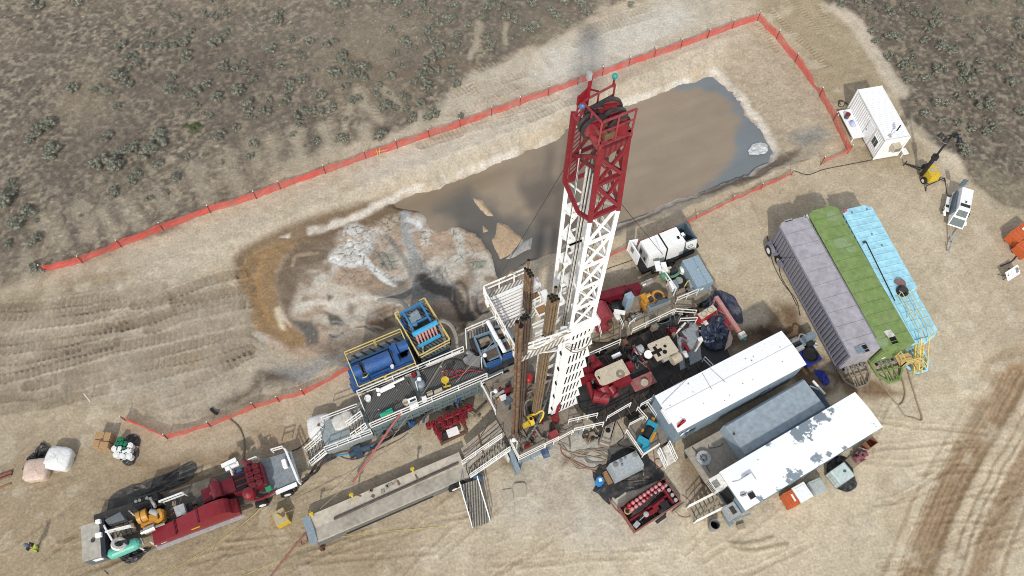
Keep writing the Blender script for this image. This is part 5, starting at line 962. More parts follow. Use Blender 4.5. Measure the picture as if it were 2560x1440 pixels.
hose('suction_hose', 'pale hose lying in a fork right of the tank trailers', [(2245, 893), (2250, 930), (2262, 985), (2245, 1014), (2215, 975), (2200, 950)], .07, HOSET)
hose('suction_hose', 'short pale hose end joining the fork on the dirt', [(2244, 1014), (2262, 1040), (2282, 1046)], .06, HOSET)
hose('tank_hose', 'thin dark hose looping round the wheel end of the grey tank trailer', [(1918, 590), (1924, 625), (1935, 665), (1960, 712), (1990, 750), (2000, 790)], .035, HOSE)
hose('tank_hose', 'second dark hose beside the long side of the grey tank trailer', [(1945, 640), (1952, 690), (1975, 730), (1992, 765)], .035, HOSE)
hose('power_cable', 'long thin dark cable stretched across the dirt from the office container to the pit edge', [(2182, 400), (2120, 412), (2060, 424), (2020, 437), (1986, 428)], .035, HOSE, 'cable')
tarp('floating_sheet', 'crumpled pale plastic sheet floating at the right end of the mud pit water', [(1868,378),(1882,362),(1905,358),(1918,366),(1915,382),(1890,389),(1872,388)], mat('wet_clear_plastic', (.50, .52, .52), .3, dirt=.7, dcol=(.75, .75, .74), scale=2.5, bump=.6), .16, z=ZW-.03)
# ------------------------------------------------------------------ the drilling rig: mast, racking board, pipe, floor
_a = R(27.5); ru = Vector((math.cos(_a), math.sin(_a), 0)); rn = Vector((-ru.y, ru.x, 0)); RO_ = Vector((3.5, 19.4, 0))
def M(a, q, z): return RO_+ru*a+rn*q+UP3*z
YR = yaw_of(ru)
ms = thing('drilling_mast', 'tall white lattice drilling mast with a dark red crown section over the rig', 'mast', M(.7, 1.3, 1.8))
U0, U1, N0, N1 = .12, 1.60, .22, 2.45; ZJ, ZR, ZT = 17.0, 29.0, 34.3
# upper white section
for a in (U0, U1):
    for q in (N0, N1): b = MB(); b.bar(M(a, q, ZJ-.6), M(a, q, ZR), .20); b('leg', W, ms)
nb = 5; st = (ZR-ZJ)/nb
def face(nm, pa, pb, z0, z1, k, m, w=.13, cross=True, par=None):
    b = MB(); s = (z1-z0)/k
    for i in range(k):
        za, zb = z0+i*s, z0+(i+1)*s
        A0, B0, A1, B1 = pa(za), pb(za), pa(zb), pb(zb); b.bar(A0, B0, w*1.15)
        if cross: b.bar(A0, (A1+B1)/2 if False else B1, w); b.bar(B0, A1, w*.75)
        else: b.bar(A0 if i % 2 else B0, B1 if i % 2 else A1, w)
        pass
    b.bar(pa(z1), pb(z1), w*1.15); return b(nm, m, par or ms)
face('front_lattice', lambda z: M(U0, N0, z), lambda z: M(U1, N0, z), ZJ, ZR, nb, W, .115)
face('rear_lattice', lambda z: M(U1, N0, z), lambda z: M(U1, N1, z), ZJ, ZR, nb, W, .085, False)
face('far_lattice', lambda z: M(U0, N1, z), lambda z: M(U1, N1, z), ZJ, ZR, nb, W, .085, False)
for i in range(nb):
    z = ZJ+st*i; b = MB(); b.bar(M(U0, N1, z), M(U0+.1, N1-.75, z+.5), .16); b.box(M(U0+.2, N1-.4, z+.4), (.5, .8, .06), YR); b('side_gusset', W, ms); b = MB(); b.bar(M(U0, N0, z), M(U0+.1, N0+.4, z), .16); b('side_gusset', W, ms)
# ladder inside the open face
def ladder(nm, p0, p1, side, m, rung=.33, w=.42, par=None):
    b = MB(); s = side.normalized()*w/2; b.bar(p0-s, p1-s, .06); b.bar(p0+s, p1+s, .06); L = (p1-p0).length; k = int(L/rung)
    for i in range(k): c = p0.lerp(p1, (i+.5)/k); b.bar(c-s, c+s, .035)
    return b(nm, m, par or ms)
ladder('ladder', M(.35, 2.05, ZJ-2), M(.35, 2.05, ZR+3), ru*.6+rn*.8, W)
b = MB(); b.cyl(M(.75, 1.75, 24.6), M(.75, 1.75, 30.5), .17, 12); b.cyl(M(.75, 1.75, 14), M(.75, 1.75, 23.6), .15, 12); b.box(M(.7, 1.7, 24.1), (.9, .7, .12), YR); b.box(M(.7, 1.7, 20.2), (.9, .7, .12), YR); b('hydraulic_cylinder', WS, ms)
b = MB(); b.bar(M(U0, 1.75, 24.1), M(U1, 1.7, 24.1), .12); b.bar(M(.7, 1.75, 24), M(U1, N0, 22.5), .12); b('inner_brace', W, ms); b = MB(); b.bar(M(.7, 1.75, 20.2), M(U1, N0, 18.5), .12); b('inner_brace', W, ms)
# lower wide section with stepped edge plates
lo = MB(); LA, LB, Q0, Q1_ = -.32, 1.62, .12, 2.65
for q in (Q1_,):
    for a in (LA, LB): lo.bar(M(a, q, 1.9), M(a, q, ZJ), .26)
lo('lower_leg', WS, ms)
b = MB(); b.bar(M(LA+.12, Q0+.25, 1.9), M(LA+.12, Q0+.25, ZJ), .34, .5); b.bar(M(LB-.15, Q0+.2, 1.9), M(LB-.15, Q0+.2, ZJ), .26, .3); b('lower_leg', W, ms)
b = MB(); k = 8; zs = np.linspace(2.0, ZJ, k+1)
for i in range(k):
    z0, z1 = zs[i], zs[i+1]; e = .30
    b.hexa([M(LA, Q0, z0), M(LB+e, Q0-.05, z0), M(LB+e, Q0+.10, z0), M(LA, Q0+.06, z0)], [M(LA, Q0, z1), M(LB-.02, Q0, z1), M(LB-.02, Q0+.06, z1), M(LA, Q0+.06, z1)])
pl = b('stepped_plate', W, ms)
for i in range(k):
    b = MB(); z0, z1 = zs[i]+.25, zs[i+1]-.45; f = .75 if i < 5 else .45
    for j in range(5): a = LA+.62+j*.27; b.hexa([M(a, Q0-.03, z0), M(a+.09, Q0-.03, z0), M(a+.09, Q0+.0, z0), M(a, Q0, z0)], [M(a+.12*f, Q0-.025, z1), M(a+.09+.12*f, Q0-.025, z1), M(a+.09+.12*f, Q0, z1), M(a+.12*f, Q0, z1)])
    b('plate_slots', VOID, pl)
face('lower_lattice', lambda z: M(LA, Q1_, z), lambda z: M(LB, Q1_, z), 2, ZJ, 5, WS, .14, False); face('lower_lattice', lambda z: M(LB, Q0+.2, z), lambda z: M(LB, Q1_, z), 2, ZJ, 6, WS, .14, False)
b = MB()
for i in range(5): z = 2.5+i*2.6; b.cyl(M(LA-.03, Q0+.1, z+1), M(LA-.06, Q0+.1, z+1), .22, 12)
b('lightening_hole', VOID, ms)
b = MB(); b.box(M(.7, .05, ZJ-.1), (2.4, .5, .35), YR); b.box(M(1.75, .3, ZJ-.3), (.5, .8, .5), YR); b('locking_collar', W, ms)
b = MB(); b.tube(drape([M(-.3, -.15, ZJ-1.6), M(.3, -.35, ZJ-2.6), M(1.1, -.35, ZJ-2.6), M(1.75, -.05, ZJ-1.2)], 16), .035); b.tube(drape([M(-.3, -.15, ZJ-1.4), M(.4, -.4, ZJ-2.2), M(1.2, -.4, ZJ-2.1), M(1.75, -.05, ZJ-1)], 16), .03); b('hanging_rope', MUDDY, ms)
b = MB(); b.tube(drape([P(1410,874,12.6), P(1413,866,13.2), P(1424,864,13.2), P(1427,872,12.6), P(1418,915,9.5), P(1407,965,6.2), P(1393,1030,2.8), P(1388,1046,2.0)], 60), .11, 8); b('standpipe', RED, ms)
b = MB(); p = P(1388,1047,2.0); b.cyl(p+UP3*.2, p-UP3*.2, .26, 12); b.cyl(P(1407,965,6.2), P(1408,961,6.5), .16, 10); b.cyl(P(1396,1015,3.4), P(1397,1011,3.7), .16, 10); b.cyl(P(1410,876,12.5), P(1410,880,12.0), .17, 10); b('standpipe_flange', RED, ms)
C0_, C1_ = 0.0, 1.27
def MC(a, q, z): t_ = max(0., min(1., (z-ZR)/5.3)); return M(a+t_*(C0_+(a-U0)/(U1-U0)*(C1_-C0_)-a), q, z)
# red crown section
CN1 = 1.55; zt = ZT
rq = lambda z: N1+(CN1-N1)*max(0, min(1, (z-ZR)/(35-ZR)))
for a in (U0, U1): b = MB(); b.bar(MC(a, N0, ZR-.25), MC(a, N0, zt), .23); b('crown_leg', RED, ms)
b = MB(); b.bar(MC(U0-.15, N1, ZR+.3), MC(-.48, 1.65, 35), .20); b('crown_leg', RED, ms); b = MB(); b.bar(MC(U1, N1, ZR+.3), MC(U1, CN1, zt), .17); b('crown_leg', RED, ms)
b = MB(); mid = (ZR+zt)/2-.1
for za, zb in ((ZR, ZR+2.6), (ZR+2.6, zt-.8)):
    b.bar(MC(U0, N0, za), MC(U1, N0, zb), .13); b.bar(MC(U1, N0, za), MC(U0, N0, zb), .17); b.bar(MC(.6, N0, (za+zb)/2), MC(U0, N0, zb-.3), .08)
for z in (ZR, ZR+2.6): b.bar(MC(U0, N0, z), MC(U1, N0, z), .2)
b('crown_lattice', RED, ms)
b = MB()
for za, zb in ((ZR, ZR+2.6), (ZR+2.6, zt)): b.bar(MC(U1, N0, za), MC(U1, rq(zb), zb), .13); b.bar(MC(U1, rq(za), za), MC(U1, rq(za)*.5+.2, zb), .1); b.bar(MC(U0, rq(za), za), MC(U1, rq(zb), zb), .12); b.bar(MC(U0, rq(za), za), MC(U1, rq(za), za), .15)
b.bar(MC(U0-.1, rq(ZR+2.5), ZR+2.5), MC(U0, N0, ZR+4.6), .14); b('crown_lattice', RED, ms)
b = MB(); b.bar(MC(U0-.15, N1, ZR+1.4), MC(U0-.2, N1-.05, ZR+.3), .17); b.bar(MC(U0-.2, N1-.05, ZR+.3), MC(U0-.2, .95, ZR-.4), .17); b.bar(MC(U0-.2, .95, ZR-.4), MC(U0, N0, ZR-.15), .17); b.bar(MC(U0-.15, N1, ZR+1.4), MC(.6, N1, ZR+1.6), .12); b.bar(MC(.6, N1, ZR+1.6), MC(U0+.1, N0+.1, ZR+3.5), .14); b('open_side_brace', RED, ms)
ladder('crown_ladder', MC(.05, 2.0, ZR+.8), MC(-.2, 1.5, zt+2.0), ru*.9+rn*.4, RED, .36, .55)
b = MB(); b.box(MC(-.2, 1.48, zt+1.75), (.7, .08, .45), YR+.4); b.bar(MC(.08, 1.55, zt+.6), MC(.1, 1.5, zt+2.75), .13); b('sign_panel', SIGNR, ms)
b = MB(); b.box(MC(.0, 1.5, zt+2.75), (.16, .16, .35), YR); b('marker_lamp', STL, ms); b = MB(); b.ball(MC(-.2, 1.45, zt+1.25), .14, 10, 6); b('blue_lamp', SKY, ms)
b = MB()   # crown frame floor and mesh
for q in (N0, CN1): b.bar(MC(U0-.15, q, zt), MC(U1+.15, q, zt), .2, .3)
for a in (U0-.1, .6, U1+.1): b.bar(MC(a, N0, zt), MC(a, CN1, zt), .18, .3)
b.bar(MC(U0, N0, zt), MC(-.48, 1.65, 35), .14); b('crown_beam', REDF, ms)
b = MB(); b.hexa([MC(U0+.05, N0-.10, zt-.9), MC(U1-.05, N0-.10, zt-.35), MC(U1-.05, N0-.07, zt-.35), MC(U0+.05, N0-.07, zt-.9)], [MC(U0, N0-.10, zt+.1), MC(U1, N0-.10, zt+.1), MC(U1, N0-.07, zt+.1), MC(U0, N0-.07, zt+.1)]); b('mesh_guard', grating('red_mesh', (.24, .025, .032), (.13, .014, .018), .09, 'X', .7), ms)
rail('crown_rail', [MC(U1+.15, N0, zt+.15), MC(U0-.15, N0, zt+.15), MC(U0-.35, CN1-.1, zt+.15), MC(U1, CN1+.1, zt+.15)], ms, REDF, 1.35, .035, n=2)
b = MB(); b.tube([MC(U1-.1, CN1+.1, zt+1.4), MC(U1-.1, CN1+.1, zt+1.85)], .05); b('beacon_post', RED, ms); b = MB(); b.bar(MC(.1, 1.5, zt+2.0), MC(.75, CN1+.1, zt+1.45), .07); b('diagonal_stay', RED, ms); b = MB(); b.ball(MC(U1-.1, CN1+.1, zt+1.98), (.12, .12, .15), 10, 6); b('green_beacon', mat('green_lens', (.03, .28, .24), .3, dirt=0), ms)
def sheave(c, ax, r, w, par):
    b = MB(); ax = ax.normalized(); b.ring(c, ax, r*.86, r, w, 22); b.cyl(c-ax*w*.3, c+ax*w*.3, r*.4, 12); o = b('sheave', DK, par); b = MB(); b.ring(c, ax, r*.3, r*.88, w*.35, 20); b('web', REDF, o); b = MB(); b.bar(c-ax*w*.9-UP3*r*.9, c-ax*w*.9+UP3*r*.6, .12, r*.9); b('cheek_plate', RED, o)
sheave(MC(.10, .75, zt+.6), rn, .62, .14, ms); sheave(MC(.1, 1.0, zt+.6), rn, .62, .14, ms); sheave(MC(.35, 1.15, zt+.9), ru*.3+rn, .45, .14, ms); sheave(MC(.95, 1.1, zt+.95), rn+ru*.2, .58, .16, ms); sheave(MC(1.05, .75, zt+.65), rn+ru*.1, .60, .16, ms); sheave(MC(1.1, .42, zt+.55), rn-ru*.15, .55, .15, ms)
b = MB(); b.cyl(MC(-.1, .8, zt+.6), MC(1.3, .8, zt+.6), .09, 10); b.cyl(MC(.1, .4, zt+.6), MC(.1, 1.4, zt+.6), .1, 10); b.cyl(MC(1.05, .3, zt+.65), MC(1.0, 1.4, zt+.7), .1, 10); b.box(MC(.6, .6, zt+.35), (.5, .7, .4), YR); b.box(MC(-.15, 1.35, zt+.25), (.35, .35, .3), YR); b('crown_shaft', RUSTM, ms)
# wire lines
b = MB()
for k, (a, q, a2, q2, z2) in enumerate(((.02, .7, -.1, 1.0, 6), (.02, 1.0, -.05, 1.2, 6), (.2, .7, .1, 1.1, 5), (.2, 1.0, .2, 1.3, 5), (.35, 1.2, .3, 1.5, 4), (.5, 1.1, .45, 1.5, 4), (1.2, 1.0, 1.4, 2.2, 3), (1.15, .5, 1.2, 1.9, 3), (.6, 1.3, .75, 1.9, 3), (-.1, 1.3, -.35, 1.7, 3))): b.tube([M(a, q, zt+.5), M(a2, q2, z2)], .015, 4) if k not in (1, 3) else None
b('drilling_line', CABLE, ms)
for lab, p0, p1 in (('thin guy wire from the red crown down to the left across the mud pit', M(U0-.1, N1, ZR+1.5), P(1240,705,-.5)), ('thin guy wire hanging on the right side of the mast over the red mud pump', M(1.5, N1, ZR-1), P(1470,950,1.5)), ('thin guy wire slanting from the red crown towards the white generator', M(1.4, N1, ZR+.3), P(1660,640,1)),):
    b = MB(); b.tube([p0, p1], .02, 4); tag(b('guy_wire', CABLE), lab, 'wire')
# racking board
rb = thing('racking_board', 'white racking board with finger bars and rope-wrapped rails half way up the mast', 'platform', M(-1.7, 2.2, 16.3)); zb = 16.5; BU0, BU1, BN0, BN1 = -3.35, -.05, .30, 4.22
b = MB()
for q in (BN0, BN1): b.bar(M(BU0-.1, q, zb), M(BU1+.1, q, zb), .2, .3)
b.bar(M(BU0, BN0-.1, zb), M(BU0, BN1+.1, zb), .2, .3); b.bar(M(BU1, N1+.1, zb), M(BU1, BN1, zb), .15, .25); b.bar(M(BU0, BN0, zb-.1), M(BU1, BN0, zb-2.6), .09); b.bar(M(BU0+.1, BN1, zb-.1), M(BU1, BN1, zb-2.6), .09); b.box(M(BU0, BN1-.15, zb+.1), (.45, .35, .4), YR); b.box(M(BU0, BN0, zb+.1), (.45, .35, .5), YR); b('board_frame', W, rb)
for k in range(8): b = MB(); q = 2.62+k*.2; b.bar(M(BU0+.1, q, zb), M(-.95-.03*k, q, zb), .11, .13); b('finger', W, rb)
for k in range(6): b = MB(); q = .62+k*.2; b.bar(M(-1.95+.05*k, q, zb), M(-.65, q, zb), .09, .13); b('finger', W, rb)
b = MB(); b.hexa([M(BU0+.1, 2.05, zb+.02), M(-1.1, 2.05, zb+.02), M(-1.1, 2.45, zb+.02), M(BU0+.1, 2.45, zb+.02)], [M(BU0+.1, 2.05, zb+.08), M(-1.1, 2.05, zb+.08), M(-1.1, 2.45, zb+.08), M(BU0+.1, 2.45, zb+.08)]); b('walkway', grating('white_walkway', (.74, .72, .66), (.22, .2, .17), .16, 'X', YR), rb)
b = MB(); b.hexa([M(BU0+.1, 4.25, zb+.02), M(-.9, 4.25, zb+.02), M(-.9, 4.7, zb+.02), M(BU0+.1, 4.7, zb+.02)], [M(BU0+.1, 4.25, zb+.07), M(-.9, 4.25, zb+.07), M(-.9, 4.7, zb+.07), M(BU0+.1, 4.7, zb+.07)]); b('walkway', grating('white_walkway', (.74, .72, .66), (.22, .2, .17), .16), rb)
b = MB(); b.hexa([M(BU0, -.12, zb-.2), M(BU1, -.12, zb-.2), M(BU1, .22, zb-.2), M(BU0, .22, zb-.2)], [M(BU0, -.12, zb-.14), M(BU1, -.12, zb-.14), M(BU1, .22, zb-.14), M(BU0, .22, zb-.14)]); b('walkway', grating('white_walkway', (.74, .72, .66), (.22, .2, .17), .16), rb)
for a, q, s in ((-.75, 3.15, .55), (-.75, 2.22, .5)): b = MB(); b.box(M(a, q, zb+.14), (.62, s, .06), YR); o = b('floor_mat', WOODB, rb); b = MB(); [b.bar(M(a+x0, q+y0, zb+.16), M(a+x1, q+y1, zb+.16), .08, .14) for x0, y0, x1, y1 in ((-.35, -.3, .35, -.3), (.35, -.3, .35, .3), (.35, .3, -.35, .3), (-.35, .3, -.35, -.3))]; b('mat_frame', W, o)
b = MB(); b.box(M(-.5, 3.75, zb+.3), (.55, .35, .5), YR+.3); b.box(M(-.3, 2.75, zb+.5), (.4, .5, .9), YR); b.box(M(-.35, 1.7, zb+.3), (.4, .6, .8), YR); b('belly_box', W, rb)
rail('board_rail', [M(BU1-.3, 4.7, zb+.1), M(BU0-.05, 4.7, zb+.1), M(BU0-.12, BN1, zb+.1), M(BU0-.12, BN0, zb+.1), M(BU1-.2, BN0-.35, zb+.1)], rb, W, 1.05, .04, n=3); rail('board_rail', [M(-1.4, 2.6, zb+.1), M(-.6, 2.7, zb+.1)], rb, W, .9, .035, n=2)
random.seed(21); b = MB()   # ropes wound along the outer rail
for k in range(26):
    f = k/25; c = M(BU0-.1, BN0+(BN1-BN0)*f, zb+random.uniform(.15, 1.0)); b.tube([c, c+Vector((random.uniform(-.15, .15), random.uniform(-.2, .2), random.uniform(-.35, .1))), c+rn*.25+UP3*random.uniform(-.2, .2)], .045, 5)
b.tube(drape([M(BU0, 4.6, zb+1.2), M(-2.2, 4.65, zb+1.0), M(-1.6, 4.6, zb+1.5), M(-1.0, 4.0, zb+.9)], 24), .03); b.tube(drape([M(BU0-.1, .4, zb+.8), M(-2.2, -.1, zb+.5), M(-.8, -.15, zb+1.0), M(-.1, -.1, zb+.8)], 24), .04); b('rope_wrap', mat('dirty_rope', (.30, .22, .12), .9, dirt=.5, dcol=(.5, .46, .38), scale=4), rb)
# drill pipe standing in the board: every joint string its own object
def pipe(label, group, foot, topz, top=None, r=.075, m=PIPE):
    b = MB(); t_ = top or Vector((foot.x, foot.y, topz)); t_ = Vector((t_.x, t_.y, topz)); L = t_-foot; b.cyl(foot, t_, r, 10)
    for f in (.33, .66): b.cyl(foot+L*(f-.012), foot+L*(f+.012), r*1.25, 10)
    b.cyl(t_-UP3*.35, t_, r*1.3, 10); o = b('drill_pipe', m); tag(o, label, 'drill pipe', group); c = MB(); c.cyl(t_, t_+UP3*.012, r*1.15, 10); bb_ = c('pipe_mouth', VOID); bb_.data.transform(Matrix.Translation(ORG[bb_.name]-ORG[o.name])); bb_.location = (0, 0, 0); bb_.parent = o; return o
for k in range(3): pipe('orange-brown drill collar at the front left corner of the racking board', 'orange-brown drill collars', M(-3.50+.10*k, .18-.24*k if k < 2 else .05, 1.85), 21.4-.25*k, r=.098, m=PIPE)
for k in range(6): pipe('dark brown drill pipe standing beside the orange-brown collars in the front row', 'dark brown drill pipes in the front row', M(-3.18+.17*(k % 3), .35-.2*(k//3), 1.85), 21.3+.1*(k % 2), r=.068, m=PIPED)
for k in range(9): a, q = divmod(k, 3); pipe('tan rusty drill pipe in the bundle nearest the white mast leg', 'tan drill pipes beside the mast', M(-1.62+.19*q, .80-.19*a, 1.85), 21.4+(.7 if k == 2 else 0), M(-1.28+.19*q, .80-.19*a, 0), r=.074, m=mat('tan_pipe', (.17, .115, .065), .65, dirt=.6, dcol=(.36, .27, .17), scale=2))
for k in range(8): a, q = divmod(k, 2); pipe('rusty drill pipe in the far bundle beyond the racking board fingers', 'rusty drill pipes in the far bundle', M(-1.62+.17*q, 2.35+.19*a, 1.85), 21.3+(.8 if k == 7 else 0), r=.07, m=mat('brown_pipe', (.145, .09, .052), .65, dirt=.6, dcol=(.34, .25, .16), scale=2))
b = MB(); b.tube(drape([P(1402,890,10), P(1385,945,6.5), P(1368,994,4.2), P(1350,1040,3.2), P(1337,1068,2.8), P(1316,1098,2.1)], 40), .13, 8); tag(b('rotary_hose', mat('speckled_black_hose', (.03, .032, .034), .5, dirt=.8, dcol=(.32, .32, .3), scale=7)), 'thick black speckled rotary hose slanting down to the rig floor', 'hose')
sw = thing('swivel', 'bright yellow swivel with a looped bail at the foot of the tan drill pipes', 'swivel', P(1326,1055,2.6)); c = P(1327,1051,2.9); b = MB(); b.cyl(c-ru*.15, c+ru*.15, .42, 14); b.cyl(c-UP3*.9, c+UP3*.35, .20, 12); b.box(c-ru*.5-rn*.15, (.5, .3, .3), YR); b('swivel_body', YEL, sw); b = MB(); b.tube(drape([c+rn*.35+UP3*.1, P(1340,1034,3.3), P(1352,1027,3.5), P(1358,1030,3.4), P(1357,1040,3.2), P(1348,1055,2.9)], 30), .085, 8); b('bail', YEL, sw); b = MB(); b.cyl(c+UP3*.36, c+UP3*.42, .13, 10); b('bore', VOID, sw)
# ------------------------------------------------------------------ rig floor
FZ = 1.8; FU0, FU1, FN0, FN1 = -4.05, 1.6, -1.8, 4.6
fl = thing('rig_floor', 'muddy steel rig floor with white rails under the mast', 'platform', M(-1.2, 1.4, 0)); b = MB(); b.prism([M(FU0, FN0, 0), M(FU1, FN0, 0), M(FU1, FN1, 0), M(FU0, FN1, 0)], FZ-.18, FZ); b('floor_plate', MUDDY, fl)
b = MB(); b.prism([M(FU0+.25, FN0+.1, 0), M(FU0+3.1, FN0+.1, 0), M(FU0+3.1, FN0+1.1, 0), M(FU0+.25, FN0+1.1, 0)], .05, FZ-.2); b.bar(M(FU0-.15, FN0+1.2, .9), M(FU0-.3, FN0-.6, .6), .35, 1.2)
for a in (FU0+.1, FU0+1.2, FU0+2.2): b.bar(M(a, FN0+.05, .1), M(a, FN0+.05, FZ-.2), .2)
for a, q in ((FU0+.2, FN1-.2), (FU1-.2, FN1-.2), (FU1-.2, FN0+.2), (FU0+.2, 1.5)): b.bar(M(a, q, 0), M(a, q, FZ-.2), .3)
b('substructure', GB, fl)
b = MB(); b.box(M(FU0-.55, FN0+1.0, .8), (.16, .9, 1.0), YR); b('pad_eye_plate', WS, fl)
random.seed(4)
rail('floor_rail', [M(FU0, -.4, FZ), M(FU0, FN0, FZ), M(-1.9, FN0, FZ)], fl, kick=True); rail('floor_rail', [M(-1.85, FN0, FZ), M(-.75, FN0, FZ)], fl); rail('floor_rail', [M(FU0, 2.1, FZ), M(FU0, FN1, FZ), M(-2.2, FN1, FZ)], fl)
rail('floor_rail', [P(1383,1112,FZ), P(1429,1086,FZ)], fl); rail('floor_rail', [P(1433,1082,FZ), P(1506,1066,FZ)], fl, n=3); rail('floor_rail', [P(1420,1060,FZ), P(1491,1044,FZ)], fl, n=3)
lamp(fl, P(1292,1122,FZ), 1.9, (-.25, .1, 0)); lamp(fl, P(1228,1000,FZ), 1.7, (.35, .1, 0))
b = MB(); R_ = rect((1372,1083), (1390,1073), (1376,1088), FZ+1.0); rbox(b, R_, FZ, FZ+1.0, 0, 1, 0, 2.2); b('doghouse_box', REDF, fl)
def clutter(nm, n, u0, u1, q0, q1, z, mats, par, smin=.08, smax=.4, hmax=.5, seed=1, fr=M):
    r = random.Random(seed)
    for k in range(n):
        b = MB(); a, q = r.uniform(u0, u1), r.uniform(q0, q1); c = fr(a, q, z); s = r.uniform(smin, smax); h = r.uniform(.05, hmax); y = YR+r.choice((0, 1.57, r.uniform(0, 3)))
        ty = r.random()
        if ty < .4: b.box(c+UP3*h/2, (s, s*r.uniform(.4, 1), h), y); b.box(c+UP3*(h+.03), (s*.5, s*.3, .06), y)
        elif ty < .75: d = Vector((math.cos(y), math.sin(y), 0)); b.cyl(c-d*s*.8+UP3*(h*.3+.06), c+d*s*.8+UP3*(h*.3+.06), s*.25, 9); b.cyl(c+UP3*.01, c+UP3*(h*.5+.1), s*.22, 9)
        else:
            p = [c+Vector((r.uniform(-s, s)*1.6, r.uniform(-s, s)*1.6, .06+r.random()*.1)) for _ in range(5)]; b.tube(drape(p, 20), .035, 5)
        b(r.choice(nm), r.choice(mats), par)
CM = [DK, DK, RED, REDF, RUSTM, ST, MUDDY, GBD, WS]
clutter(['tong', 'slip_set', 'tool_box', 'hand_tool'], 26, -3.6, 1.2, -1.4, .2, FZ, CM+[RED], fl, seed=3, hmax=.6); clutter(['floor_machinery', 'chain', 'tool_box', 'hand_tool'], 34, -2.9, 1.2, .5, 4.2, FZ, CM, fl, seed=5, hmax=.7, smax=.5)
b = MB(); b.cyl(M(-.9, .6, FZ), M(-.9, .6, FZ+.15), .6, 20); b.box(M(-.9, .6, FZ+.1), (1.6, 1.3, .16), YR); b('rotary_table', DK, fl); b = MB(); b.cyl(P(1320,945,FZ), P(1320,945,FZ+.9), .38, 12); b.ball(P(1320,945,FZ+.9), (.38, .38, .25)); b('red_tank', REDM, fl)
b = MB(); d = P(1262,980,FZ)-P(1235,990,FZ); b.tube([P(1232,993,FZ+.1), P(1260,977,FZ+.15)], .13); b('hydraulic_jack', STL, fl); b = MB(); b.bar(P(1240,1003,FZ+.12), P(1261,985,FZ+.2), .09); b('orange_bar', ENG, fl); b = MB(); b.box(P(1258,994,FZ+.2), (.5, .35, .3), .4); b('white_bag', PLAS, fl)
b = MB(); b.cyl(P(1357,1138,FZ-.8), P(1372,1133,FZ-.8), .28, 10); b.box(P(1362,1130,FZ-.5), (.5, .4, .5), YR); b('blue_motor', mat('dull_blue_motor', (.03, .07, .17), .5, dirt=.5), fl)
hose('floor_hose', 'grey hose arching across the front of the rig floor', [(1313,1042,2.2), (1311,1015,3.0), (1318,1002,3.2), (1326,998,3.2)], .06, HOSEG)
hose('floor_hose', 'pale grey hose running from the rotary hose over the floor edge to the dirt', [(1338,1072,2.3), (1352,1092,2.0), (1370,1098,1.95), (1395,1103,1.9), (1420,1113,.9), (1426,1122,.2)], .07, HOSEG)
# ------------------------------------------------------------------ rig carrier: walkways, drawworks, engine
cr = thing('rig_carrier', 'oily rig carrier deck with red drawworks and a tan engine cover, right of the mast', 'rig carrier', P(1600,900,0)); CZ = 1.4
Rc = rect((1452,900), (1690,776), (1500,1037), CZ); A, u, v, L, w_ = Rc
b = MB(); b.prism(quad([(1440,935),(1700,800),(1745,815),(1800,830),(1830,900),(1790,915),(1480,1045),(1450,1010)], CZ), CZ-.7, CZ-.05); b('carrier_deck', DK, cr)
WALKM = grating('oily_walkway', (.032, .029, .026), (.012, .011, .010), .9, 'X', YR, .08)
b = MB(); b.edge(P(1440,925,CZ+.1), P(1702,783,CZ+.1), -1.35, CZ-.02, CZ+.08); b('walkway', WALKM, cr); b = MB(); b.edge(P(1475,1040,CZ+.1), P(1765,893,CZ+.1), -1.2, CZ-.02, CZ+.08); b('walkway', WALKM, cr)
b = MB()
for k in range(12): p = P(1452+22*k, 925-11.6*k, CZ+.13); b.bar(p, p-rn*1.25, .05, .04); p = P(1490+23*k, 1040-11.7*k, CZ+.13); b.bar(p, p-rn*1.15, .05, .04)
b('walkway_joint', RUSTM, cr)
rail('walkway_rail', [P(1447,906,CZ+.1), P(1548,862,CZ+.1)], cr); rail('walkway_rail', [P(1578,836,CZ+.1), P(1680,787,CZ+.1)], cr, n=3); rail('walkway_rail', [P(1684,786,CZ+.1), P(1735,790,CZ+.1)], cr); rail('walkway_rail', [P(1695,810,CZ+.1), P(1737,808,CZ+.1)], cr)
rail('walkway_rail', [P(1515,1052,CZ+.1), P(1573,1018,CZ+.1)], cr); rail('walkway_rail', [P(1598,1021,CZ+.1), P(1700,965,CZ+.1), P(1770,935,CZ+.1)], cr); rail('walkway_rail', [P(1755,905,CZ+.1), P(1775,925,CZ+.1)], cr)
# drawworks
dw = rect((1483,929.5), (1555,897.5), (1501,967.6), 3.0); b = MB(); A, u, v, L, w_ = dw
prof = [(.0, .18), (.0, .8), (.06, .95), (.15, 1.0), (1, 1), (1, 0), (.12, 0), (.04, .06)]; b.hexa([rp(dw, a, q, 2.9) for a, q in prof], [rp(dw, a, q, 3.0) for a, q in prof]); cv = b('drawworks_cover', TAN, cr); b = MB(); b.ring(rp(dw, .72, .78, 3.02), UP3, .12, .34, .015, 16); b('ring_stain', MUDDY, cv); b = MB(); b.box(rp(dw, .07, .45, 3.01), (.1, .25, .02), YR); b('cover_slot', VOID, cv)
b = MB(); rbox(b, dw, CZ, 2.88, .04, .96, .05, .95); rbox(b, dw, CZ, 2.5, .95, 1.3, .18, .6); b('drawworks_case', RED, cr)
b = MB()
for p0, p1, r, z in (((1487,908),(1502,920),.42,2.5), ((1478,893),(1488,905),.3,2.4), ((1505,965),(1518,990),.55,2.3), ((1524,965),(1540,990),.34,2.3), ((1460,927),(1480,921),.32,2.2), ((1455,950),(1478,940),.42,2.2)): b.cyl(P(*p0, z), P(*p1, z-.4), r, 14, r*.85)
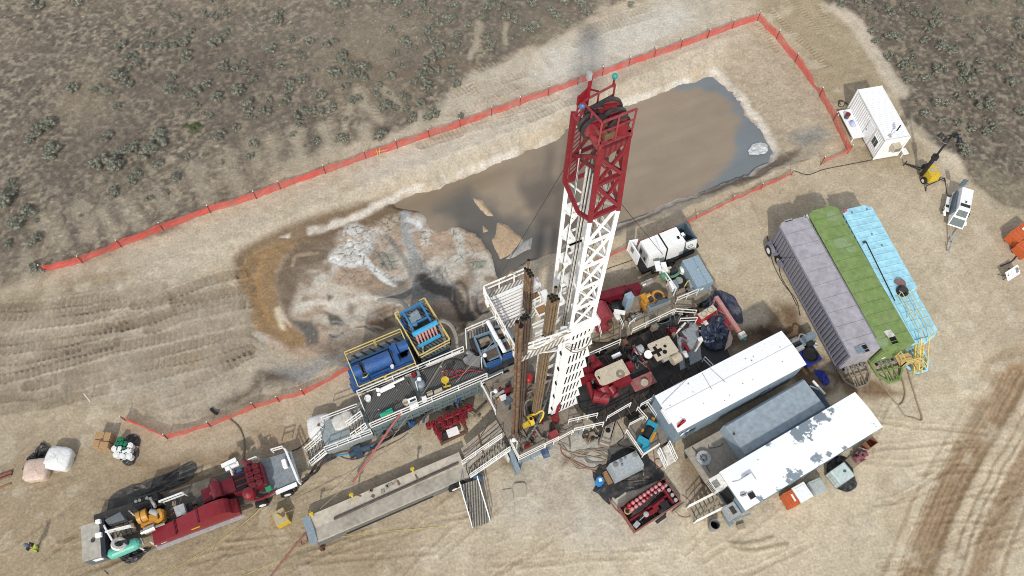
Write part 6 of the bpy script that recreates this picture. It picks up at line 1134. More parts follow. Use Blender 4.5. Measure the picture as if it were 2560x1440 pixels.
b.cyl(P(1481,989,2.2), P(1520,995,2.0), .5, 16); b.cyl(P(1470,955,2.2), P(1485,1000,1.9), .2, 10); b.box(P(1550,955,1.9), (1.6, .7, .9), YR-.1); b('drawworks_drum', RED, cr)
b = MB()
for p0, r in (((1483,895), .25), ((1509,995), .46), ((1541,988), .26), ((1444,966), .2)): p = P(*p0, 2.3); b.ring(p, rn-ru*.2, r*.5, r, .12, 16)
b('brake_band', REDF, cr)
b = MB(); b.edge(P(1573,952,CZ+.5), P(1627,928,CZ+.5), -1.0, CZ+.45, CZ+.5); b('red_checker_plate', mat('worn_red_plate', (.28, .09, .085), .6, dirt=.8, dcol=(.33, .24, .19), scale=4), cr); b = MB(); b.cyl(P(1611,956,CZ+.5), P(1611,956,CZ+.62), .3, 12); b('plate_cap', TANST, cr)
b = MB(); b.tube(drape([P(1586,865,2.6), P(1605,897,2.9), P(1625,925,2.2)], 14), .05); b.tube([P(1579,890,2), P(1586,865,2.8)], .05); b('red_pipe', REDP, cr)
# engine with tan cover
en = rect((1618.5,862.8), (1671,838), (1644,903), 2.9); b = MB(); prof = [(0, .0), (.05, -.04), (.95, 0), (1, .05), (1.02, .95), (.98, 1), (.02, 1), (0, .97)]; b.hexa([rp(en, a, q, 2.78) for a, q in prof], [rp(en, a, q, 2.9) for a, q in prof]); hv = b('engine_cover', TAN, cr)
b = MB(); c = rp(en, .2, .52, 2.905); b.box(c, (.9, .26, .02), YR); b.box(c+Vector((0, 0, .003)), (.26, .9, .02), YR); b('cross_opening', VOID, hv)
for a, q, r in ((.62, .45, .13), (.48, .72, .18), (.32, .2, .06)): b = MB(); b.cyl(rp(en, a, q, 2.9), rp(en, a, q, 2.915), r, 12); b('round_hole', VOID, hv)
b = MB(); rbox(b, en, CZ, 2.78, .08, .95, .08, .9); b('engine_block', DK, cr)
b = MB(); b.cyl(P(1679,902,2.4), P(1699,890,2.4), .42, 14); b('air_cleaner', TAN, cr); b = MB(); b.cyl(P(1655,900,2.2), P(1680,887,2.2), .25, 12); b.cyl(P(1590,878,2.2), P(1606,870,2.2), .34, 12); b('exhaust_muffler', STL, cr); b = MB(); b.cyl(P(1621,886,2.3), P(1621,886,2.75), .33, 16); b('white_filter', PLAS, cr); b = MB(); b.box(P(1541,889,2.2), (.75, .3, .2), YR); b('white_panel', CAB, cr)
b = MB(); b.sheet(P(1585,880,2.1), P(1600,868,2.1), P(1615,875,2.1), P(1600,890,2.1), 6, 6, lambda p, q: .25*math.sin(p*3.1)*math.sin(q*3.1)+.06*math.sin(p*17+q*9)); b('plastic_wrap', mat('clear_plastic', (.42, .46, .5), .3, dirt=.3), cr)
fw = lambda a, q, z: P(1448, 975, 0)*1+ru*a+rn*q+UP3*z
clutter(['hose_bundle', 'engine_part', 'valve_block', 'pipe_run'], 46, .3, 9.4, -1.2, 1.7, CZ+.05, [DK, DK, BLK, RUSTM, RED, MUDDY, ST, GBD], cr, seed=9, smin=.15, smax=.55, hmax=.9, fr=fw)
clutter(['hose_bundle', 'engine_part', 'valve_block', 'pipe_run'], 26, 7.5, 13.5, -.8, 1.8, CZ+.02, [DK, BLK, MUDDY, ST, TANST, GBD, WS], cr, seed=19, smin=.12, smax=.4, hmax=.5, fr=fw)
b = MB(); b.prism(quad([(1690,822),(1715,800),(1745,812),(1755,905),(1745,930),(1700,925)], CZ+.02), CZ, CZ+.04); b('tail_plate', mat('worn_blue_plate', (.27, .31, .34), .6, dirt=.8, dcol=(.36, .31, .25), scale=1.1), cr)
b = MB(); b.bar(P(1690,833,2.0), P(1714,807,2.1), .14, .12); b('white_beam', WS, cr); b = MB(); b.bar(P(1737,880,1.8), P(1755,852,2.1), .12); b.cyl(P(1745,850,2.1), P(1756,846,2.2), .2, 12); b('white_beam', WS, cr)
b = MB(); b.cyl(P(1717,892,1.9), P(1711,880,2.3), .17, 12); b('white_bottle', PLAS, cr); b = MB(); b.sheet(P(1711,895,1.6), P(1722,889,1.6), P(1727,925,1.5), P(1716,930,1.5), 4, 8, lambda p, q: .12*math.sin(p*3.1)+.04*math.sin(q*22)); b('black_cloth', TARP, cr)
# far right end: red box, tarp, pink arm
b = MB(); R_ = rect((1744,785), (1782,761), (1756,797), 2.7); rbox(b, R_, 2.6, 2.7); b('hydraulic_box_lid', TAN, cr); b = MB(); rbox(b, R_, 1.5, 2.59, .03, .97, .03, .97); b('hydraulic_box', REDM, cr); b = MB()
for a in (.28, .7): b.ring(rp(R_, a, .5, 2.71), UP3, .22, .26, .02, 16)
b('lid_ring', MUDDY, cr)
tarp('tarpaulin', 'dark wet tarpaulin bunched over the tail of the rig carrier', [(1748,830),(1765,800),(1800,792),(1820,825),(1815,860),(1800,875),(1765,870)], TARPB, .5, z=1.5)
tarp('tarpaulin', 'dark blue tarpaulin spread on the dirt beyond the pink steel arm', [(1742,765),(1770,735),(1800,728),(1840,748),(1855,790),(1850,810),(1810,790)], mat('navy_tarp', (.035, .045, .09), .5, dirt=.6, dcol=(.22, .2, .18), scale=1., bump=.6), .22)
b = MB(); p0, p1 = P(1790,742,2.5), P(1855,840,2.3); b.bar(p0, p1, .3, .26); b.bar(p0-UP3*1.3, p0, .16); b.bar(lerp(p0, p1, .2)-UP3*1., lerp(p0, p1, .5), .1)
b('tail_arm', mat('pinkish_steel', (.44, .20, .18), .6, dirt=.5, dcol=(.42, .3, .25)), cr); b = MB(); b.box(p1+Vector((0, 0, .1)), (.5, .5, .4), YR); b.bar(P(1828,800,1.8), P(1846,826,1.9), .05); b('arm_end', WS, cr); b = MB(); b.cyl(p1+Vector((.1, -.25, -.1)), p1+Vector((.1, -.25, .12)), .17, 10); b('green_cap', TEAL, cr)
b = MB()
for p0, p1 in (((1795,765),(1808,785)), ((1808,805),(1835,830)), ((1815,790),(1800,820)), ((1790,770),(1795,800))): b.bar(P(*p0, 1.7), P(*p1, 1.6), .14)
b.cyl(P(1812,795,1.5), P(1825,808,1.7), .3, 12); b('red_bracket', REDF, cr); b = MB(); b.prism(quad([(1815,860),(1825,825),(1832,845),(1828,862),(1812,875)], 1.6), 1.3, 1.6); b('pink_plate', PINK, cr)
for a in (1.5, 3.0, 9.5, 11.2, 12.9):
    for q in (-1.3, 2.0): wheel(cr, fw(a, q, .5), rn, .5, .35, ST)
# ------------------------------------------------------------------ front walkway with winch, tan tank, pallet of parts
wp = thing('winch_platform', 'tan muddy steel platform with white rails beside the plain white house', 'platform', P(1615,1090,0)); WZ = 1.1
b = MB(); b.prism(quad([(1562,1082),(1572,1062),(1640,1020),(1655,1010),(1690,1090),(1648,1115),(1603,1140)], WZ), WZ-.12, WZ); b.prism(quad([(1595,1035),(1640,1005),(1650,1025),(1605,1055)], WZ), WZ+.002, WZ+.012); b('deck_plate', MUDDY, wp)
b = MB(); b.prism(quad([(1563,1035),(1588,1012),(1600,1037),(1574,1050)], WZ), WZ-.1, WZ+.02); b('black_opening', VOID, wp)
rail('platform_rail', [P(1563,1083,WZ), P(1604,1144,WZ), P(1644,1118,WZ)], wp, WR, .95, .035); rail('platform_rail', [P(1571,1068,WZ), P(1606,1050,WZ)], wp, WR, .95); rail('platform_rail', [P(1590,1028,WZ), P(1614,1055,WZ)], wp, WR, 1.0); rail('platform_rail', [P(1614,1015,WZ), P(1636,1046,WZ)], wp, WR, 1.0)
stair('platform_stair', 'short white stair with side rails at the front of the winch platform', P(1656,1120,WZ), P(1675,1162,.1), .95, WR, WS, nstep=5)
wn = thing('winch', 'bright blue and orange hydraulic winch on the tan platform', 'winch', P(1618,1090,WZ)); b = MB(); c = P(1619,1083,WZ+.45); d = (P(1632,1060,WZ)-P(1608,1105,WZ)).normalized(); e = Vector((-d.y, d.x, 0)); b.box(c-e*.05-UP3*.3, (1.9, .75, .25), yaw_of(d)); b.box(c+d*.75, (.35, .8, .6), yaw_of(d)); b.box(c-d*.75, (.45, .9, .55), yaw_of(d)); b.box(c-e*.35-UP3*.05, (1.7, .12, .5), yaw_of(d)); b.box(c-d*1.0+e*-.35-UP3*.1, (.6, .5, .4), yaw_of(d)); b('winch_frame', CYAN, wn)
b = MB(); b.cyl(c-d*.35, c+d*.45, .30, 14); b('drum', BLK, wn); b = MB(); b.cyl(c-e*-.42-d*.1, c-e*-.42+d*.1, .1); b.cyl(c-e*.45-d*.5+UP3*.15, c-e*.45+d*.3+UP3*.15, .13, 10); b.cyl(c+d*.95+e*.1, c+d*1.3+e*.15, .15, 10); b('hydraulic_motor', ENG, wn)
tk = thing('mud_box', 'long tan open-topped mud box with two round lids in front of the carrier', 'tank', P(1520,1075,0)); R_ = rect((1499,1103), (1518,1036), (1527,1110), 1.3); b = MB()
for a0, a1, q0, q1 in ((0, 1, 0, .08), (0, 1, .9, 1), (0, .05, .08, .9), (.95, 1, .08, .9)): rbox(b, R_, 0.1, 1.3, a0, a1, q0, q1)
b('box_wall', MUDDY, tk); b = MB(); rbox(b, R_, .2, 1.18, .22, .94, .14, .82); b('box_cover', TANST, tk); b = MB(); b.cyl(rp(R_, .12, .1, .95), rp(R_, .12, .9, .95), .32, 14); b('roller', TANST, tk)
for a, m_ in ((.48, VOID), (.62, ST)): b = MB(); b.cyl(rp(R_, a, .45, 1.18), rp(R_, a, .45, 1.2), .2, 14); b('round_lid', m_, tk)
pl_, R_ = pallet('wooden_pallet', 'wooden pallet covered with rusty parts in front of the rig floor', (1455,1090), (1487,1072), (1470,1112)); fr2 = lambda a, q, z: rp(R_, a, q, z)
o = thing('scrap_parts', 'heap of rusty fittings and timber on the pallet in front of the rig floor', 'parts', rp(R_, .5, .5, .14)); clutter(['fitting', 'timber', 'bracket'], 14, .1, .9, .1, .9, .14, [RUSTM, RUSTM, DK, WOOD, TANST], o, seed=31, smin=.1, smax=.35, hmax=.35, fr=fr2)
# hoses on the ground in front of the floor
random.seed(12)
def loops(c, r, n): 
    pts = []
    for k in range(n*8): a = k*math.tau/8; rr = r*(1+.18*math.sin(k*1.7)); pts.append((c[0]+rr*math.cos(a)*1.15+k*.18, c[1]+rr*.75*math.sin(a)+.2*k/8))
    return pts
hose('coiled_hose', 'large pale hose coiled in wide loops on the dirt in front of the rig', [(1395,1110), (1420,1130)]+loops((1470,1150), 34, 3)+[(1520,1120), (1560,1116), (1590,1125), (1605,1150), (1609,1190)], .045, HOSET, n=220)
hose('coiled_hose', 'darker hose tangle over the pale coils in front of the rig', [(1398,1104), (1440,1142)]+loops((1490,1140), 26, 3)+[(1530,1150), (1540,1130), (1575,1118), (1600,1140)], .04, HOSEG, n=200)
hose('coiled_hose', 'faded red hose winding from the rig floor past the grey box to the accumulator skid', [(1400,1112), (1410,1140), (1460,1165), (1500,1190), (1515,1230), (1530,1262), (1545,1280), (1570,1300)], .045, HOSEP, n=60)
hose('coiled_hose', 'thin dark red hose looping behind the winch platform stair', [(1633,1125), (1640,1165), (1655,1168), (1652,1150), (1638,1150), (1640,1170), (1655,1195), (1675,1210)], .035, HOSEP, n=60)
hose('coiled_hose', 'dark hose from the winch platform along the grey box', [(1540,1050), (1560,1090), (1545,1110), (1590,1130), (1606,1160), (1604,1215)], .035, HOSE, n=60)
hose('coiled_hose', 'pale hose dropping from the coils to the blue drum sheet', [(1490,1160), (1500,1185), (1512,1215), (1525,1245), (1545,1270), (1548,1285)], .035, HOSET, n=50)
# grey box, drum, accumulator
tarp('plastic_sheet', 'wide black plastic sheet under the grey box and accumulator hoses', [(1480,1172), (1488,1212), (1484,1228), (1498,1236), (1520,1262), (1527,1248), (1515,1225), (1540,1248), (1560,1232), (1600,1222), (1640,1203), (1662,1196), (1648,1168), (1625,1150), (1606,1118), (1560,1118), (1512,1150)], mat('dusty_tarp', (.03, .031, .032), .4, dirt=.8, dcol=(.17, .14, .11), scale=1.1, bump=.6), .12)
gx = thing('generator_box', 'plain grey steel box with round fittings on black plastic sheeting', 'box', P(1570,1165,0)); R_ = rect((1524,1159), (1590,1126), (1545,1194), 1.5); b = MB(); b.hexa([rp(R_, -.05, -.02, .25), rp(R_, 1.02, -.02, .25), rp(R_, 1.02, 1.08, .25), rp(R_, -.05, 1.08, .25)], [rp(R_, 0, 0, 1.5), rp(R_, 1, 0, 1.5), rp(R_, 1, 1, 1.5), rp(R_, 0, 1, 1.5)]); b('box_body', mat('pale_grey_paint', (.36, .40, .42), .5, dirt=.3, dcol=(.3, .27, .22)), gx)
for a, q, r in ((.9, .2, .2), (.16, .22, .2), (.55, .12, .1), (.38, .15, .13), (.34, .42, .1)): b = MB(); b.cyl(rp(R_, a, q, 1.5), rp(R_, a, q, 1.56), r, 12); b.cyl(rp(R_, a, q, 1.5), rp(R_, a, q, 1.68), r*.35, 8); b('filler_cap', ST, gx)
b = MB(); rbox(b, R_, .02, .25, -.25, -.08, .1, .95); rbox(b, R_, .02, .25, .1, .9, .2, .9); b('timber_skid', WOODB, gx)
c = G(1497, 1208); t = thing('blue_drum', 'round blue plastic drum with a white label, left of the grey box', 'drum', c); b = MB(); b.lathe(c, [(.28, 0), (.30, .05), (.31, .3), (.30, .32), (.31, .6), (.30, .85), (.28, .9), (.26, .88), (.02, .88)], 18); b('shell', DRUM, t); b = MB(); b.box(c+Vector((.02, .03, .895)), (.22, .24, .012), .3); b('label_sticker', W, t)
ac = thing('accumulator_skid', 'dark red accumulator skid with two rows of round pink bottles in a tray', 'accumulator', P(1625,1265,0)); R_ = rect((1587,1331), (1704,1254), (1543,1270), .55); b = MB()
for a0, a1, q0, q1 in ((0, 1, 0, .04), (0, 1, .96, 1), (0, .025, .04, .96), (.975, 1, .04, .96)): rbox(b, R_, .05, .6, a0, a1, q0, q1)
b('tray_rim', mat('muddy_red_rim', (.22, .07, .055), .7, dirt=.6, dcol=(.3, .22, .16), scale=2), ac); b = MB(); rbox(b, R_, .06, .12, .03, .97, .05, .95); b('tray_floor', DK, ac)
PB = mat('pink_bottle', (.55, .20, .22), .45, dirt=.35, dcol=(.45, .35, .3), scale=3)
for k in range(9):
    for j, (p0, p1) in enumerate((((1574,1262), (1650,1209)), ((1581,1271), (1658,1217)))):
        x, y = p0[0]+(p1[0]-p0[0])*k/8, p0[1]+(p1[1]-p0[1])*k/8; c = P(x, y, 1.15); b = MB(); b.lathe(Vector((c.x, c.y, .15)), [(.12, 0), (.155, .1), (.155, .85), (.12, .96), (.05, 1.0), (.03, 1.03)], 12); b('bottle', REDM if (k, j) in ((0, 0), (4, 1)) else PB, ac)
b = MB(); b.tube([rp(R_, .08, .80, .9), rp(R_, .95, .80, .9)], .07); b.tube([rp(R_, .05, .42, .5), rp(R_, .93, .45, .5)], .09); b.bar(rp(R_, .86, .1, .5), rp(R_, .84, .85, .7), .12, .4); b.bar(rp(R_, .3, .25, .4), rp(R_, .6, .25, .4), .3, .4); b.bar(rp(R_, .5, .35, .6), rp(R_, .75, .38, .6), .2, .3); b('manifold', RED, ac)
b = MB()
for k in range(7): b.cyl(rp(R_, .45+.055*k, .93, .3), rp(R_, .45+.055*k, .86, .9), .05, 8)
b('tube_rack', BLK, ac); b = MB(); b.cyl(rp(R_, .55, .12, .5), rp(R_, .72, .16, .5), .2, 12); b.box(rp(R_, .70, .2, .5), (.6, .5, .6), YR); b('pump_motor', BLK, ac)
for k in range(4): b = MB(); c = rp(R_, .92, .15+.2*k, .5); b.cyl(c, c+UP3*.25, .14, 10); b('pressure_gauge', STL, ac)
b = MB(); c = rp(R_, .32, .28, .9); b.lathe(c, [(.03, -.5), (.03, 0), (.2, .02), (.2, .08), (.05, .1)], 12); b.bar(c, c+Vector((-.5, -.45, .1)), .06); b('white_valve', STL, ac); b = MB(); b.box(rp(R_, .1, .18, .5), (.45, .35, .4), .8); b('silver_box', STL, ac)
clutter(['small_valve', 'fitting', 'red_bracket'], 26, .08, .93, .1, .62, .15, [RED, RED, REDF, DK, DK, BLK, RUSTM], ac, seed=41, smin=.1, smax=.3, hmax=.5, fr=fr2 if False else (lambda a, q, z: rp(R_, a, q, z)))
b = MB()
for k in range(4): b.tube(drape([rp(R_, .08+.02*k, .5+.02*k, .8), rp(R_, .35, .50+.05*k, 1.0), rp(R_, .6, .6+.04*k, 1.1), rp(R_, .88, .72+.04*k, .9)], 24), .04)
b('black_hose', HOSE, ac); b = MB(); b.ring(P(1569,1277,.8), UP3, .2, .27, .08, 14); b.ring(P(1569,1277,.88), UP3, .18, .24, .06, 14); b('rope_coil', mat('tan_rope', (.42, .27, .12), .9), ac)
b = MB(); b.bar(G(1680,1283)+UP3*.08, G(1709,1260)+UP3*.08, .12); tag(b('timber_baulk', WOOD), 'pale timber baulk lying along the front of the accumulator skid', 'timber')
hose('thin_hose', 'thin brown hose making a wide loop right of the accumulator skid', [(1683,1272), (1700,1290), (1722,1292), (1731,1272), (1722,1250), (1706,1238)], .025, HOSEP)
b = MB(); b.box(G(1652,1298)+UP3*.02, (.9, .25, .03), .6); b.box(G(1660,1290)+UP3*.03, (.5, .15, .03), 1.0); tag(b('scrap_mesh', DK), 'dark scrap of mesh lying in front of the accumulator skid', 'scrap')
# ------------------------------------------------------------------ white enclosed generator by the pit
g0 = thing('enclosed_generator', 'large white enclosed generator with an open end door and black rear bay', 'generator', G(1655, 640)); Rg = rect((1601,603), (1690.6,567), (1624,640), 2.5)
def loft(b, R_, z0, z1, a0, a1, q0=0., q1=1., fl=.12):   # body with a slightly flared foot
    b.hexa([rp(R_, a0, q0-fl, z0), rp(R_, a1, q0-fl, z0), rp(R_, a1, q1+fl, z0), rp(R_, a0, q1+fl, z0)], [rp(R_, a0, q0, z1), rp(R_, a1, q0, z1), rp(R_, a1, q1, z1), rp(R_, a0, q1, z1)])
b = MB(); loft(b, Rg, .75, 2.5, 0, .475); loft(b, Rg, .75, 2.5, .52, 1.0); b('housing', W, g0); b = MB(); loft(b, Rg, .78, 2.47, .475, .52); b('black_band', BLK, g0)
b = MB()
for q0, q1 in ((-.1, .0), (1.0, 1.1)): b.hexa([rp(Rg, 1.0, q0 if q0 < 0 else 1.12, .75), rp(Rg, 1.34, q0 if q0 < 0 else 1.12, .75), rp(Rg, 1.34, q0+.08, .75), rp(Rg, 1.0, q0+.08, .75)], [rp(Rg, 1.0, q0, 2.45), rp(Rg, 1.30, q0, 2.45), rp(Rg, 1.30, q0+.05, 2.45), rp(Rg, 1.0, q0+.05, 2.45)])
b.hexa([rp(Rg, 1.30, -.1, .75), rp(Rg, 1.34, -.1, .75), rp(Rg, 1.34, 1.1, .75), rp(Rg, 1.30, 1.1, .75)], [rp(Rg, 1.27, -.05, 2.45), rp(Rg, 1.31, -.05, 2.45), rp(Rg, 1.31, 1.05, 2.45), rp(Rg, 1.27, 1.05, 2.45)]); rbox(b, Rg, .75, .85, 1.0, 1.3, 0, 1); b('rear_bay', GBD, g0)
b = MB(); b.hexa([rp(Rg, 1.0, 1.02, .9), rp(Rg, 1.36, 1.14, .9), rp(Rg, 1.36, 1.17, .9), rp(Rg, 1.0, 1.05, .9)], [rp(Rg, 1.0, 1.02, 2.4), rp(Rg, 1.31, 1.06, 2.3), rp(Rg, 1.31, 1.09, 2.3), rp(Rg, 1.0, 1.05, 2.4)]); b('side_skin', W, g0); b = MB(); b.ring(rp(Rg, 1.15, 1.15, 1.7), rp(Rg, 0, 1, 0)-rp(Rg, 0, 0, 0), .2, .26, .02, 14); b('round_emblem', STL, g0)
b = MB(); rbox(b, Rg, 2.5, 2.53, .86, .92, .55, .72); b('black_vent', VOID, g0); b = MB(); rbox(b, Rg, 2.4, 2.5, .98, 1.08, .45, .62); b('raised_flap', CAB, g0); b = MB(); b.cyl(rp(Rg, 1.12, .5, 1.4), rp(Rg, 1.12, .5, 2.1), .14); b('exhaust', ST, g0)
b = MB(); b.hexa([rp(Rg, -.02, -.15, .8), rp(Rg, -.24, -.25, .8), rp(Rg, -.24, -.29, .8), rp(Rg, -.02, -.19, .8)], [rp(Rg, -.02, -.15, 2.5), rp(Rg, -.24, -.25, 2.5), rp(Rg, -.24, -.29, 2.5), rp(Rg, -.02, -.19, 2.5)]); rbox(b, Rg, .85, 2.45, -.22, -.19, -.2, .75); d = b('door', CAB, g0); b = MB(); rbox(b, Rg, 1.6, 2.2, -.235, -.222, .0, .25); b('door_notice', ST, d)
b = MB(); rbox(b, Rg, 1.0, 2.3, -.012, -.001, .15, .9); b('control_panel', STL, g0); b = MB(); rbox(b, Rg, 1.3, 1.9, -.02, -.013, .2, .4); rbox(b, Rg, 1.2, 1.6, -.02, -.013, .65, .8); b('gauge_cluster', DK, g0)
b = MB(); rbox(b, Rg, .35, .74, -.16, 1.32, -.15, 1.25); b.bar(rp(Rg, 1.3, .9, .6), rp(Rg, 1.5, .95, .5), .3); b('trailer_frame', BLK, g0)
for a in (.2, .42, .62):
    for q in (-.12, 1.28): wheel(g0, rp(Rg, a, q, .42), rp(Rg, 0, 1, 0)-rp(Rg, 0, 0, 0), .42, .3, ST)
hose('power_cable', 'dark cable lying on the dirt between the white generator and the rig', [(1588,648), (1560,658), (1520,672), (1490,688)], .03, HOSE, 'cable')
# ------------------------------------------------------------------ right mud pump on its skid
mp_ = thing('mud_pump', 'dark red mud pump skid with yellow engine and blue-grey tool house behind the mast', 'mud pump', G(1640,740)); DZ = 1.0
b = MB(); b.prism(quad([(1470,850),(1455,790),(1500,735),(1600,712),(1660,680),(1700,660),(1750,650),(1795,715),(1765,750),(1680,790),(1560,842)], DZ), .3, DZ); b('skid_deck', mat('oily_tan_deck', (.30, .25, .18), .8, dirt=.75, dcol=(.06, .05, .04), scale=1.3), mp_)
Rb = rect((1478,735), (1597,703), (1486,752), 2.6); b = MB(); rbox(b, Rb, 1.15, 2.6, 0, .70); rbox(b, Rb, 1.25, 2.5, .70, 1, .02, .98); b.bar(rp(Rb, .7, -.02, 2.62), rp(Rb, .7, 1.02, 2.62), .1, .1); b.bar(rp(Rb, .7, 1.02, 2.62), rp(Rb, .7, 1.02, 1.3), .08); b('belt_guard', REDP, mp_)
c = P(1508,785,1.9); b = MB(); yr = YR-.9; d = Vector((math.cos(yr), math.sin(yr), 0)); b.hexa([P(1478,770,1.0), P(1515,752,1.0), P(1537,790,1.0), P(1497,815,1.0)], [P(1482,766,2.3), P(1512,752,2.3), P(1532,786,2.3), P(1500,806,2.3)]); b.cyl(P(1494,760,2.2), P(1515,798,2.2), .55, 18); b.cyl(P(1500,800,1.4), P(1513,822,1.4), .35, 12); b.hexa([P(1470,805,1.0), P(1500,808,1.0), P(1530,820,1.0), P(1500,838,1.0)], [P(1474,806,1.5), P(1500,805,1.5), P(1526,815,1.5), P(1502,830,1.5)]); b('pump_case', REDF, mp_)
clutter(['pump_valve', 'pump_flange'], 12, 0, 1, 0, 1, 1.0, [RED, REDF, RUSTM], mp_, seed=51, smin=.15, smax=.35, hmax=.6, fr=lambda a, q, z: P(1490+40*a, 812+18*q, 1.1))
b = MB(); b.prism(quad([(1467,800),(1474,790),(1487,808),(1480,818)], 2.0), 1.2, 2.0); b('blue_panel', GB, mp_)
b = MB(); b.prism(quad([(1561.5,735),(1578,728),(1587,742),(1570,749)], 3.1), DZ, 3.1); b('control_cabinet', mat('blue_grey_cabinet', (.26, .35, .42), .45, dirt=.15), mp_); b = MB(); b.cyl(P(1540,770,1.3), P(1552,765,1.6), .7, 16, .5); b('dark_wheel_guard', BLK, mp_)
en = rect((1600,742), (1650,722), (1612,770), 2.2); b = MB(); rbox(b, en, DZ, 1.7, .05, .95, .1, .9); rbox(b, en, 1.7, 2.1, .1, .4, .2, .8); b.cyl(rp(en, .75, .5, 1.7), rp(en, .75, .5, 2.2), .55, 16); b.cyl(rp(en, .3, .1, 2.0), rp(en, .5, .1, 2.1), .2, 10); b.tube(drape([rp(en, .1, .6, 1.9), rp(en, .25, .9, 2.2), rp(en, .5, .8, 2.1)], 12), .13); b.box(rp(en, .2, .0, 1.9), (.5, .4, .4), YR); b.box(rp(en, .55, .9, 1.6), (.6, .35, .5), YR); b('engine', ENG, mp_)
b = MB(); b.cyl(rp(en, .75, .5, 2.2), rp(en, .75, .5, 2.23), .33, 14); b.cyl(rp(en, .42, .35, 2.0), rp(en, .42, .7, 2.05), .25, 12); b.tube(drape([rp(en, .55, .2, 2.1), rp(en, .9, .6, 2.3), rp(en, .6, 1.0, 2.0)], 12), .06); b('engine_intake', DK, mp_)
b = MB(); b.cyl(P(1603,715,2.0), P(1630,702,2.0), .26, 14); b.cyl(P(1612,712,2.28), P(1614,711,2.28), .3, 14); b.tube(drape([P(1590,718,1.9), P(1603,712,2.1), P(1618,700,2.6)], 10), .06); b('muffler', CHROME, mp_)
rd = rect((1619,762), (1672,742), (1624,772), 2.4); b = MB(); rbox(b, rd, DZ, 2.35, 0, 1, 0, 1); b('radiator', mat('dusty_grey_radiator', (.26, .27, .255), .6, dirt=.7, dcol=(.30, .25, .18), scale=1.5), mp_); b = MB(); rbox(b, rd, 2.35, 2.45, .05, .95, .1, .85); b('radiator_top', GBD, mp_); b = MB(); b.tube(drape([rp(rd, .3, .5, 2.5), rp(rd, .5, .2, 2.9), rp(rd, .9, .4, 2.5)], 12), .04); b('coolant_pipe', DK, mp_)
Rh = rect((1706,652), (1745,638), (1740,719), 2.6); b = MB(); rbox(b, Rh, DZ+.1, 2.55, 0, 1, 0, 1); b('tool_house', mat('tool_house_blue', (.24, .32, .37), .5, dirt=.2, dcol=(.28, .28, .26)), mp_); b = MB(); rbox(b, Rh, 2.552, 2.6, -.01, .62, -.01, 1.01); rbox(b, Rh, 2.552, 2.6, .64, 1.01, -.01, 1.01); b('house_lid', mat('tool_house_lid', (.27, .36, .42), .45, dirt=.15, dcol=(.3, .3, .28)), mp_); b = MB(); b.cyl(rp(Rh, .55, .45, 2.6), rp(Rh, .55, .45, 2.68), .12, 10); b('lid_vent', STL, mp_); b = MB(); rbox(b, Rh, 1.7, 2.0, .3, .5, 1.003, 1.01); b('wall_sticker', W, mp_); b = MB(); rbox(b, Rh, .8, 1.3, 1.0, 1.15, .85, 1.1); b('step', STL, mp_)
b = MB(); b.prism(quad([(1678,702),(1689,698),(1698,716),(1687,723)], 2.1), DZ, 2.1); b('grey_cabinet', GB, mp_); b = MB(); b.prism(quad([(1672,704),(1679,701),(1688,720),(1681,724)], 2.1), 1.6, 2.11); b('cabinet_door', W, mp_); b = MB(); b.prism(quad([(1722,704),(1733,700),(1739,712),(1727,721)], 1.8), DZ, 1.8); b('switch_box', STL, mp_)
c = P(1697,703,1.25); b = MB(); b.ring(c, UP3, .3, .62, .3, 22); tw = b('spare_tyre', BLK, mp_); b = MB(); b.cyl(c-UP3*.1, c+UP3*.17, .32, 16); b.ring(c+UP3*.17, UP3, .1, .2, .02, 12); b('wheel_rim', mat('grey_green_rim', (.36, .38, .34), .6, dirt=.4), tw)
b = MB(); b.cyl(P(1660,685,1.4), P(1690,676,1.5), .34, 14); b.tube(drape([P(1660,690,1.7), P(1680,692,1.8), P(1697,682,1.9), P(1697,672,1.8)], 14), .12); b.ball(P(1662,688,1.5), .45); b('green_compressor', mat('faded_green', (.10, .24, .15), .5, dirt=.3), mp_); b = MB(); b.cyl(P(1674,680,1.9), P(1690,672,1.95), .3, 14); b('fan_guard', BLK, mp_); b = MB(); b.box(P(1672,675,2.0), (.5, .4, .35), .3); b('tan_motor', TAN, mp_); b = MB(); b.lathe(P(1703,684,1.0), [(.3, 0), (.32, .8), (.1, .95), (.05, 1)], 14); b('white_tank', PLAS, mp_)
rail('skid_rail', [P(1650,690,DZ), P(1683,738,DZ)], mp_, WR, 1.3, .045, n=2); rail('skid_rail', [P(1688,760,DZ), P(1740,738,DZ)], mp_, WR, 1.15, .035, n=2); rail('skid_rail', [P(1500,845,DZ), P(1494,820,DZ)], mp_, WR); rail('skid_rail', [P(1555,822,DZ), P(1545,800,DZ), P(1541,790,DZ)], mp_, WR, .9); rail('skid_rail', [P(1570,818,DZ), P(1585,806,DZ)], mp_, WR, .8)
b = MB(); b.box(P(1645,665,2.2), (.5, .9, .12), .2); b.box(P(1660,668,2.2), (.5, .9, .12), .2); b.bar(P(1650,690,1.2), P(1650,670,2.2), .08); b('twin_floodlight', W, mp_); b = MB(); b.box(P(1549,780,1.9), (.3, .9, .2), YR+.9); b.box(P(1541,790,1.5), (.3, .7, .15), YR); b.bar(P(1543,800,1), P(1547,783,1.9), .09); b('valve_wheel', W, mp_); b = MB(); b.box(P(1590,790,1.1), (.8, .4, .1), YR); b('step_plate', STL, mp_)
clutter(['pump_part', 'hose_run', 'pipe_fitting'], 30, 0, 1, 0, 1, DZ, [DK, DK, BLK, MUDDY, TANST, RUSTM], mp_, seed=57, smin=.12, smax=.4, hmax=.5, fr=lambda a, q, z: P(1550+120*a, 800-50*a+18*q-25*a*q, DZ))
